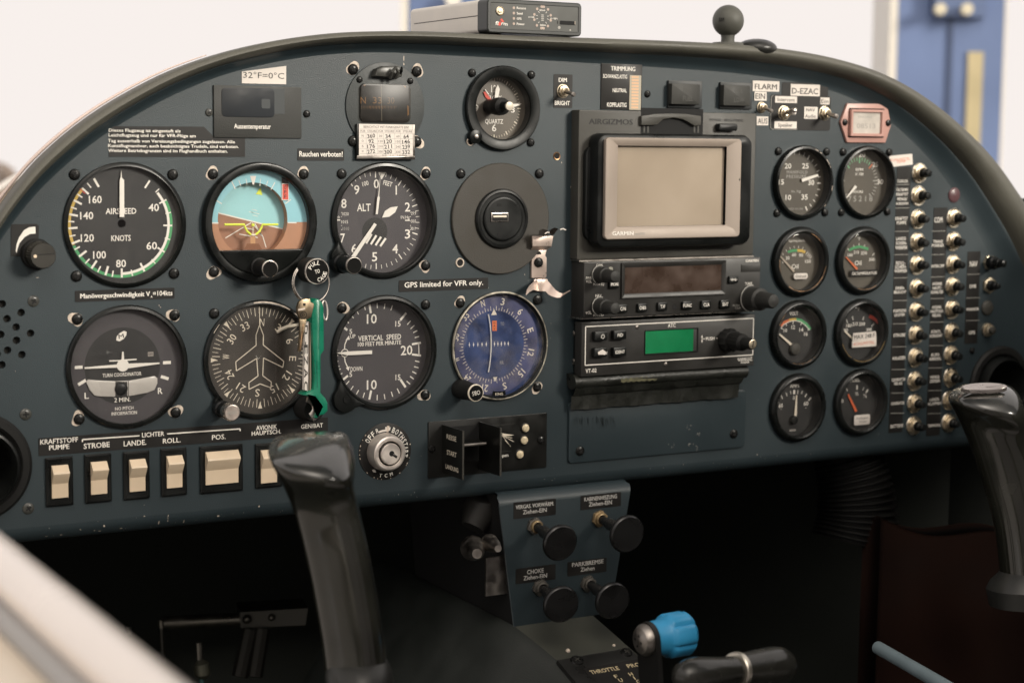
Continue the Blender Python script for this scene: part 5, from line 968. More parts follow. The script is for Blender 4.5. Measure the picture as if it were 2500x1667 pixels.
col2 = [('COM', 1255, 346), ('TRANSPONDER', 1252, 494), ('INTERCOM', 1250, 640), ('AVIONIK HAUPTSCHALTER', 1246, 782), ('AVIONIK HAUPTSCH RELAIS', 1243, 928), ('KÜNSTL HORIZONT', 1240, 1075), ('KURSKREISEL', 1236, 1218), ('WENDEZEIGER', 1234, 1363), ('LANDEKLAPPEN', 1226, 1508), ('TRIMMUNG', 1222, 1652)]
proto = None
def brk(nm, x, y, extra=''):
    global proto
    lb = 'black breaker button in brass nut beside the word '+nm+extra
    if proto is None: proto = breaker_proto(x, y); proto['label'] = lb; proto['group'] = 'push button circuit breakers'; return proto
    c = at(J(x, y), -1); r = dup(proto, (c[0], 0, c[1]), lb)
    for ch in r.children:
        if ch.name.startswith('hex_nut'): ch.rotation_euler = (0, random.uniform(-.22, .22), 0)
        if ch.name.startswith('washer'): ch.rotation_euler = (0, random.uniform(0, 6), 0)
        if ch.name.startswith('button'): ch.rotation_euler = (random.uniform(-.05, .05), 0, random.uniform(-.05, .05))
    return r
for n_, x, y in col1: brk(n_, x, y)
for n_, x, y in col2: brk(n_, x, y, ', half behind the stick' if n_ in ('LANDEKLAPPEN', 'TRIMMUNG') else '')
def nutthing(name, label, cat, x, y, kind):
    c = at(J(x, y), -1); root = thing(name, label, cat, (c[0], 0, c[1])); b = MB(); cx, cz = c
    if kind == 'hex':
        b.slab([(cx+7.0*cos(radians(a)), cz+7.0*sin(radians(a))) for a in range(30, 390, 60)], 0, -2.2, BRASS, .3); b.build('hex_nut', root); b = MB(); b.lathe(cx, cz, [(4.6, -2.2), (4.4, -4), (3.4, -4.5), (3.2, -9), (2.6, -9.6), (2.2, -12), (.1, -12.2)], BLK, 24); b.build('button', root)
    if kind == 'long':
        b.slab([(cx+6.4*cos(radians(a)), cz+6.4*sin(radians(a))) for a in range(0, 360, 60)], 0, -2.2, BRASS, .3); b.build('hex_nut', root); b = MB(); b.lathe(cx, cz, [(5.6, -2.2), (5.6, -7), (4.2, -8), (3.8, -13), (3.2, -13.5), (3.0, -18), (.1, -18.4)], BLK, 26); b.build('button', root)
    if kind == 'brass': b.lathe(cx, cz, [(5.8, 0), (5.8, -2), (4.6, -2.4), (4.4, -5), (3.0, -5.4)], BRASS, 30); b.build('collar', root); b = MB(); b.lathe(cx, cz, [(3.0, -5), (2.8, -8), (.1, -8.4)], GREYP, 20); b.build('button', root)
    if kind == 'plug': b.lathe(cx, cz, [(6.2, 0), (6.2, -1.2), (5.2, -2.4), (.1, -2.8)], GREYP, 32); b.build('cap', root)
    if kind == 'red': b.lathe(cx, cz, [(6.2, 0), (6.2, -.6), (5.0, -1.4), (.1, -1.8)], mat('dull_red_lens', (.11, .055, .060), .35, noise=.15, nscale=80), 32); b.build('lens', root)
nutthing('circuit_breaker', 'tall black breaker button on bare hex nut beside the word NAV', 'circuit breaker', 1478, 630, 'long')
nutthing('circuit_breaker', 'short black breaker button in wide brass hex nut beside the word DME', 'circuit breaker', 1478, 775, 'hex')
nutthing('blanking_plug', 'flat dark round blanking plug beside the word MARKER', 'plug', 1466, 918, 'plug')
nutthing('socket', 'worn round brass socket beside the word GPS', 'socket', 1466, 1058, 'brass')
nutthing('warning_lamp', 'dull purple red round lens above the COM breaker', 'lamp', 1256, 200, 'red')
def strip_label(label, ptsl, lines, seps):
    P = [at(J(*p)) for p in ptsl]; x0 = (P[0][0]+P[3][0])/2; x1 = (P[1][0]+P[2][0])/2; z1 = P[0][1]; z0 = P[3][1]; b = MB(-.4); b.slab(rr((x0+x1)/2, (z0+z1)/2, x1-x0, z1-z0, .3, 2), -.02, -.32, PLAC)
    for s_, x, y, w, h in lines: b.T(J, s_, x, y, w, h, WHT, bold=.01)
    for x, y, w in seps: b.Lp(J, [(x-w/2, y), (x+w/2, y-w*.02)], 2.6, GRYP)
    b.build('label_strip', None, label, 'label strip', loc=((x0+x1)/2, 0, (z0+z1)/2))
l1 = [('ÖLDRUCK', 925, 111, 68, 18), ('ÖLTEMP/', 922, 166, 76, 18), ('KRAFTST', 922, 195, 76, 18), ('MENGE/', 922, 225, 62, 18), ('AUSSENTEM', 920, 254, 78, 16), ('KRAFTST', 917, 349, 78, 20), ('PUMPE', 917, 376, 60, 20), ('LANDE-', 916, 477, 66, 20), ('SCHEIN-', 916, 506, 68, 20), ('WERFER', 916, 535, 76, 20),
      ('ROLL-', 912, 632, 58, 20), ('SCHEIN-', 912, 657, 72, 20), ('WERFER', 912, 683, 80, 20), ('INNEN-', 908, 792, 56, 18), ('BELEUCHT', 908, 818, 78, 18), ('POSITIONS', 906, 937, 80, 18), ('LICHTER', 906, 963, 66, 18), ('STROBE', 904, 1092, 76, 20), ('ANLASSER', 901, 1238, 84, 20), ('GENERATOR', 898, 1375, 86, 18), ('RELAIS', 897, 1400, 50, 18), ('GENERATOR', 893, 1526, 84, 18), ('BATTERIE', 888, 1671, 80, 20)]
strip_label('tall black label strip of German words from ÖLDRUCK down to BATTERIE', [(880, 20), (968, 20), (928, 1715), (842, 1715)], l1, [(925, 134, 84), (922, 283, 88), (918, 432, 90), (915, 580, 90), (912, 728, 86), (909, 873, 88), (906, 1021, 92), (903, 1167, 88), (899, 1312, 88), (893, 1462, 88), (890, 1590, 88)])
l2 = [('COM', 1153, 358, 52, 34), ('TRANS', 1150, 496, 62, 18), ('PONDER', 1150, 521, 76, 18), ('INTERCOM', 1149, 652, 80, 18), ('AVIONIK', 1145, 765, 62, 18), ('HAUPT-', 1145, 792, 58, 18), ('SCHALTER', 1144, 818, 80, 18), ('AVIONIK', 1142, 914, 60, 18), ('HAUPTSCH', 1141, 940, 80, 18), ('RELAIS', 1141, 966, 52, 18), ('KÜNSTL', 1138, 1070, 60, 18), ('HORIZONT', 1138, 1096, 80, 18),
      ('KURS-', 1135, 1217, 54, 18), ('KREISEL', 1134, 1243, 74, 18), ('WENDE-', 1131, 1359, 64, 18), ('ZEIGER', 1130, 1384, 66, 18), ('LANDE-', 1129, 1502, 62, 18), ('KLAPPEN', 1129, 1528, 80, 18), ('TRIMMUNG', 1126, 1668, 80, 18)]
strip_label('black label strip of German words from COM down to TRIMMUNG', [(1110, 280), (1198, 280), (1170, 1735), (1085, 1735)], l2, [(1153, 430, 86), (1150, 580, 82), (1148, 722, 86), (1145, 860, 84), (1142, 1010, 86), (1138, 1160, 88), (1134, 1302, 88), (1130, 1446, 86), (1127, 1592, 84)])
strip_label('short black label strip reading NAV, DME, MARKER and GPS', [(1335, 560), (1418, 560), (1398, 1148), (1320, 1148)], [('NAV', 1377, 638, 48, 34), ('DME', 1373, 781, 42, 22), ('MARKER', 1372, 927, 78, 18), ('GPS', 1366, 1076, 42, 20)], [(1377, 705, 82), (1373, 856, 86), (1372, 1000, 86)])
# ------------------------------------------------------------------ air vents
def vent(label, cx, cz, R):
    root = thing('air_vent', label, 'air vent', (cx, 0, cz)); b = MB()
    b.lathe(cx, cz, [(R, 0), (R, -1.5), (R-2, -3.2), (R-6, -3.4), (R-8, -1.5), (R-8.5, 4)], BLKM, 64); b.build('flange', root)
    b = MB(); b.lathe(cx, cz, [(R-9, 3), (R-8.8, -7), (R-9.8, -10), (R-11.2, -10.5), (R-12, -9), (R-12.5, 12), (R-20, 26), (.1, 28)], BLK, 64); b.build('eyeball', root)
    HOLES.append((cx, cz, R-6, 48))
c = at((-45, 1139)); vent('large black round air vent cut off at the left edge', c[0]-3.5, c[1], 34)
cr = at(J(1350, 1345)); zt_ = at(J(1560, 1160))[1]; R = 34; vent('large black round air vent behind the second control stick', cr[0]+R, zt_-R, R)
# ------------------------------------------------------------------ collision warning box on the arch
Yf = -8.
p = [at(F1(1075, 0), Yf), at(F1(2205, 30), Yf), at(F1(2230, 462), Yf), at(F1(1085, 402), Yf)]
fx0 = at(F1(1072, 200), Yf)[0]; fx1 = at(F1(2252, 250), Yf)[0]; fz0 = (at(F1(1090, 408), Yf)[1]+at(F1(2220, 462), Yf)[1])/2; fz1 = (at(F1(1100, -5), Yf)[1]+at(F1(2200, 28), Yf)[1])/2
root = thing('collision_warning_box', 'flat grey box with rows of small lamps standing on the arch', 'electronic box', ((fx0+fx1)/2, 0, fz0))
BOXG = mat('box_grey_skylit', (.72, .67, .60), .55, noise=.06, nscale=40, bump=.3, bscale=1500); FACEG = mat('box_face', (.062, .064, .058), .5, noise=.06, nscale=40)  # body colour lightened to carry the sky light on its left side
b = MB(); P = rr((fx0+fx1)/2, (fz0+fz1)/2, fx1-fx0, fz1-fz0, 3.2, 6)
b.loft([[(x, 112, z) for x, z in inset(P, .6)], [(x, 111, z) for x, z in P], [(x, 6, z) for x, z in P]], BOXG, cap0=True, cap1=False)
zs = fz0+(fz1-fz0)*.52; b.box(fx0-.15, fx0+.5, 6, 105, zs-.25, zs+.25, SLOT); b.build('body', root)
b = MB(); b.loft([[(x, 6, z) for x, z in P], [(x, Yf+.8, z) for x, z in P], [(x, Yf, z) for x, z in inset(P, .8)], [(x, Yf, z) for x, z in inset(P, 2.6)], [(x, Yf+.5, z) for x, z in inset(P, 3.0)]], mat('box_rim', (.020, .022, .021), .4), cap1=False)
b.flat(inset(P, 2.9), FACEG, Yf+.45); b.build('rim', root)
Yl = Yf+.35; b = MB(Yl)
for i, (s_, w) in enumerate((('Receive', 114), ('Send', 72), ('GPS', 58), ('Power', 98))): b.T(F1, s_, 1440+w/2, 105+i*66, w, 28, WHT, bold=.03)
b.T(F1, 'fl', 1192, 292, 38, 46, WHT, bold=.03, rot=8); b.T(F1, 'rm', 1288, 298, 78, 42, WHT, bold=.03, rot=8)
b.Pp(F1, [(1212, 325), (1206, 300), (1230, 270), (1244, 300), (1238, 324)], RED); b.Pp(F1, [(1232, 250), (1252, 232), (1284, 275), (1262, 282)], RED); b.Pp(F1, [(1236, 262), (1256, 290), (1246, 296)], RED)
for s_, x, y, w, h in (('above', 1758, 130, 70, 22), ('below', 1768, 315, 72, 22), ('on left', 1622, 216, 76, 18), ('on right', 1903, 232, 92, 18)): b.T(F1, s_, x, y, w, h, WHT, bold=.02)
LEDM = mat('unlit_led', (.42, .32, .26), .4); cr_ = at(F1(1762, 222), Yl); kx, kz = kpx(F1, 1762, 222, Yl)
for i in range(4): q = at(F1(1404, 102+i*66), Yl); b.flat(circ(*q, .95, 14), LEDM)
for a in (-7, 8, 40, 76, 103, 140, 172, 188, 221, 256, 284, 320):
    q = (cr_[0]+118*kz*1.0*sin(radians(a))*1.05, cr_[1]+135*kz*cos(radians(a))); b.flat(circ(*q, .95, 14), LEDM)
for a in (0, 40, 76, 103, 140, 180, 220, 256, 284, 320): s1 = (cr_[0]+70*kz*sin(radians(a)), cr_[1]+(70 if a % 180 else 118)*kz*cos(radians(a))); s2 = (cr_[0]+98*kz*sin(radians(a)), cr_[1]+(98 if a % 180 else 146)*kz*cos(radians(a))); b.line(s1, s2, .25, WHT)
for i in range(4): q = at(F1(1762, 200+i*22-8), Yl); b.flat(rr(q[0], q[1], 2.2, .8, .3, 2), GRYP)
q = at(F1(1970, 348), Yl); b.flat(circ(*q, 1.1, 12), GRYP); q = at(F1(2108, 380), Yl); b.flat(circ(*q, .7, 8), GRYP); b.build('front_print', root)
q = at(F1(1230, 140), Yl); b = MB(); b.lathe(q[0], q[1], [(3.2, Yl), (3.2, Yl-.5), (2.6, Yl-.9), (2.2, Yl-.4), (1.7, Yl-.4), (1.6, Yl-1.0), (.1, Yl-1.1)], BRASS, 30); b.build('push_button', root)
q = box_px(F1, 1980, 266, 2172, 314, Yl); b = MB(); b.slab(rr(*q, .2, 2), Yl+.02, Yl-.2, SLOT); b.Lp(F1, [(1950, 262), (1950, 302)], 8, SLOT, Yl-.05); b.Lp(F1, [(2168, 268), (2168, 312)], 6, CHIPM, Yl-.25); b.build('card_slot', root)
b = MB(); q = at(F1(1185, 440), Yf); b.box(q[0]-9, q[0]+9, 2, 60, fz0-6, fz0+.1, BLKM); b.box(q[0]+80, q[0]+98, 2, 60, fz0-8, fz0+.1, BLKM); b.build('foot', root)
# ball mount
Yb_ = 2.; c = at(D(987, 135), Yb_); kx, kz = kpx(D, 987, 135, Yb_); root = thing('ball_mount', 'dark rubber ball on short neck standing on the arch', 'ball mount', (c[0], Yb_, c[1]-16))
RUB = mat('grey_rubber', (.075, .075, .063), .55, noise=.12, nscale=40, bump=.3, bscale=1200); R = 102*kz
b = MB(); b.sphere((c[0], Yb_, c[1]), R, RUB, 40, 24); b.text('RAM', 0, 0, 4.2, 3.0, SLOT, frame=((c[0]-R*.88, Yb_-R*.5, c[1]+.2), (.45, -.88, 0), (.1, .05, 1)), bold=.02); b.build('ball', root)
b = MB(); b.tube([(c[0], Yb_, c[1]-R*.9), (c[0], Yb_, c[1]-R*1.15), (c[0], Yb_, c[1]-R*1.5)], [R*.45, R*.42, R*.46], RUB, 24); b.tube([(c[0], Yb_, c[1]-R*1.36), (c[0], Yb_, c[1]-R*1.65)], [R*.95, R*1.15], RUB, 36); b.build('neck', root)
p_ = pt(D(1168, 296), 1330); b = MB(); b.sphere((p_[0], p_[1], p_[2]-2), (15.5, 15.5, 7.5), mat('antenna_black', (.020, .020, .018), .35), 36, 16)
b.build('antenna_puck', None, 'low dark domed disc just behind the ball mount', 'antenna', loc=(p_[0], p_[1], p_[2]-16))
# ------------------------------------------------------------------ keys hanging from the caging knob
Yk = -17.; q = at(K2(270, 330), Yk); root = thing('key_ring', 'thin double steel ring hung over the PULL TO CAGE knob', 'key ring', (q[0], Yk, q[1]))
kc_ = at(K2(275, 310), Yk); kx, kz = kpx(K2, 275, 310, Yk); b = MB(); Rr = 163*kz
for dy, dr in ((0, 0), (1.3, .5)):
    b.tube([(kc_[0]+(Rr+dr)*.97*cos(2*pi*k/48), Yk+dy+1.2*sin(2*pi*k/48), kc_[1]+(Rr+dr)*sin(2*pi*k/48)) for k in range(48)], .62, STEEL, 8, closed=True)
b.build('ring', root)
KEYM = mat('key_brass_nickel', (.30, .235, .155), .38, 1, noise=.2, nscale=200)
Yk = -37.; q = at(K2(220, 540), Yk); root = thing('key', 'worn nickel key hanging by its square bow', 'key', (q[0], Yk, q[1]))
b = MB(); b.slab([at(K2(*p), Yk) for p in [(160, 560), (180, 612), (240, 612), (272, 595), (298, 500), (295, 480), (270, 470), (262, 440), (200, 445), (170, 470), (158, 510)]], Yk+2.4, Yk, KEYM, .4)
b.Pp(K2, [(205, 478), (225, 478), (225, 500), (205, 500)], SLOT, Yk-.05)
for y0, y1 in ((512, 530),): b.Pp(K2, [(162, 528), (220, 514), (222, 530), (164, 542)], CHIPM, Yk-.06)
b.arc(at(K2(208, 575), Yk), 0, 360, 1.9, 2.3, SLOT, Yk-.08, 16); b.T(K2, 'D', 208, 575, 20, 28, SLOT, Y=Yk-.1, bold=0); b.build('bow', root)
b = MB(); b.slab([at(K2(*p), Yk) for p in [(165, 880), (192, 882), (222, 700), (236, 612), (176, 612), (182, 700)]], Yk+1.8, Yk+.4, KEYM, .3); b.line(at(K2(208, 650), Yk), at(K2(180, 870), Yk), .7, COPPER, Yk+.35)
b.build('blade', root)
TEAL = mat('green_plastic', (.006, .185, .105), .32, noise=.12, nscale=60); Yk = -30.; q = at(K2(330, 800), Yk); root = thing('key_fob', 'green plastic fob with dark lettering on its white edge strip', 'key fob', (q[0], -22, q[1]))
b = MB(); P = [(285, 470), (310, 445), (340, 445), (370, 475), (381, 520), (384, 870), (356, 912), (355, 1225), (395, 1268), (414, 1310), (414, 1375), (385, 1405), (345, 1415), (318, 1440), (308, 1432), (325, 1395), (352, 1340), (300, 1268), (212, 1245), (238, 1222), (262, 1215), (292, 1195), (300, 1100), (292, 900), (278, 700), (275, 540)]
b.slab([at(K2(*p), Yk) for p in P[::-1]][::-1] if sum(at(K2(*P[i-1]), Yk)[0]*at(K2(*P[i]), Yk)[1]-at(K2(*P[i]), Yk)[0]*at(K2(*P[i-1]), Yk)[1] for i in range(len(P))) > 0 else [at(K2(*p), Yk) for p in P[::-1]], Yk+11, Yk, TEAL, 1.4)
b.Lp(K2, [(340, 500), (335, 860)], 3, mat('fob_groove', (.003, .07, .045), .5), Yk-.1); b.Lp(K2, [(318, 950), (322, 1180)], 4, MATS['fob_groove'], Yk-.1); b.build('body', root)
b = MB(); Y2 = Yk+3; b.slab([at(K2(*p), Y2) for p in [(212, 1200), (246, 1208), (248, 630), (222, 660)]], Y2+3, Y2, PAPER); b.slab([at(K2(*p), Y2+1) for p in [(246, 1208), (278, 1215), (290, 900), (280, 620), (248, 630)]], Y2+4, Y2+1, STEELD, .4); b.slab([at(K2(*p), Y2) for p in [(258, 1213), (268, 1215), (268, 640), (258, 640)]], Y2+2, Y2-.6, mat('fob_tan', (.25, .20, .15), .5))
for i, ch in enumerate('D-EZAC'):
    if i == 1: b.Pp(K2, [(222, 800), (229, 800), (229, 825), (222, 825)], INK, Y2-.1); continue
    y = (700, 0, 862, 955, 1060, 1165)[i]; x, z = at(K2(228, y), Y2-.1); kx, kz = kpx(K2, 228, y, Y2); b.text(ch, x, z, 78*kz, 24*kx*1.25, INK, 90, Y2-.12, .03)
b.build('name_strip', root)
q = at(K2(268, 1350), Yk+6); b = MB(); pts = []
for k in range(13): a = radians(-75+k*13); x, z = at(K2(215+105*sin(radians(15+k*11)), 1350-95*cos(radians(15+k*11))), Yk+5); pts.append((x, Yk+5, z))
b.tube(pts, [(3.4, 1.2)]*13, STEEL, 12); b.build('metal_band', root)
q = at(K2(225, 1345), -2); b = MB(); b.lathe(q[0], q[1], [(8.2, 0), (8.2, -14), (7, -16), (.1, -16)], BLKM, 30)
b.build('round_knob', None, 'round matt black knob partly hidden behind the lower end of the green fob', 'knob', loc=(q[0], 0, q[1]))
q = at(K2(385, 540), -27); b = MB(); rg_ = [(q[0]+1.8*cos(2*pi*k/24), -27+3*sin(2*pi*k/24)*.4, q[1]+6.2*sin(2*pi*k/24)) for k in range(24)]; b.tube(rg_, .8, STEEL, 8, closed=True); b.build('split_ring', None, 'small steel split ring at the top edge of the green fob', 'key ring', loc=(q[0], -27, q[1]))
# ------------------------------------------------------------------ the dashboard itself
SP = [(-150, 760), (-60, 585), (0, 485), (60, 405), (120, 342), (200, 276), (290, 218), (400, 162), (520, 120), (640, 93), (760, 77), (880, 72), (1000, 73), (1120, 79), (1240, 84), (1400, 89), (1560, 95), (1700, 103), (1800, 113), (1900, 130), (2000, 158), (2080, 195), (2150, 241), (2220, 300), (2280, 362), (2330, 430), (2380, 510), (2430, 620), (2460, 760), (2475, 1000)]
IP = [(-120, 880), (-60, 670), (0, 555), (75, 455), (140, 390), (215, 328), (300, 272), (405, 216), (520, 171), (640, 142), (755, 126), (870, 121), (990, 126), (1110, 132), (1230, 138), (1390, 148), (1550, 158), (1680, 168), (1775, 180), (1865, 197), (1945, 222), (2020, 262), (2085, 315), (2140, 372), (2190, 440), (2235, 515), (2275, 590), (2315, 690), (2345, 820), (2360, 1050)]
def spl(P, m=5):
    out = []; n = len(P)
    for i in range(n-1):
        p0, p1, p2, p3 = P[max(i-1, 0)], P[i], P[i+1], P[min(i+2, n-1)]
        for k in range(m):
            t = k/m; out.append(tuple(.5*(2*p1[j]+(p2[j]-p0[j])*t+(2*p0[j]-5*p1[j]+4*p2[j]-p3[j])*t*t+(3*p1[j]-p0[j]-3*p2[j]+p3[j])*t**3) for j in range(len(p1))))
    return out+[tuple(P[-1])]
Sm = spl([at(Wd(*p), -13) for p in SP]); Im = spl([at(Wd(*p), 0) for p in IP])
zbot = at((1200, 1178))[1]; ZB = (at((600, 1236))[1]+at((1900, 1108))[1])/2
root = thing('instrument_panel', 'dark blue grey arched dashboard holding all gauges, with black padded coaming', 'dashboard', (270, 0, ZB))
xL, xR = Im[0][0]-14, Im[-1][0]+10
outline = [p for p in Im if p[1] > ZB+6]; outline = [(xL, ZB)]+[(xL, outline[0][1])]+outline+[(xR, outline[-1][1]), (xR, ZB)]
SPK = [(15, 240), (135, 295), (45, 335), (103, 388), (195, 427), (5, 435), (105, 472), (48, 535), (140, 563), (12, 628), (-60, 300), (-75, 500), (-20, 560)]
for x, y in SPK: c = at(F(x, y)); HOLES.append((c[0], c[1], 2.35, 16))
cu = bpy.data.curves.new('panel_outline', 'CURVE'); cu.dimensions = '2D'; cu.fill_mode = 'BOTH'
def addspl(P):
    s = cu.splines.new('POLY'); s.points.add(len(P)-1); s.use_cyclic_u = True
    for i, (x, z) in enumerate(P): s.points[i].co = (x*MM*10, z*MM*10, 0, 1)
addspl(outline)
for h in HOLES: addspl(circ(*h))
co_ = bpy.data.objects.new('tmp', cu); COL.objects.link(co_); bpy.context.view_layer.update(); me_ = co_.to_mesh()
vv = [(v.co.x/MM/10, 0, v.co.y/MM/10) for v in me_.vertices]; ff = [tuple(p.vertices) for p in me_.polygons if abs(p.normal.z) > .5]; co_.to_mesh_clear(); bpy.data.objects.remove(co_)
b = MB(); b.add(vv, ff, PANEL)
# rolled lower edge
xs = [xL+(xR-xL)*i/60 for i in range(61)]; pr = [(0, ZB)] + [(11*(1-cos(t)), ZB-11*sin(t)) for t in [pi/2*k/8 for k in range(1, 9)]] + [(80, ZB-12)]
n = len(xs); b.add([(x, y, z) for y, z in pr for x in xs], [(r_*n+i, r_*n+i+1, (r_+1)*n+i+1, (r_+1)*n+i) for r_ in range(len(pr)-1) for i in range(n-1)], PANEL)
b.build('panel_face', root)
# coaming
prof = [(0, 0), (.10, -.4), (.22, -2.0), (.33, -4.6), (.40, -6.0), (.435, -6.6), (.455, -6.4), (.48, -8.0), (.54, -11.8), (.64, -15.5), (.76, -17.2), (.88, -16.8), (.97, -14.6), (1.0, -11.5), (1.0, -6), (.985, 0)]
b = MB(); rows = []
for f, y in prof: rows.append([(a[0]+(s[0]-a[0])*f, y, a[1]+(s[1]-a[1])*f) for a, s in zip(Im, Sm)])
for yy, sc_ in ((60, .945), (160, .86), (320, .74), (520, .62)): rows.append([(290+(s[0]-290)*sc_, yy, -150+(s[1]+148)*sc_) for s in Sm])
n = len(Sm); k_f = 6
b.add([p for r_ in rows for p in r_], [(r_*n+i, r_*n+i+1, (r_+1)*n+i+1, (r_+1)*n+i) for r_ in range(len(rows)-1) for i in range(n-1)], COAM)
nf = (n-1)
for idx in range(k_f*nf): b.m[idx] = b.mi(PANEL)
b.build('coaming', root, ang=50)
b = MB(); b.tube([(s[0]-.6 if s[0] < 100 else s[0], 3, s[1]+.6) for s in Sm if s[0] < 60], [.3+.9*min(1, max(0, (60-s[0])/100)) for s in Sm if s[0] < 60], mat('pale_seal', (.62, .50, .45), .5), 8); b.build('edge_seal', root)
for p, ch, m_ in ((F(213, 222), 31, CLIP), (F(163, 943), 32, CLIP), (F(180, 1543), 33, CLIP), (E(0, 0), 0, None)):
    if m_: c = at(p); o = screw(root, c[0], c[1], 3.6, 0, 0, m_, h=1.2); o.rotation_euler.y = ch
c = at(J(1365, 1190)); screw(root, c[0], c[1], 2.7, 0)
c = at((2250*1.0+P5(0, 0)[0]*0, 0)) if False else None
HOLE_BUSH.build('threaded_hole', root)
b = MB(); 
for x, y in SPK: c = at(F(x, y)); b.lathe(c[0], c[1], [(2.5, -.03), (2.35, .3), (2.35, 3.5)], mat('hole_rim', (.02, .026, .03), .5), 16); b.flat(circ(c[0], c[1], 2.6, 14), mat('speaker_cloth', (.014, .013, .011), .9), 3.4)
b.build('speaker_holes', root)
# worn paint on the rolled lower edge
b = MB(-.05); rnd = random.Random(9)
def edge_pt(x, s):   # s in mm down the roll
    if s < 0: return (x, -.06, ZB-s)
    a = min(1.5, s/11); return (x, 11*(1-cos(a))-.08*cos(a), ZB-11*sin(a)-.08*sin(a))
def chip(x, s, w, h, m=CHIPM):
    P = []; n = 7
    for k in range(n): a = 2*pi*k/n; r_ = .55+.45*rnd.random(); P.append(edge_pt(x+w/2*r_*cos(a), s-h/2*r_*sin(a)))
    b.add(P, [tuple(range(n))], m)
for x_, s_, w, h in ((at(L(772, 338))[0], 4, 1.6, 2.4), (at(L(1245, 295))[0], 3, 1.2, 6.5), (at(L(1180, 330))[0], 5.5, .8, 4.5), (at(L(1368, 320))[0], 7, .8, 4), (at(L(1620, 280))[0], 5, 2.6, 1.8), (at(L(1918, 222))[0], 1, 1.2, 2), (at(L(705, 375))[0], 7, 1.4, 1.0), (at(L(745, 388))[0], 8, 3.5, .7), (at(L(905, 365))[0], 7.5, 2.6, 1.3), (at(L(350, 428))[0], 8, 2.5, .7), (at(L(460, 415))[0], 8, 2, 1.2), (at(L(598, 350))[0], 5, 1.2, .9), (at(L(1068, 252))[0], 0, 1.2, 1)): chip(x_, s_, w, h)
for i in range(70): x = rnd.uniform(-70, 640); chip(x, rnd.uniform(0, 10), rnd.uniform(.3, 1.0), rnd.uniform(.3, 1.0), GRYP if rnd.random() < .6 else CHIPM)
for i in range(46):
    x, z = rnd.uniform(-60, 640), rnd.uniform(ZB+4, 90); w, h = rnd.choice(((.35, .35), (.9, .18), (.2, 1.0), (.4, .3))); P = [(x+w/2*cos(a), -.05, z+h/2*sin(a)) for a in (0, 1.2, 2.5, 3.6, 5)]; b.add(P, [tuple(range(5))], GRYP)
for v, x, y, w, h in ((B, 1400, 115, 1.0, 4.5), (B, 1400, 150, 1.2, 2.4), (H, 865, 182, .5, 1.8), (C_, 1100, 1038, .6, 1.6), (F, 1015, 250, .4, 1.6), (F, 1025, 262, .4, 1.2), (A, 240, 1510, 2.2, .4), (E, 498, 524, 5, .7), (C_, 1160, 1195, 1.0, 2.6), (C_, 1163, 1305, .5, .7), (H, 1032, 495, .5, .5), (A, 1143, 282, 2, .5), (I, 1302, 1330, .8, 1.2), (K, 770, 940, .6, .8), (N, 1437, 115, .6, .6), (F, 98, 668, .5, .5), (F, 920, 1520, .5, .4)):
    c = at(v(x, y)); P = []; n = 8
    for k in range(n): a = 2*pi*k/n; r_ = .6+.4*rnd.random(); P.append((c[0]+w/2*r_*cos(a), -.06, c[1]+h/2*r_*sin(a)))
    b.add(P, [tuple(range(n))], CHIPM)
b.build('paint_chips', root)
# rubbed spots on the coaming by the ball mount
b = MB(); DUST = mat('dust_rub', (.13, .12, .10), .8)
for x, y in ((830, 345), (880, 352), (870, 375), (905, 380), (1150, 378), (1200, 362), (1195, 392), (1235, 380), (1060, 402), (845, 448), (1215, 410)):
    c = at(D(x, y), -16); P = []; n = 9
    for k in range(n): a = 2*pi*k/n; r_ = .4+.6*rnd.random(); P.append((c[0]+3.6*r_*cos(a), -17.6, c[1]+.9*r_*sin(a)))
    b.add(P, [tuple(range(n))], DUST)
b.build('dust_rubs', root) if False else None
# ------------------------------------------------------------------ centre pedestal below the dashboard
yp = -6.
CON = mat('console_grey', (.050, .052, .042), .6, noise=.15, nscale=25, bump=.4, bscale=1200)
c0, c1, c2, c3 = [at(N(*p), yp) for p in ((322, 300), (1226, 200), (1078, 1100), (430, 1180))]
zt5 = (c0[1]+c1[1])/2; zb5 = (c2[1]+c3[1])/2
root = thing('knob_pedestal', 'tapered blue grey plate under the dashboard with four black pull knobs', 'pedestal', ((c2[0]+c3[0])/2, yp, zb5))
b = MB(yp-.1); r9 = 9
front = [(c0[0], zt5), (c3[0], zb5), (c2[0], zb5), (c1[0], zt5)]
zz = [zb5, zt5-r9]; 
def edgex(z, side): t = (z-zb5)/(zt5-zb5); return (c3[0]+(c0[0]-c3[0])*t) if side == 0 else (c2[0]+(c1[0]-c2[0])*t)
rings = []
for y, z in [(yp, zb5), (yp, zt5-r9)]+[(yp+r9*(1-cos(t)), zt5-r9+r9*sin(t)) for t in [pi/2*k/6 for k in range(1, 7)]]+[(70, zt5)]: rings.append((y, z))
vs = []; 
for y, z in rings: vs += [(edgex(z, 0)+(.0 if z < zt5-2 else 2), y, z), (edgex(z, 1)-(0 if z < zt5-2 else 2), y, z)]
b.add(vs, [(2*i, 2*i+1, 2*i+3, 2*i+2) for i in range(len(rings)-1)], PANEL)
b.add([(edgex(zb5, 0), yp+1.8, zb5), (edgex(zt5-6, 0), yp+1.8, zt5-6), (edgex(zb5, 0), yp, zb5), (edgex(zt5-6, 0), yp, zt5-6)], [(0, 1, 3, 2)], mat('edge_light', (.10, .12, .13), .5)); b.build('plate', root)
b = MB(); n = len(rings)
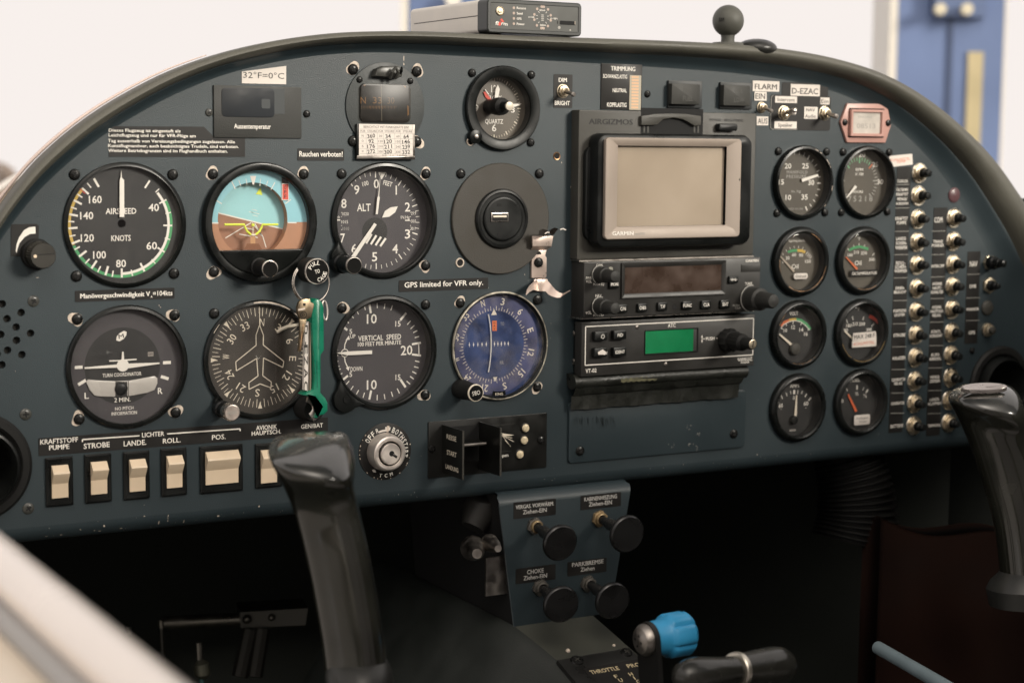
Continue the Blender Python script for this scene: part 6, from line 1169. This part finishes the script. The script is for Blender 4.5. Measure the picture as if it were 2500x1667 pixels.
b.add([(edgex(zb5, 0)+1, yp+1.5, zb5), (edgex(zt5, 0)+3, yp+8, zt5-2), (edgex(zt5, 0)+3, 150, zt5), (edgex(zb5, 0)+1, 150, zb5-30)], [(0, 1, 2, 3)], SLOT); b.build('side', root); b = MB()  # near-black sheet painted as the shade of the open cavity
b.add([(edgex(zb5, 1)-1, yp+1.5, zb5), (edgex(zt5, 1)-3, yp+8, zt5-2), (edgex(zt5, 1)-3, 150, zt5), (edgex(zb5, 1)-1, 150, zb5-30)], [(3, 2, 1, 0)], SLOT); b.build('side', root)
for nm, (x0, y0, x1, y1), ls in (('VERGAS', (426, 335, 710, 445), [('VERGAS. VORWÄRM.', 570, 368, 258, 26), ('Ziehen-EIN', 569, 406, 160, 27)]), ('KABINEN', (878, 290, 1150, 385), [('KABINENHEIZUNG', 1014, 317, 220, 26), ('Ziehen-EIN', 1012, 354, 156, 27)]),
                                 ('CHOKE', (440, 780, 708, 882), [('CHOKE', 573, 812, 112, 28), ('Ziehen-EIN', 572, 850, 158, 27)]), ('PARK', (790, 735, 1052, 830), [('PARKBREMSE', 928, 757, 214, 28), ('Ziehen', 925, 796, 94, 26)])):
    placard('placard', 'black placard reading '+' '.join(l[0] for l in ls)+' on the pedestal', N, x0, y0, x1, y1, ls, Y=yp, bold=.02, tm=mat('shaded_print', (.50, .49, .46), .55))  # white print darkened in its colour for the shade under the dashboard
DBR = mat('shaded_brass', (.34, .25, .14), .5, .7, noise=.3, nscale=200); DST = mat('shaded_steel', (.14, .13, .115), .5, .7, noise=.3, nscale=200)  # darker brass and steel: the pedestal's shade is put into their colour
PKN = mat('pull_knob_black', (.009, .009, .009), .28, noise=.2, nscale=60)
for nm, nx, ny, kx5, ky5, R_, lb in (('a', 575, 510, 738, 620, 126, 'round black pull knob under VERGAS. VORWÄRM.'), ('b', 1012, 460, 1190, 560, 130, 'round black pull knob under KABINENHEIZUNG'), ('c', 612, 925, 745, 1035, 126, 'round black pull knob under CHOKE'), ('d', 935, 900, 1092, 1010, 126, 'round black pull knob under PARKBREMSE')):
    c = at(N(nx, ny), yp-2); d_ = 39.; e = at(N(kx5, ky5), yp-d_); k2 = kpx(N, kx5, ky5, yp-d_)[1]; R = R_*k2
    root = thing('pull_knob', lb, 'knob', (c[0], yp, c[1]), 'black pull knobs on the pedestal')
    q = MB(); q.lathe(c[0], c[1], [(6.6, yp), (6.6, yp-.6)], STEELD, 6); q.slab(circ(c[0], c[1], 6.4, 6, .3), yp, yp-2.6, DBR if nm == 'b' else DST, .3); q.lathe(c[0], c[1], [(4.6, yp-2.6), (4.6, yp-4.6), (3.6, yp-5)], DBR if nm in 'ab' else DST, 24); q.build('nut', root)
    ax = Vector((e[0]-c[0], -d_+2, e[1]-c[1])).normalized(); P0 = Vector((c[0], yp-2, c[1])); E_ = Vector((e[0], yp-d_, e[1]))
    L_ = (E_-P0).length; prof_ = [(0, 3.2), (L_*.30, 3.2), (L_*.34, 4.4), (L_*.55, 4.6), (L_*.78, R*.45), (L_*.90, R*.86), (L_*.96, R*.98), (L_, R), (L_+1.2, R*.97), (L_+2.0, R*.9), (L_+1.6, R*.6), (L_+1.2, .2)]
    q = MB(); q.tube([tuple(P0+ax*t) for t, r_ in prof_], [r_ for t, r_ in prof_], PKN, 40); q.build('knob', root)
# cable ends seen beside the pedestal
root = thing('cable_fittings', 'dim metal cable ends in the gap beside the pedestal', 'cable fitting', (c3[0]-6, 60, zb5+40))
b = MB()
for x, y, r_ in ((150, 655, 7), (262, 620, 5)): p0 = pt(N(x, y), 1260); p1 = pt(N(x+60 if r_ < 6 else x+30, y+40), 1235); b.tube([p0, tuple((p0[i]+p1[i])/2 for i in range(3)), p1], [r_*1.3, r_, r_*.5], STEELD, 16)
p0 = pt(N(240, 780), 1265); b.box(p0[0], p0[0]+32, p0[1], p0[1]+2, p0[2]-22, p0[2]+6, STEELD)
p0 = pt(N(160, 330), 1290); b.tube([p0, pt(N(210, 400), 1285), pt(N(150, 520), 1280)], [10, 14, 9], mat('grey_duct', (.02, .019, .017), .6), 16); b.build('fitting', root)
# ------------------------------------------------------------------ centre console
Pc = (c3[0], yp, zb5); th = radians(24); nn = (0, -sin(th), cos(th))
tp = [hit(N(*p), Pc, nn) for p in ((425, 1178), (962, 1112), (1080, 1215), (1290, 1402), (1500, 1660), (1750, 1980), (1150, 1990), (860, 1568), (720, 1415), (560, 1282))]
root = thing('centre_console', 'dusty grey green console running from the pedestal towards the seats', 'console', (tp[0][0]+30, tp[0][1]-60, zb5-200))
b = MB(); b.add(tp, [tuple(range(len(tp)))], CON)
# rounded left flank
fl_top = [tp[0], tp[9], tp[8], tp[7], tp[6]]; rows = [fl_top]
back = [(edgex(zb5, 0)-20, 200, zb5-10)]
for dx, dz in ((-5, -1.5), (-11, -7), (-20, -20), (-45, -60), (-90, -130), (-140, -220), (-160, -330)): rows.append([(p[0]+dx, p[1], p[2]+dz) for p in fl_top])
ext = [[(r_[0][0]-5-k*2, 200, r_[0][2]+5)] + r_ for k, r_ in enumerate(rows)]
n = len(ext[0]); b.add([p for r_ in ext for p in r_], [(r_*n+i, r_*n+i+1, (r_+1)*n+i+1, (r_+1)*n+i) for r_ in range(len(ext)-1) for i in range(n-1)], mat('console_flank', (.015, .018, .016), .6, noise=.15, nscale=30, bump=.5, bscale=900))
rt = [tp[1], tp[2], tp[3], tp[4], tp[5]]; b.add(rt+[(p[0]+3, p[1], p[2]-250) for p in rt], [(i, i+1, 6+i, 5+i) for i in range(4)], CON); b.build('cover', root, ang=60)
b = MB()
for x, y, r_ in ((792, 1350, 1.8), (1103, 1314, 1.2)): p = hit(N(x, y), Pc, nn); b.sphere((p[0], p[1], p[2]), r_, CHIPM, 10, 6)
b.build('bare_rivet', root)
# quadrant plate
def onp(x, y, h=0.): return hit(N(x, y), (Pc[0], Pc[1]+nn[1]*h, Pc[2]+nn[2]*h), nn)
qd = [onp(x, y, 3) for x, y in ((720, 1412), (1205, 1330), (1300, 1420), (1560, 1720), (1050, 1800), (870, 1590))]
root = thing('throttle_quadrant', 'black plate with gold words THROTTLE PROP on the console', 'quadrant', tuple(qd[0]))
b = MB(); QB = mat('quadrant_black', (.014, .014, .013), .35, noise=.2, nscale=60)
n = len(qd); b.add(qd+[(p[0], p[1]-nn[1]*3, p[2]-nn[2]*3) for p in qd], [tuple(range(n))]+[(i, (i+1) % n, n+(i+1) % n, n+i) for i in range(n)], QB)
lab = [onp(x, y, 3.2) for x, y in ((895, 1470), (1300, 1398), (1500, 1700), (1020, 1600), (945, 1530))]; b.add(lab, [tuple(range(5))], PLAC)
Uv = Vector(onp(1140, 1462, 3.4))-Vector(onp(940, 1494, 3.4)); Uv.normalize(); Uv = Vector((1, 0, 0)); Vv = Vector(nn).cross(Uv); Vv = Vector((0, cos(th), sin(th)))
GOLD = mat('gold_print', (.62, .52, .32), .5)
for s_, x, y, wpx, hpx in (('THROTTLE', 1040, 1480, 216, 26), ('PROP', 1250, 1444, 130, 26), ('F', 1117, 1521, 26, 22), ('U', 1148, 1546, 28, 24), ('L', 1175, 1575, 20, 22), ('H', 1217, 1506, 28, 24), ('I', 1241, 1532, 8, 22), ('G', 1268, 1556, 28, 24), ('H', 1296, 1588, 28, 24)):
    o_ = onp(x, y, 3.5); w_ = (Vector(onp(x+wpx/2, y, 3.5))-Vector(onp(x-wpx/2, y, 3.5))).x; h_ = abs((Vector(onp(x, y-hpx/2, 3.5))-Vector(onp(x, y+hpx/2, 3.5))).dot(Vv))
    b.text(s_, 0, 0, abs(w_), h_, GOLD, frame=(tuple(o_), tuple(Uv), tuple(Vv)), bold=.03)
b.build('plate', root)
for x, y, r_ in ((853, 1415, 5), (1187, 1362, 4.6)):
    p = Vector(onp(x, y, 3)); b = MB(); nv = Vector(nn); b.tube([tuple(p), tuple(p+nv*1.0), tuple(p+nv*1.4)], [r_, r_*.9, r_*.3], SCREWM, 20)
    for a_ in (.5, 2.07): u_ = Uv*cos(a_)+Vv*sin(a_); w_ = Uv*-sin(a_)+Vv*cos(a_); o_ = p+nv*1.45; b.add([tuple(o_+u_*r_*.5+w_*.4), tuple(o_-u_*r_*.5+w_*.4), tuple(o_-u_*r_*.5-w_*.4), tuple(o_+u_*r_*.5-w_*.4)], [(0, 1, 2, 3)], GREYP)
    b.build('screw', root)
# propeller lever with blue knob
DK = 1050.; c = Vector(pt(N(1490, 1245), DK)); k = DK/CF/2.766; root = thing('propeller_lever', 'bright blue lobed knob bolted to a dark flat lever', 'lever', tuple(pt(N(1370, 1700), DK)))
Rt = Vector((RM[0][0], RM[1][0], RM[2][0])); Fw = Vector((RM[0][1], RM[1][1], RM[2][1])); Up = Vector((RM[0][2], RM[1][2], RM[2][2]))
ax = (Rt*.86+Fw*.50+Up*.06).normalized(); e2 = ax.cross(Up).normalized(); e1 = e2.cross(ax).normalized()
BLUE = mat('blue_knob', (.035, .30, .56), .38, noise=.08, nscale=80); b = MB(); rings = []
Rb = 142*k
for t, r_, lob in ((-15, .74, 0), (-14, .82, .0), (-6.5, .86, .0), (-5, .94, .02), (-4, 1.04, .06), (-3, 1.07, .07), (9.2, 1.07, .07), (11, .98, .05), (11.9, .90, .04), (12, .1, 0)):
    rings.append([tuple(c+ax*t+(e1*cos(2*pi*j/72)+e2*sin(2*pi*j/72))*Rb*(r_-lob*(max(0, cos(6*2*pi*j/72+.6))**6)*1.6)) for j in range(72)])
b.loft(rings, BLUE, cap0=True); b.build('knob', root)
b = MB(); a0 = c-ax*18; top = c-ax*16.5
w5 = 10.5; pts_ = []
for j in range(13): a_ = pi*j/12; pts_.append(top+e2*-w5*cos(a_)*1.0+e1*w5*sin(a_))
low = [top+e2*w5-e1*95+ax*2, top-e2*w5-e1*95+ax*2]; poly = pts_+low
n = len(poly); b.add([tuple(p-ax*1.6) for p in poly]+[tuple(p+ax*1.6) for p in poly], [tuple(range(n)), tuple(range(2*n-1, n-1, -1))]+[(i, (i+1) % n, n+(i+1) % n, n+i) for i in range(n)], mat('lever_black', (.016, .016, .015), .35, .4)); 
b.build('arm', root)
b = MB(); q0 = top-ax*1.6; b.tube([tuple(q0), tuple(q0-ax*2.0), tuple(q0-ax*4.4), tuple(q0-ax*5.6), tuple(q0-ax*6)], [9.6, 9.4, 7.6, 4.5, .3], STEELD, 32)
for a_ in (.3, 1.87): u_ = e1*cos(a_)+e2*sin(a_); w_ = e2*cos(a_)-e1*sin(a_); o_ = q0-ax*5.8; b.add([tuple(o_+u_*4+w_*.7), tuple(o_-u_*4+w_*.7), tuple(o_-u_*4-w_*.7), tuple(o_+u_*4-w_*.7)], [(0, 1, 2, 3)], SLOT)
b.build('bolt', root)
# throttle lever
D2 = 985.; A0 = Vector(pt(N(1525, 1530), D2-8)); A1 = Vector(pt(N(2290, 1440), D2+55)); L_ = (A1-A0).length; ax = (A1-A0)/L_; k = D2/CF/2.766
root = thing('throttle_lever', 'glossy black double bulb throttle handle with silver ring at its waist', 'lever', tuple(pt(N(1700, 1900), D2)))
HB = mat('handle_black', (.020, .020, .017), .22, noise=.25, nscale=50); b = MB(); R0 = 134*k
pr = [(0, .05), (.01, .35), (.04, .66), (.10, .86), (.17, .93), (.27, .88), (.40, .78), (.50, .76)]; b.tube([tuple(A0+ax*L_*t) for t, r_ in pr], [r_*R0 for t, r_ in pr], HB, 40)
pr = [(.535, .84), (.60, .88), (.72, .98), (.84, 1.05), (.91, 1.0), (.96, .82), (.985, .6), (1.0, .1)]; b.tube([tuple(A0+ax*L_*t) for t, r_ in pr], [r_*R0 for t, r_ in pr], HB, 40); b.build('grip', root)
b = MB(); pr = [(.497, .5), (.498, .90), (.505, .95), (.53, .97), (.537, .93), (.538, .5)]; b.tube([tuple(A0+ax*L_*t) for t, r_ in pr], [r_*R0 for t, r_ in pr], mat('ring_silver', (.60, .56, .48), .3, .9), 40); b.build('collar', root)
b = MB(); m0 = A0+ax*L_*.3; b.tube([tuple(m0-Up*R0*.5), tuple(m0-Up*80+Fw*20)], 8, MATS['lever_black'], 12); b.build('arm', root)
# pale rod on the right
b = MB(); p0, p1 = pt(R4(1530, 415), 1230), pt(R4(2010, 690), 1120); b.tube([p0, tuple((p0[i]+p1[i])/2 for i in range(3)), p1], [4.6, 4.6, 4.6], mat('pale_blue_rod', (.17, .22, .24), .45, noise=.1, nscale=60), 18)
b.build('lever_rod', None, 'pale grey blue rod lying in the dark near the second seat', 'rod', loc=p0)
# ------------------------------------------------------------------ control sticks
def stick(label, v, s, depth, secs, badge, boot):
    root = thing('control_stick', label, 'control stick', pt(v(*boot[0]), depth)); b = MB(); rings = []
    STK = mat('stick_black', (.017, .017, .013), .2, noise=.45, nscale=35, coat=.8, bump=.08, bscale=500); k = depth/CF/s
    n = 36
    def ringat(x, y, hw, hd, tl, dd=0.):
        c = Vector(pt(v(x, y), depth+dd)); u = Rt*cos(tl)+Up*sin(tl)
        return [tuple(c+u*hw*k*(abs(cos(2*pi*j/n))**.85*(1 if cos(2*pi*j/n) > 0 else -1))-Fw*hd*(abs(sin(2*pi*j/n))**.85*(1 if sin(2*pi*j/n) > 0 else -1))) for j in range(n)]
    S_ = spl([tuple(float(q) for q in t) for t in secs], 4)
    for t in S_: rings.append(ringat(*t))
    b.loft(rings, STK, cap0=True); b.build('grip', root, ang=60)
    if badge:
        bx, by, bw, bh, bt = badge; c = Vector(pt(v(bx, by), depth-13)); b = MB(); u = (Rt*cos(bt)+Up*sin(bt)); w_ = (Fw*.85+Up*.50).normalized(); nrm = u.cross(w_); nrm = nrm if nrm.z > 0 else -nrm
        BAD = mat('silver_badge', (.55, .50, .47), .3, .85, noise=.1, nscale=100)
        rg_ = []
        for h_, sc_ in ((-2, 1.02), (.6, 1.0), (1.0, .95)): rg_.append([tuple(c+nrm*h_+u*bw*k*sc_*cos(2*pi*j/40)+w_*(bh*k/.5)*sc_*sin(2*pi*j/40)) for j in range(40)])
        b.loft(rg_, BAD); b.text('Diamond', 0, 0, bw*k*1.35, bh*k*.75, mat('badge_letters', (.25, .22, .20), .4, .6), frame=(tuple(c+nrm*1.15-w_*bh*k*.4+u*2), tuple((u*.98+Up*.1).normalized()), tuple(w_)), bold=.02); b.build('badge', root)
    b = MB(); STKB = mat('boot_rubber', (.020, .020, .018), .45, noise=.2, nscale=50); rings = [ringat(x, y, hw, hd, 0) for x, y, hw, hd in boot[1:]]; b.loft(rings, STKB, cap0=True); b.build('boot', root)
    return root
stick('black moulded control stick in front of the rocker switches', M, 2.351, 930.,
      [(640, 1560, 178, 15, .05, 0), (615, 1330, 178, 15, .05, 0), (560, 1000, 180, 15, .08, 0), (512, 770, 182, 15.5, .08, 0), (470, 600, 186, 16, .05, 0), (440, 500, 192, 17.5, .0, -3), (408, 415, 212, 19.5, -.12, -9), (386, 340, 236, 21, -.16, -8), (378, 275, 246, 21, -.10, 0), (374, 220, 240, 20, -.02, 9), (372, 172, 222, 18, .04, 18), (372, 142, 190, 14, .05, 24), (372, 130, 110, 7, .05, 28)], None,
      [(650, 1700), (665, 1700, 185, 24), (660, 1600, 190, 24), (650, 1520, 190, 23), (645, 1470, 182, 19), (640, 1440, 172, 14)])
stick('black control stick with silver capped head at the edge of the picture', P5, 2.412, 1185., [(632, 1650, 150, 17, 0, 0), (612, 1400, 150, 17, 0, 0), (585, 1150, 155, 17, 0, 0), (545, 950, 170, 17, 0, 0), (500, 800, 180, 18, -.1, 0), (455, 690, 190, 19, -.25, 0), (415, 590, 205, 20, -.3, 0), (393, 510, 218, 21, -.25, -5), (378, 445, 215, 21, -.12, -3), (370, 395, 200, 20, -.03, 3), (366, 355, 165, 17, .02, 10), (364, 330, 110, 11, .04, 14), (364, 322, 50, 5, .04, 16)],
      (368, 352, 132, 20, .03), [(610, 1600), (590, 1640, 180, 24), (580, 1540, 190, 25), (590, 1490, 175, 22), (605, 1450, 150, 18), (610, 1425, 140, 15)])
# ------------------------------------------------------------------ footwell
DARK = mat('cockpit_dark', (.030, .034, .029), .85, noise=.3, nscale=8); root = thing('cockpit_tub', 'dark footwell and cabin shell around the dashboard', 'cockpit shell', (270, 0, -500))
b = MB()
b.box(-420, 900, -1700, 520, -560, -550, DARK); b.box(-420, 900, 510, 520, -550, -60, DARK); 
b.add([(-170, 0+60, -550), (-170, 60, ZB-8), (-60, 515, -150), (-60, 515, -550)], [(0, 1, 2, 3)], DARK); b.add([(760, 60, -550), (760, 60, 40), (600, 515, -60), (600, 515, -550)], [(3, 2, 1, 0)], DARK)
b.add([(xL-30, 70, ZB-10), (xR+40, 70, ZB-10), (600, 515, -140), (-60, 515, -140)], [(0, 1, 2, 3)], DARK)
b.build('shell', root)
b = MB(); b.add([(xR+8, 40, 10), (xR+70, -700, 40), (xR+70, -1700, 120), (xR+70, -1700, -555), (xR+70, -700, -555), (xR+8, 40, -555), (xR+8, 515, -555), (xR+8, 515, 0)], [(0, 1, 4, 5), (1, 2, 3, 4), (0, 5, 6, 7)], DARK)  # unseen right wall, its top raised to shade the lower right gauges
b.add([(-330, -1700, -230), (-330, -1100, -230), (-330, -1100, -555), (-330, -1700, -555)], [(0, 1, 2, 3)], DARK)
b.add([(-70, -1150, -550), (-70, -1150, 340), (1300, -1150, 340), (1300, -1150, -550)], [(0, 1, 2, 3)], DARK); b.build('side_and_shade_walls', root)  # unseen bulkhead added tall and wide to shade the lower panel and pedestal
# seats behind the viewpoint: they shade and are mirrored in the dial glasses
SEAT = mat('seat_fabric', (.42, .40, .40), .8, noise=.2, nscale=20)
for xs_ in (150, 590):
    b = MB(); b.slab(rr(xs_, -430, 380, 110, 40, 5), -480, -940, SEAT, 25, True); b.build('seat_cushion', root)
    b = MB(); b.slab(rr(xs_, -110, 380, 620, 80, 6), -960, -1060, SEAT, 25, True); b.build('seat_back', root)
# ducts, pedals
b = MB(); pts = []; rad = []
for i in range(61): t = i/60; y = K(0, 1060+560*t)[1]; px = 2065+28*sin(t*2.4); pts.append(pt((px, y), 1480)); rad.append(25+3.5*(1 if i % 4 < 2 else 0)+t*8)
b.tube(pts, rad, mat('duct_black', (.003, .003, .0027), .6, spec=.2, noise=.3, nscale=30), 32); b.build('air_duct', None, 'dim corrugated air hose hanging under the dashboard', 'air duct', loc=pts[0])
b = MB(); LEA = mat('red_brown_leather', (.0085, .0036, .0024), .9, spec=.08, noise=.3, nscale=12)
n = 60; vs = []
for j in range(n+1):
    for i in range(n+1):
        u, t = i/n, j/n; px = 2150+600*u-20*t; py = 1262+150*u**1.3+26*sin(u*9)*(1-t)+(590-120*u)*t; dd = 14*sin(u*6+t*3)+5*sin(u*15-t*5+1)+4*sin(t*11+u*4)+40*(1-t)**6
        vs.append(pt((px, py), 1395+dd))
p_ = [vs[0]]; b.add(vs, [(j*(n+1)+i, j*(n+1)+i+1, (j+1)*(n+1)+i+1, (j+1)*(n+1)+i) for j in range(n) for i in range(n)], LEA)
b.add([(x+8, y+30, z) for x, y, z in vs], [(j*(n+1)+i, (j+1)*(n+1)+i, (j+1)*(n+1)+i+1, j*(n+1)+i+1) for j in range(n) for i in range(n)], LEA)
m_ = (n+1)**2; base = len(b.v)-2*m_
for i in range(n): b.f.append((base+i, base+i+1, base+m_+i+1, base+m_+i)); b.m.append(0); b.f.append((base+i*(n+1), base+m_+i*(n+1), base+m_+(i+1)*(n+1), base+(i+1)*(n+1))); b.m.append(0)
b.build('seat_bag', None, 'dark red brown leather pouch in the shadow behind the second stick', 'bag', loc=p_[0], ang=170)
root = thing('rudder_pedals', 'dim metal rudder pedal bar with bracket and legs in the dark footwell', 'rudder pedals', pt(P7(850, 1200), 1500)); DM = mat('footwell_metal', (.16, .15, .13), .35, .9, noise=.3, nscale=60)
b = MB(); b.tube([pt(P7(250, 838), 1500), pt(P7(760, 812), 1500)], 6, DM, 14); b.build('bar', root)
b = MB(); q = [pt(P7(*p), 1490) for p in ((748, 768), (1180, 742), (1165, 850), (752, 868))]; b.add(q+[(x+6, y+26, z+2) for x, y, z in q], [(3, 2, 1, 0), (0, 1, 5, 4), (1, 2, 6, 5), (2, 3, 7, 6), (3, 0, 4, 7)], mat('bracket_dark', (.05, .048, .042), .4, .6))
for x, y in ((790, 812), (948, 802)): p = pt(P7(x, y), 1487); b.sphere(p, 4 if x < 900 else 3, DM, 12, 8)
b.build('bracket', root)
b = MB(); b.tube([pt(P7(810, 880), 1490), pt(P7(745, 1180), 1480)], 7, MATS['bracket_dark'], 10); b.tube([pt(P7(890, 875), 1490), pt(P7(840, 1180), 1480)], 7, MATS['bracket_dark'], 10); b.build('leg', root)
b = MB(); b.tube([pt(P7(242, 820), 1495), pt(P7(246, 870), 1495)], 2.6, DM, 8); b.tube([pt(P7(246, 870), 1495), pt(P7(258, 1090), 1495)], 2.2, MATS['bracket_dark'], 8); b.tube([pt(P7(38, 865), 1495), pt(P7(40, 910), 1495)], 2.2, DM, 8); b.build('upright_rod', root)
b = MB(); b.tube([pt(P7(484, 962), 1400), pt(P7(490, 1070), 1400)], 2.8, DM, 10); b.tube([pt(P7(490, 1072), 1400), pt(P7(500, 1100), 1400), pt(P7(508, 1165), 1400), pt(P7(503, 1190), 1400)], [3, 6.5, 6.5, 3], mat('olive_turnbuckle', (.12, .12, .09), .4, .5), 12); b.tube([pt(P7(502, 1190), 1400), pt(P7(506, 1300), 1400)], 2, mat('teal_cable', (.04, .10, .10), .5), 8)
b.build('control_cable', None, 'thin vertical cable with small olive turnbuckle in the footwell', 'cable', loc=pt(P7(484, 962), 1400))
# ------------------------------------------------------------------ cockpit sill in the near corner
SIL = mat('white_gelcoat', (.84, .76, .70), .22, noise=.05, nscale=8, coat=.4); d0 = Vector(pt((150, 1500), 560)); x9, z9 = d0.x, d0.z
def edge_tube(pA, off, r, m, name, root):
    b = MB(); P = Vector(pt(pA, 560)); b.tube([(P.x-(y+700)*-.0, y, P.z) for y in (-1500, -1200, -1000, -850, -700, -500, -250, 60)], [r]*8, m, 32); return b.build(name, root, ang=60)
root = thing('canopy_sill', 'blurred cream white rounded cockpit sill crossing the near corner', 'cockpit sill', (x9, -700, z9))
edge_tube((196, 1549), 0, (9.2, 9.2), SIL, 'sill_tube', root)
edge_tube((134, 1634), 0, (5.5, 5.5), mat('grey_seal', (.34, .33, .32), .5), 'rubber_seal', root)
edge_tube((-22, 1850), 0, (31, 31), mat('beige_side', (.78, .68, .55), .4, noise=.06, nscale=8), 'outer_side', root)
# ------------------------------------------------------------------ outside
b = MB(); DS = 9000.
th0 = radians(-62); rows = []
for z in (-1300, -200, 1500, 5000, 13000): rows.append([(CP[0]+DS*sin(radians(a)), CP[1]+DS*cos(radians(a)), z) for a in range(-122, 116, 7)])
n = len(rows[0]); b.add([p for r_ in rows for p in r_], [(r_*n+i, r_*n+i+1, (r_+1)*n+i+1, (r_+1)*n+i) for r_ in range(4) for i in range(n-1)], mat('bright_sky', (.94,.875,.84), 1, emit=1.0/2**sc.view_settings.exposure))
b.build('sky', None, 'bright milky white overcast daylight behind the arch', 'sky', kind='structure', loc=(0, 0, 0))
b = MB(); b.add([(-30000, -30000, -1300), (30000, -30000, -1300), (30000, 30000, -1300), (-30000, 30000, -1300)], [(0, 1, 2, 3)], mat('concrete', (.30, .28, .26), .8, noise=.1, nscale=.5)); b.build('ground', None, 'pale concrete apron', 'ground', kind='structure', loc=(0, 0, -1300))
def outbox(x0, x1, dist, m, b, y0=-1300, y1=3500, t=250., off=0.):
    a = pt((x0, 200), dist); c = pt((x1, 200), dist)
    f = Vector((Fw.x, Fw.y, 0)).normalized()*t; o = Vector((Fw.x, Fw.y, 0)).normalized()*off
    q = [(a[0]-o.x, a[1]-o.y), (c[0]-o.x, c[1]-o.y), (c[0]+f.x, c[1]+f.y), (a[0]+f.x, a[1]+f.y)]
    b.add([(x, y, y0) for x, y in q]+[(x, y, y1) for x, y in q], [(0, 1, 5, 4), (1, 2, 6, 5), (2, 3, 7, 6), (3, 0, 4, 7), (4, 5, 6, 7)], m)
BP = mat('blue_steel_paint', (.15,.21,.38), .5, noise=.12, nscale=3); PALE = mat('pale_edge', (.78, .74, .66), .5); DBL = mat('dark_gap', (.06, .085, .16), .6)
OD = 5200.
root = thing('door_pillar', 'blurred blue steel hangar pillar behind the grey warning box', 'pillar', (*pt((1090, 200), OD)[:2], -1300), 'blue hangar door pillars')
b = MB(); outbox(998, 1235, OD, BP, b); b.build('post', root); b = MB(); outbox(978, 996, OD, PALE, b); b.build('edge_strip', root)
p = pt((1107, 3), OD-40); b = MB(); b.tube([p, tuple(Vector(p)-Fw*30)], [62/1000*0+19*OD/CF]*2, PALE, 24); b.build('bolt', root)
root = thing('door_pillar', 'blurred blue steel hangar pillar with dark rod and yellow strip behind the arch', 'pillar', (*pt((2300, 200), OD)[:2], -1300), 'blue hangar door pillars')
b = MB(); outbox(2188, 2446, OD, BP, b); b.build('post', root); b = MB(); outbox(2168, 2187, OD, PALE, b); outbox(2447, 2453, OD, PALE, b); b.build('edge_strip', root)
b = MB(); zt6 = pt((2310, 45), OD)[2]; outbox(2310, 2322, OD, DBL, b, -1300, zt6, 5, 6); b.build('rod', root)
b = MB(); outbox(2268, 2395, OD, mat('blue_bracket', tuple(c_*.8 for c_ in (.15,.21,.38)), .5), b, zt6, 3400, 5, 30); outbox(2265, 2272, OD, DBL, b, pt((2310, 38), OD)[2], 3400, 5, 34); b.build('bracket', root)
for x, y in ((2292, 26), (2357, 26)): p = pt((x, y), OD-60); b = MB(); b.tube([p, tuple(Vector(p)-Fw*25)], 14*OD/CF, mat('pale_bolt', (.66, .60, .45), .5), 20); b.build('bolt', root)
b = MB(); outbox(2360, 2397, OD, mat('yellow_strip', (.52, .44, .26), .5, noise=.15, nscale=5), b, -600, pt((2380, 128), OD)[2], 5, 8); b.build('strip', root)
# far tree and pale wing at the left edge
root = thing('far_tree', 'faint blurred tree beyond the left end of the arch', 'tree', (*pt((10, 420), 8300)[:2], -1300)); b = MB(); rnd = random.Random(2); LF = mat('hazed_leaves', (.34, .27, .22), .8)  # pale brown leaf colour stands in for the overexposed haze
for i in range(900):
    a = rnd.uniform(0, 2*pi); r_ = 190*sqrt(rnd.random()); x, y = -20+r_/190*66*cos(a), 452+r_/190*58*sin(a)
    if y < 408 and rnd.random() < .5 and x > 15: continue
    p = Vector(pt((x, y), 8200+rnd.uniform(-90, 90))); s_ = rnd.uniform(8, 22); u = Vector((rnd.gauss(0, 1), rnd.gauss(0, 1), rnd.gauss(0, 1))).normalized(); w_ = u.orthogonal().normalized(); b.add([tuple(p+u*s_), tuple(p+w_*s_*.6), tuple(p-u*s_), tuple(p-w_*s_*.6)], [(0, 1, 2, 3)], LF)
b.build('crown', root); b = MB(); p = pt((-15, 500), 8200); b.tube([(p[0], p[1], -1300), p], [40, 26], mat('bark', (.14, .11, .09), .8), 10); b.build('trunk', root)
b = MB(); pp = [pt(A2(*q), 2600) for q in ((-400, 640), (-120, 545), (0, 488), (80, 432), (150, 395), (260, 370), (420, 372))]; lo = [(x+10, y+150, z-150) for x, y, z in pp]; m_ = len(pp)
up_ = [(x, y, z+6) for x, y, z in pp]; WNG = mat('wing_cream', (.50, .40, .30), .4)
b.add(pp+lo, [(i, i+1, m_+i+1, m_+i) for i in range(m_-1)], WNG); b.tube(pp, 5, mat('wing_edge', (.80, .76, .72), .4), 10)
b.build('parked_glider_wing', None, 'blurred cream coloured rounded fuselage edge beyond the arch', 'aircraft part', loc=pp[2])
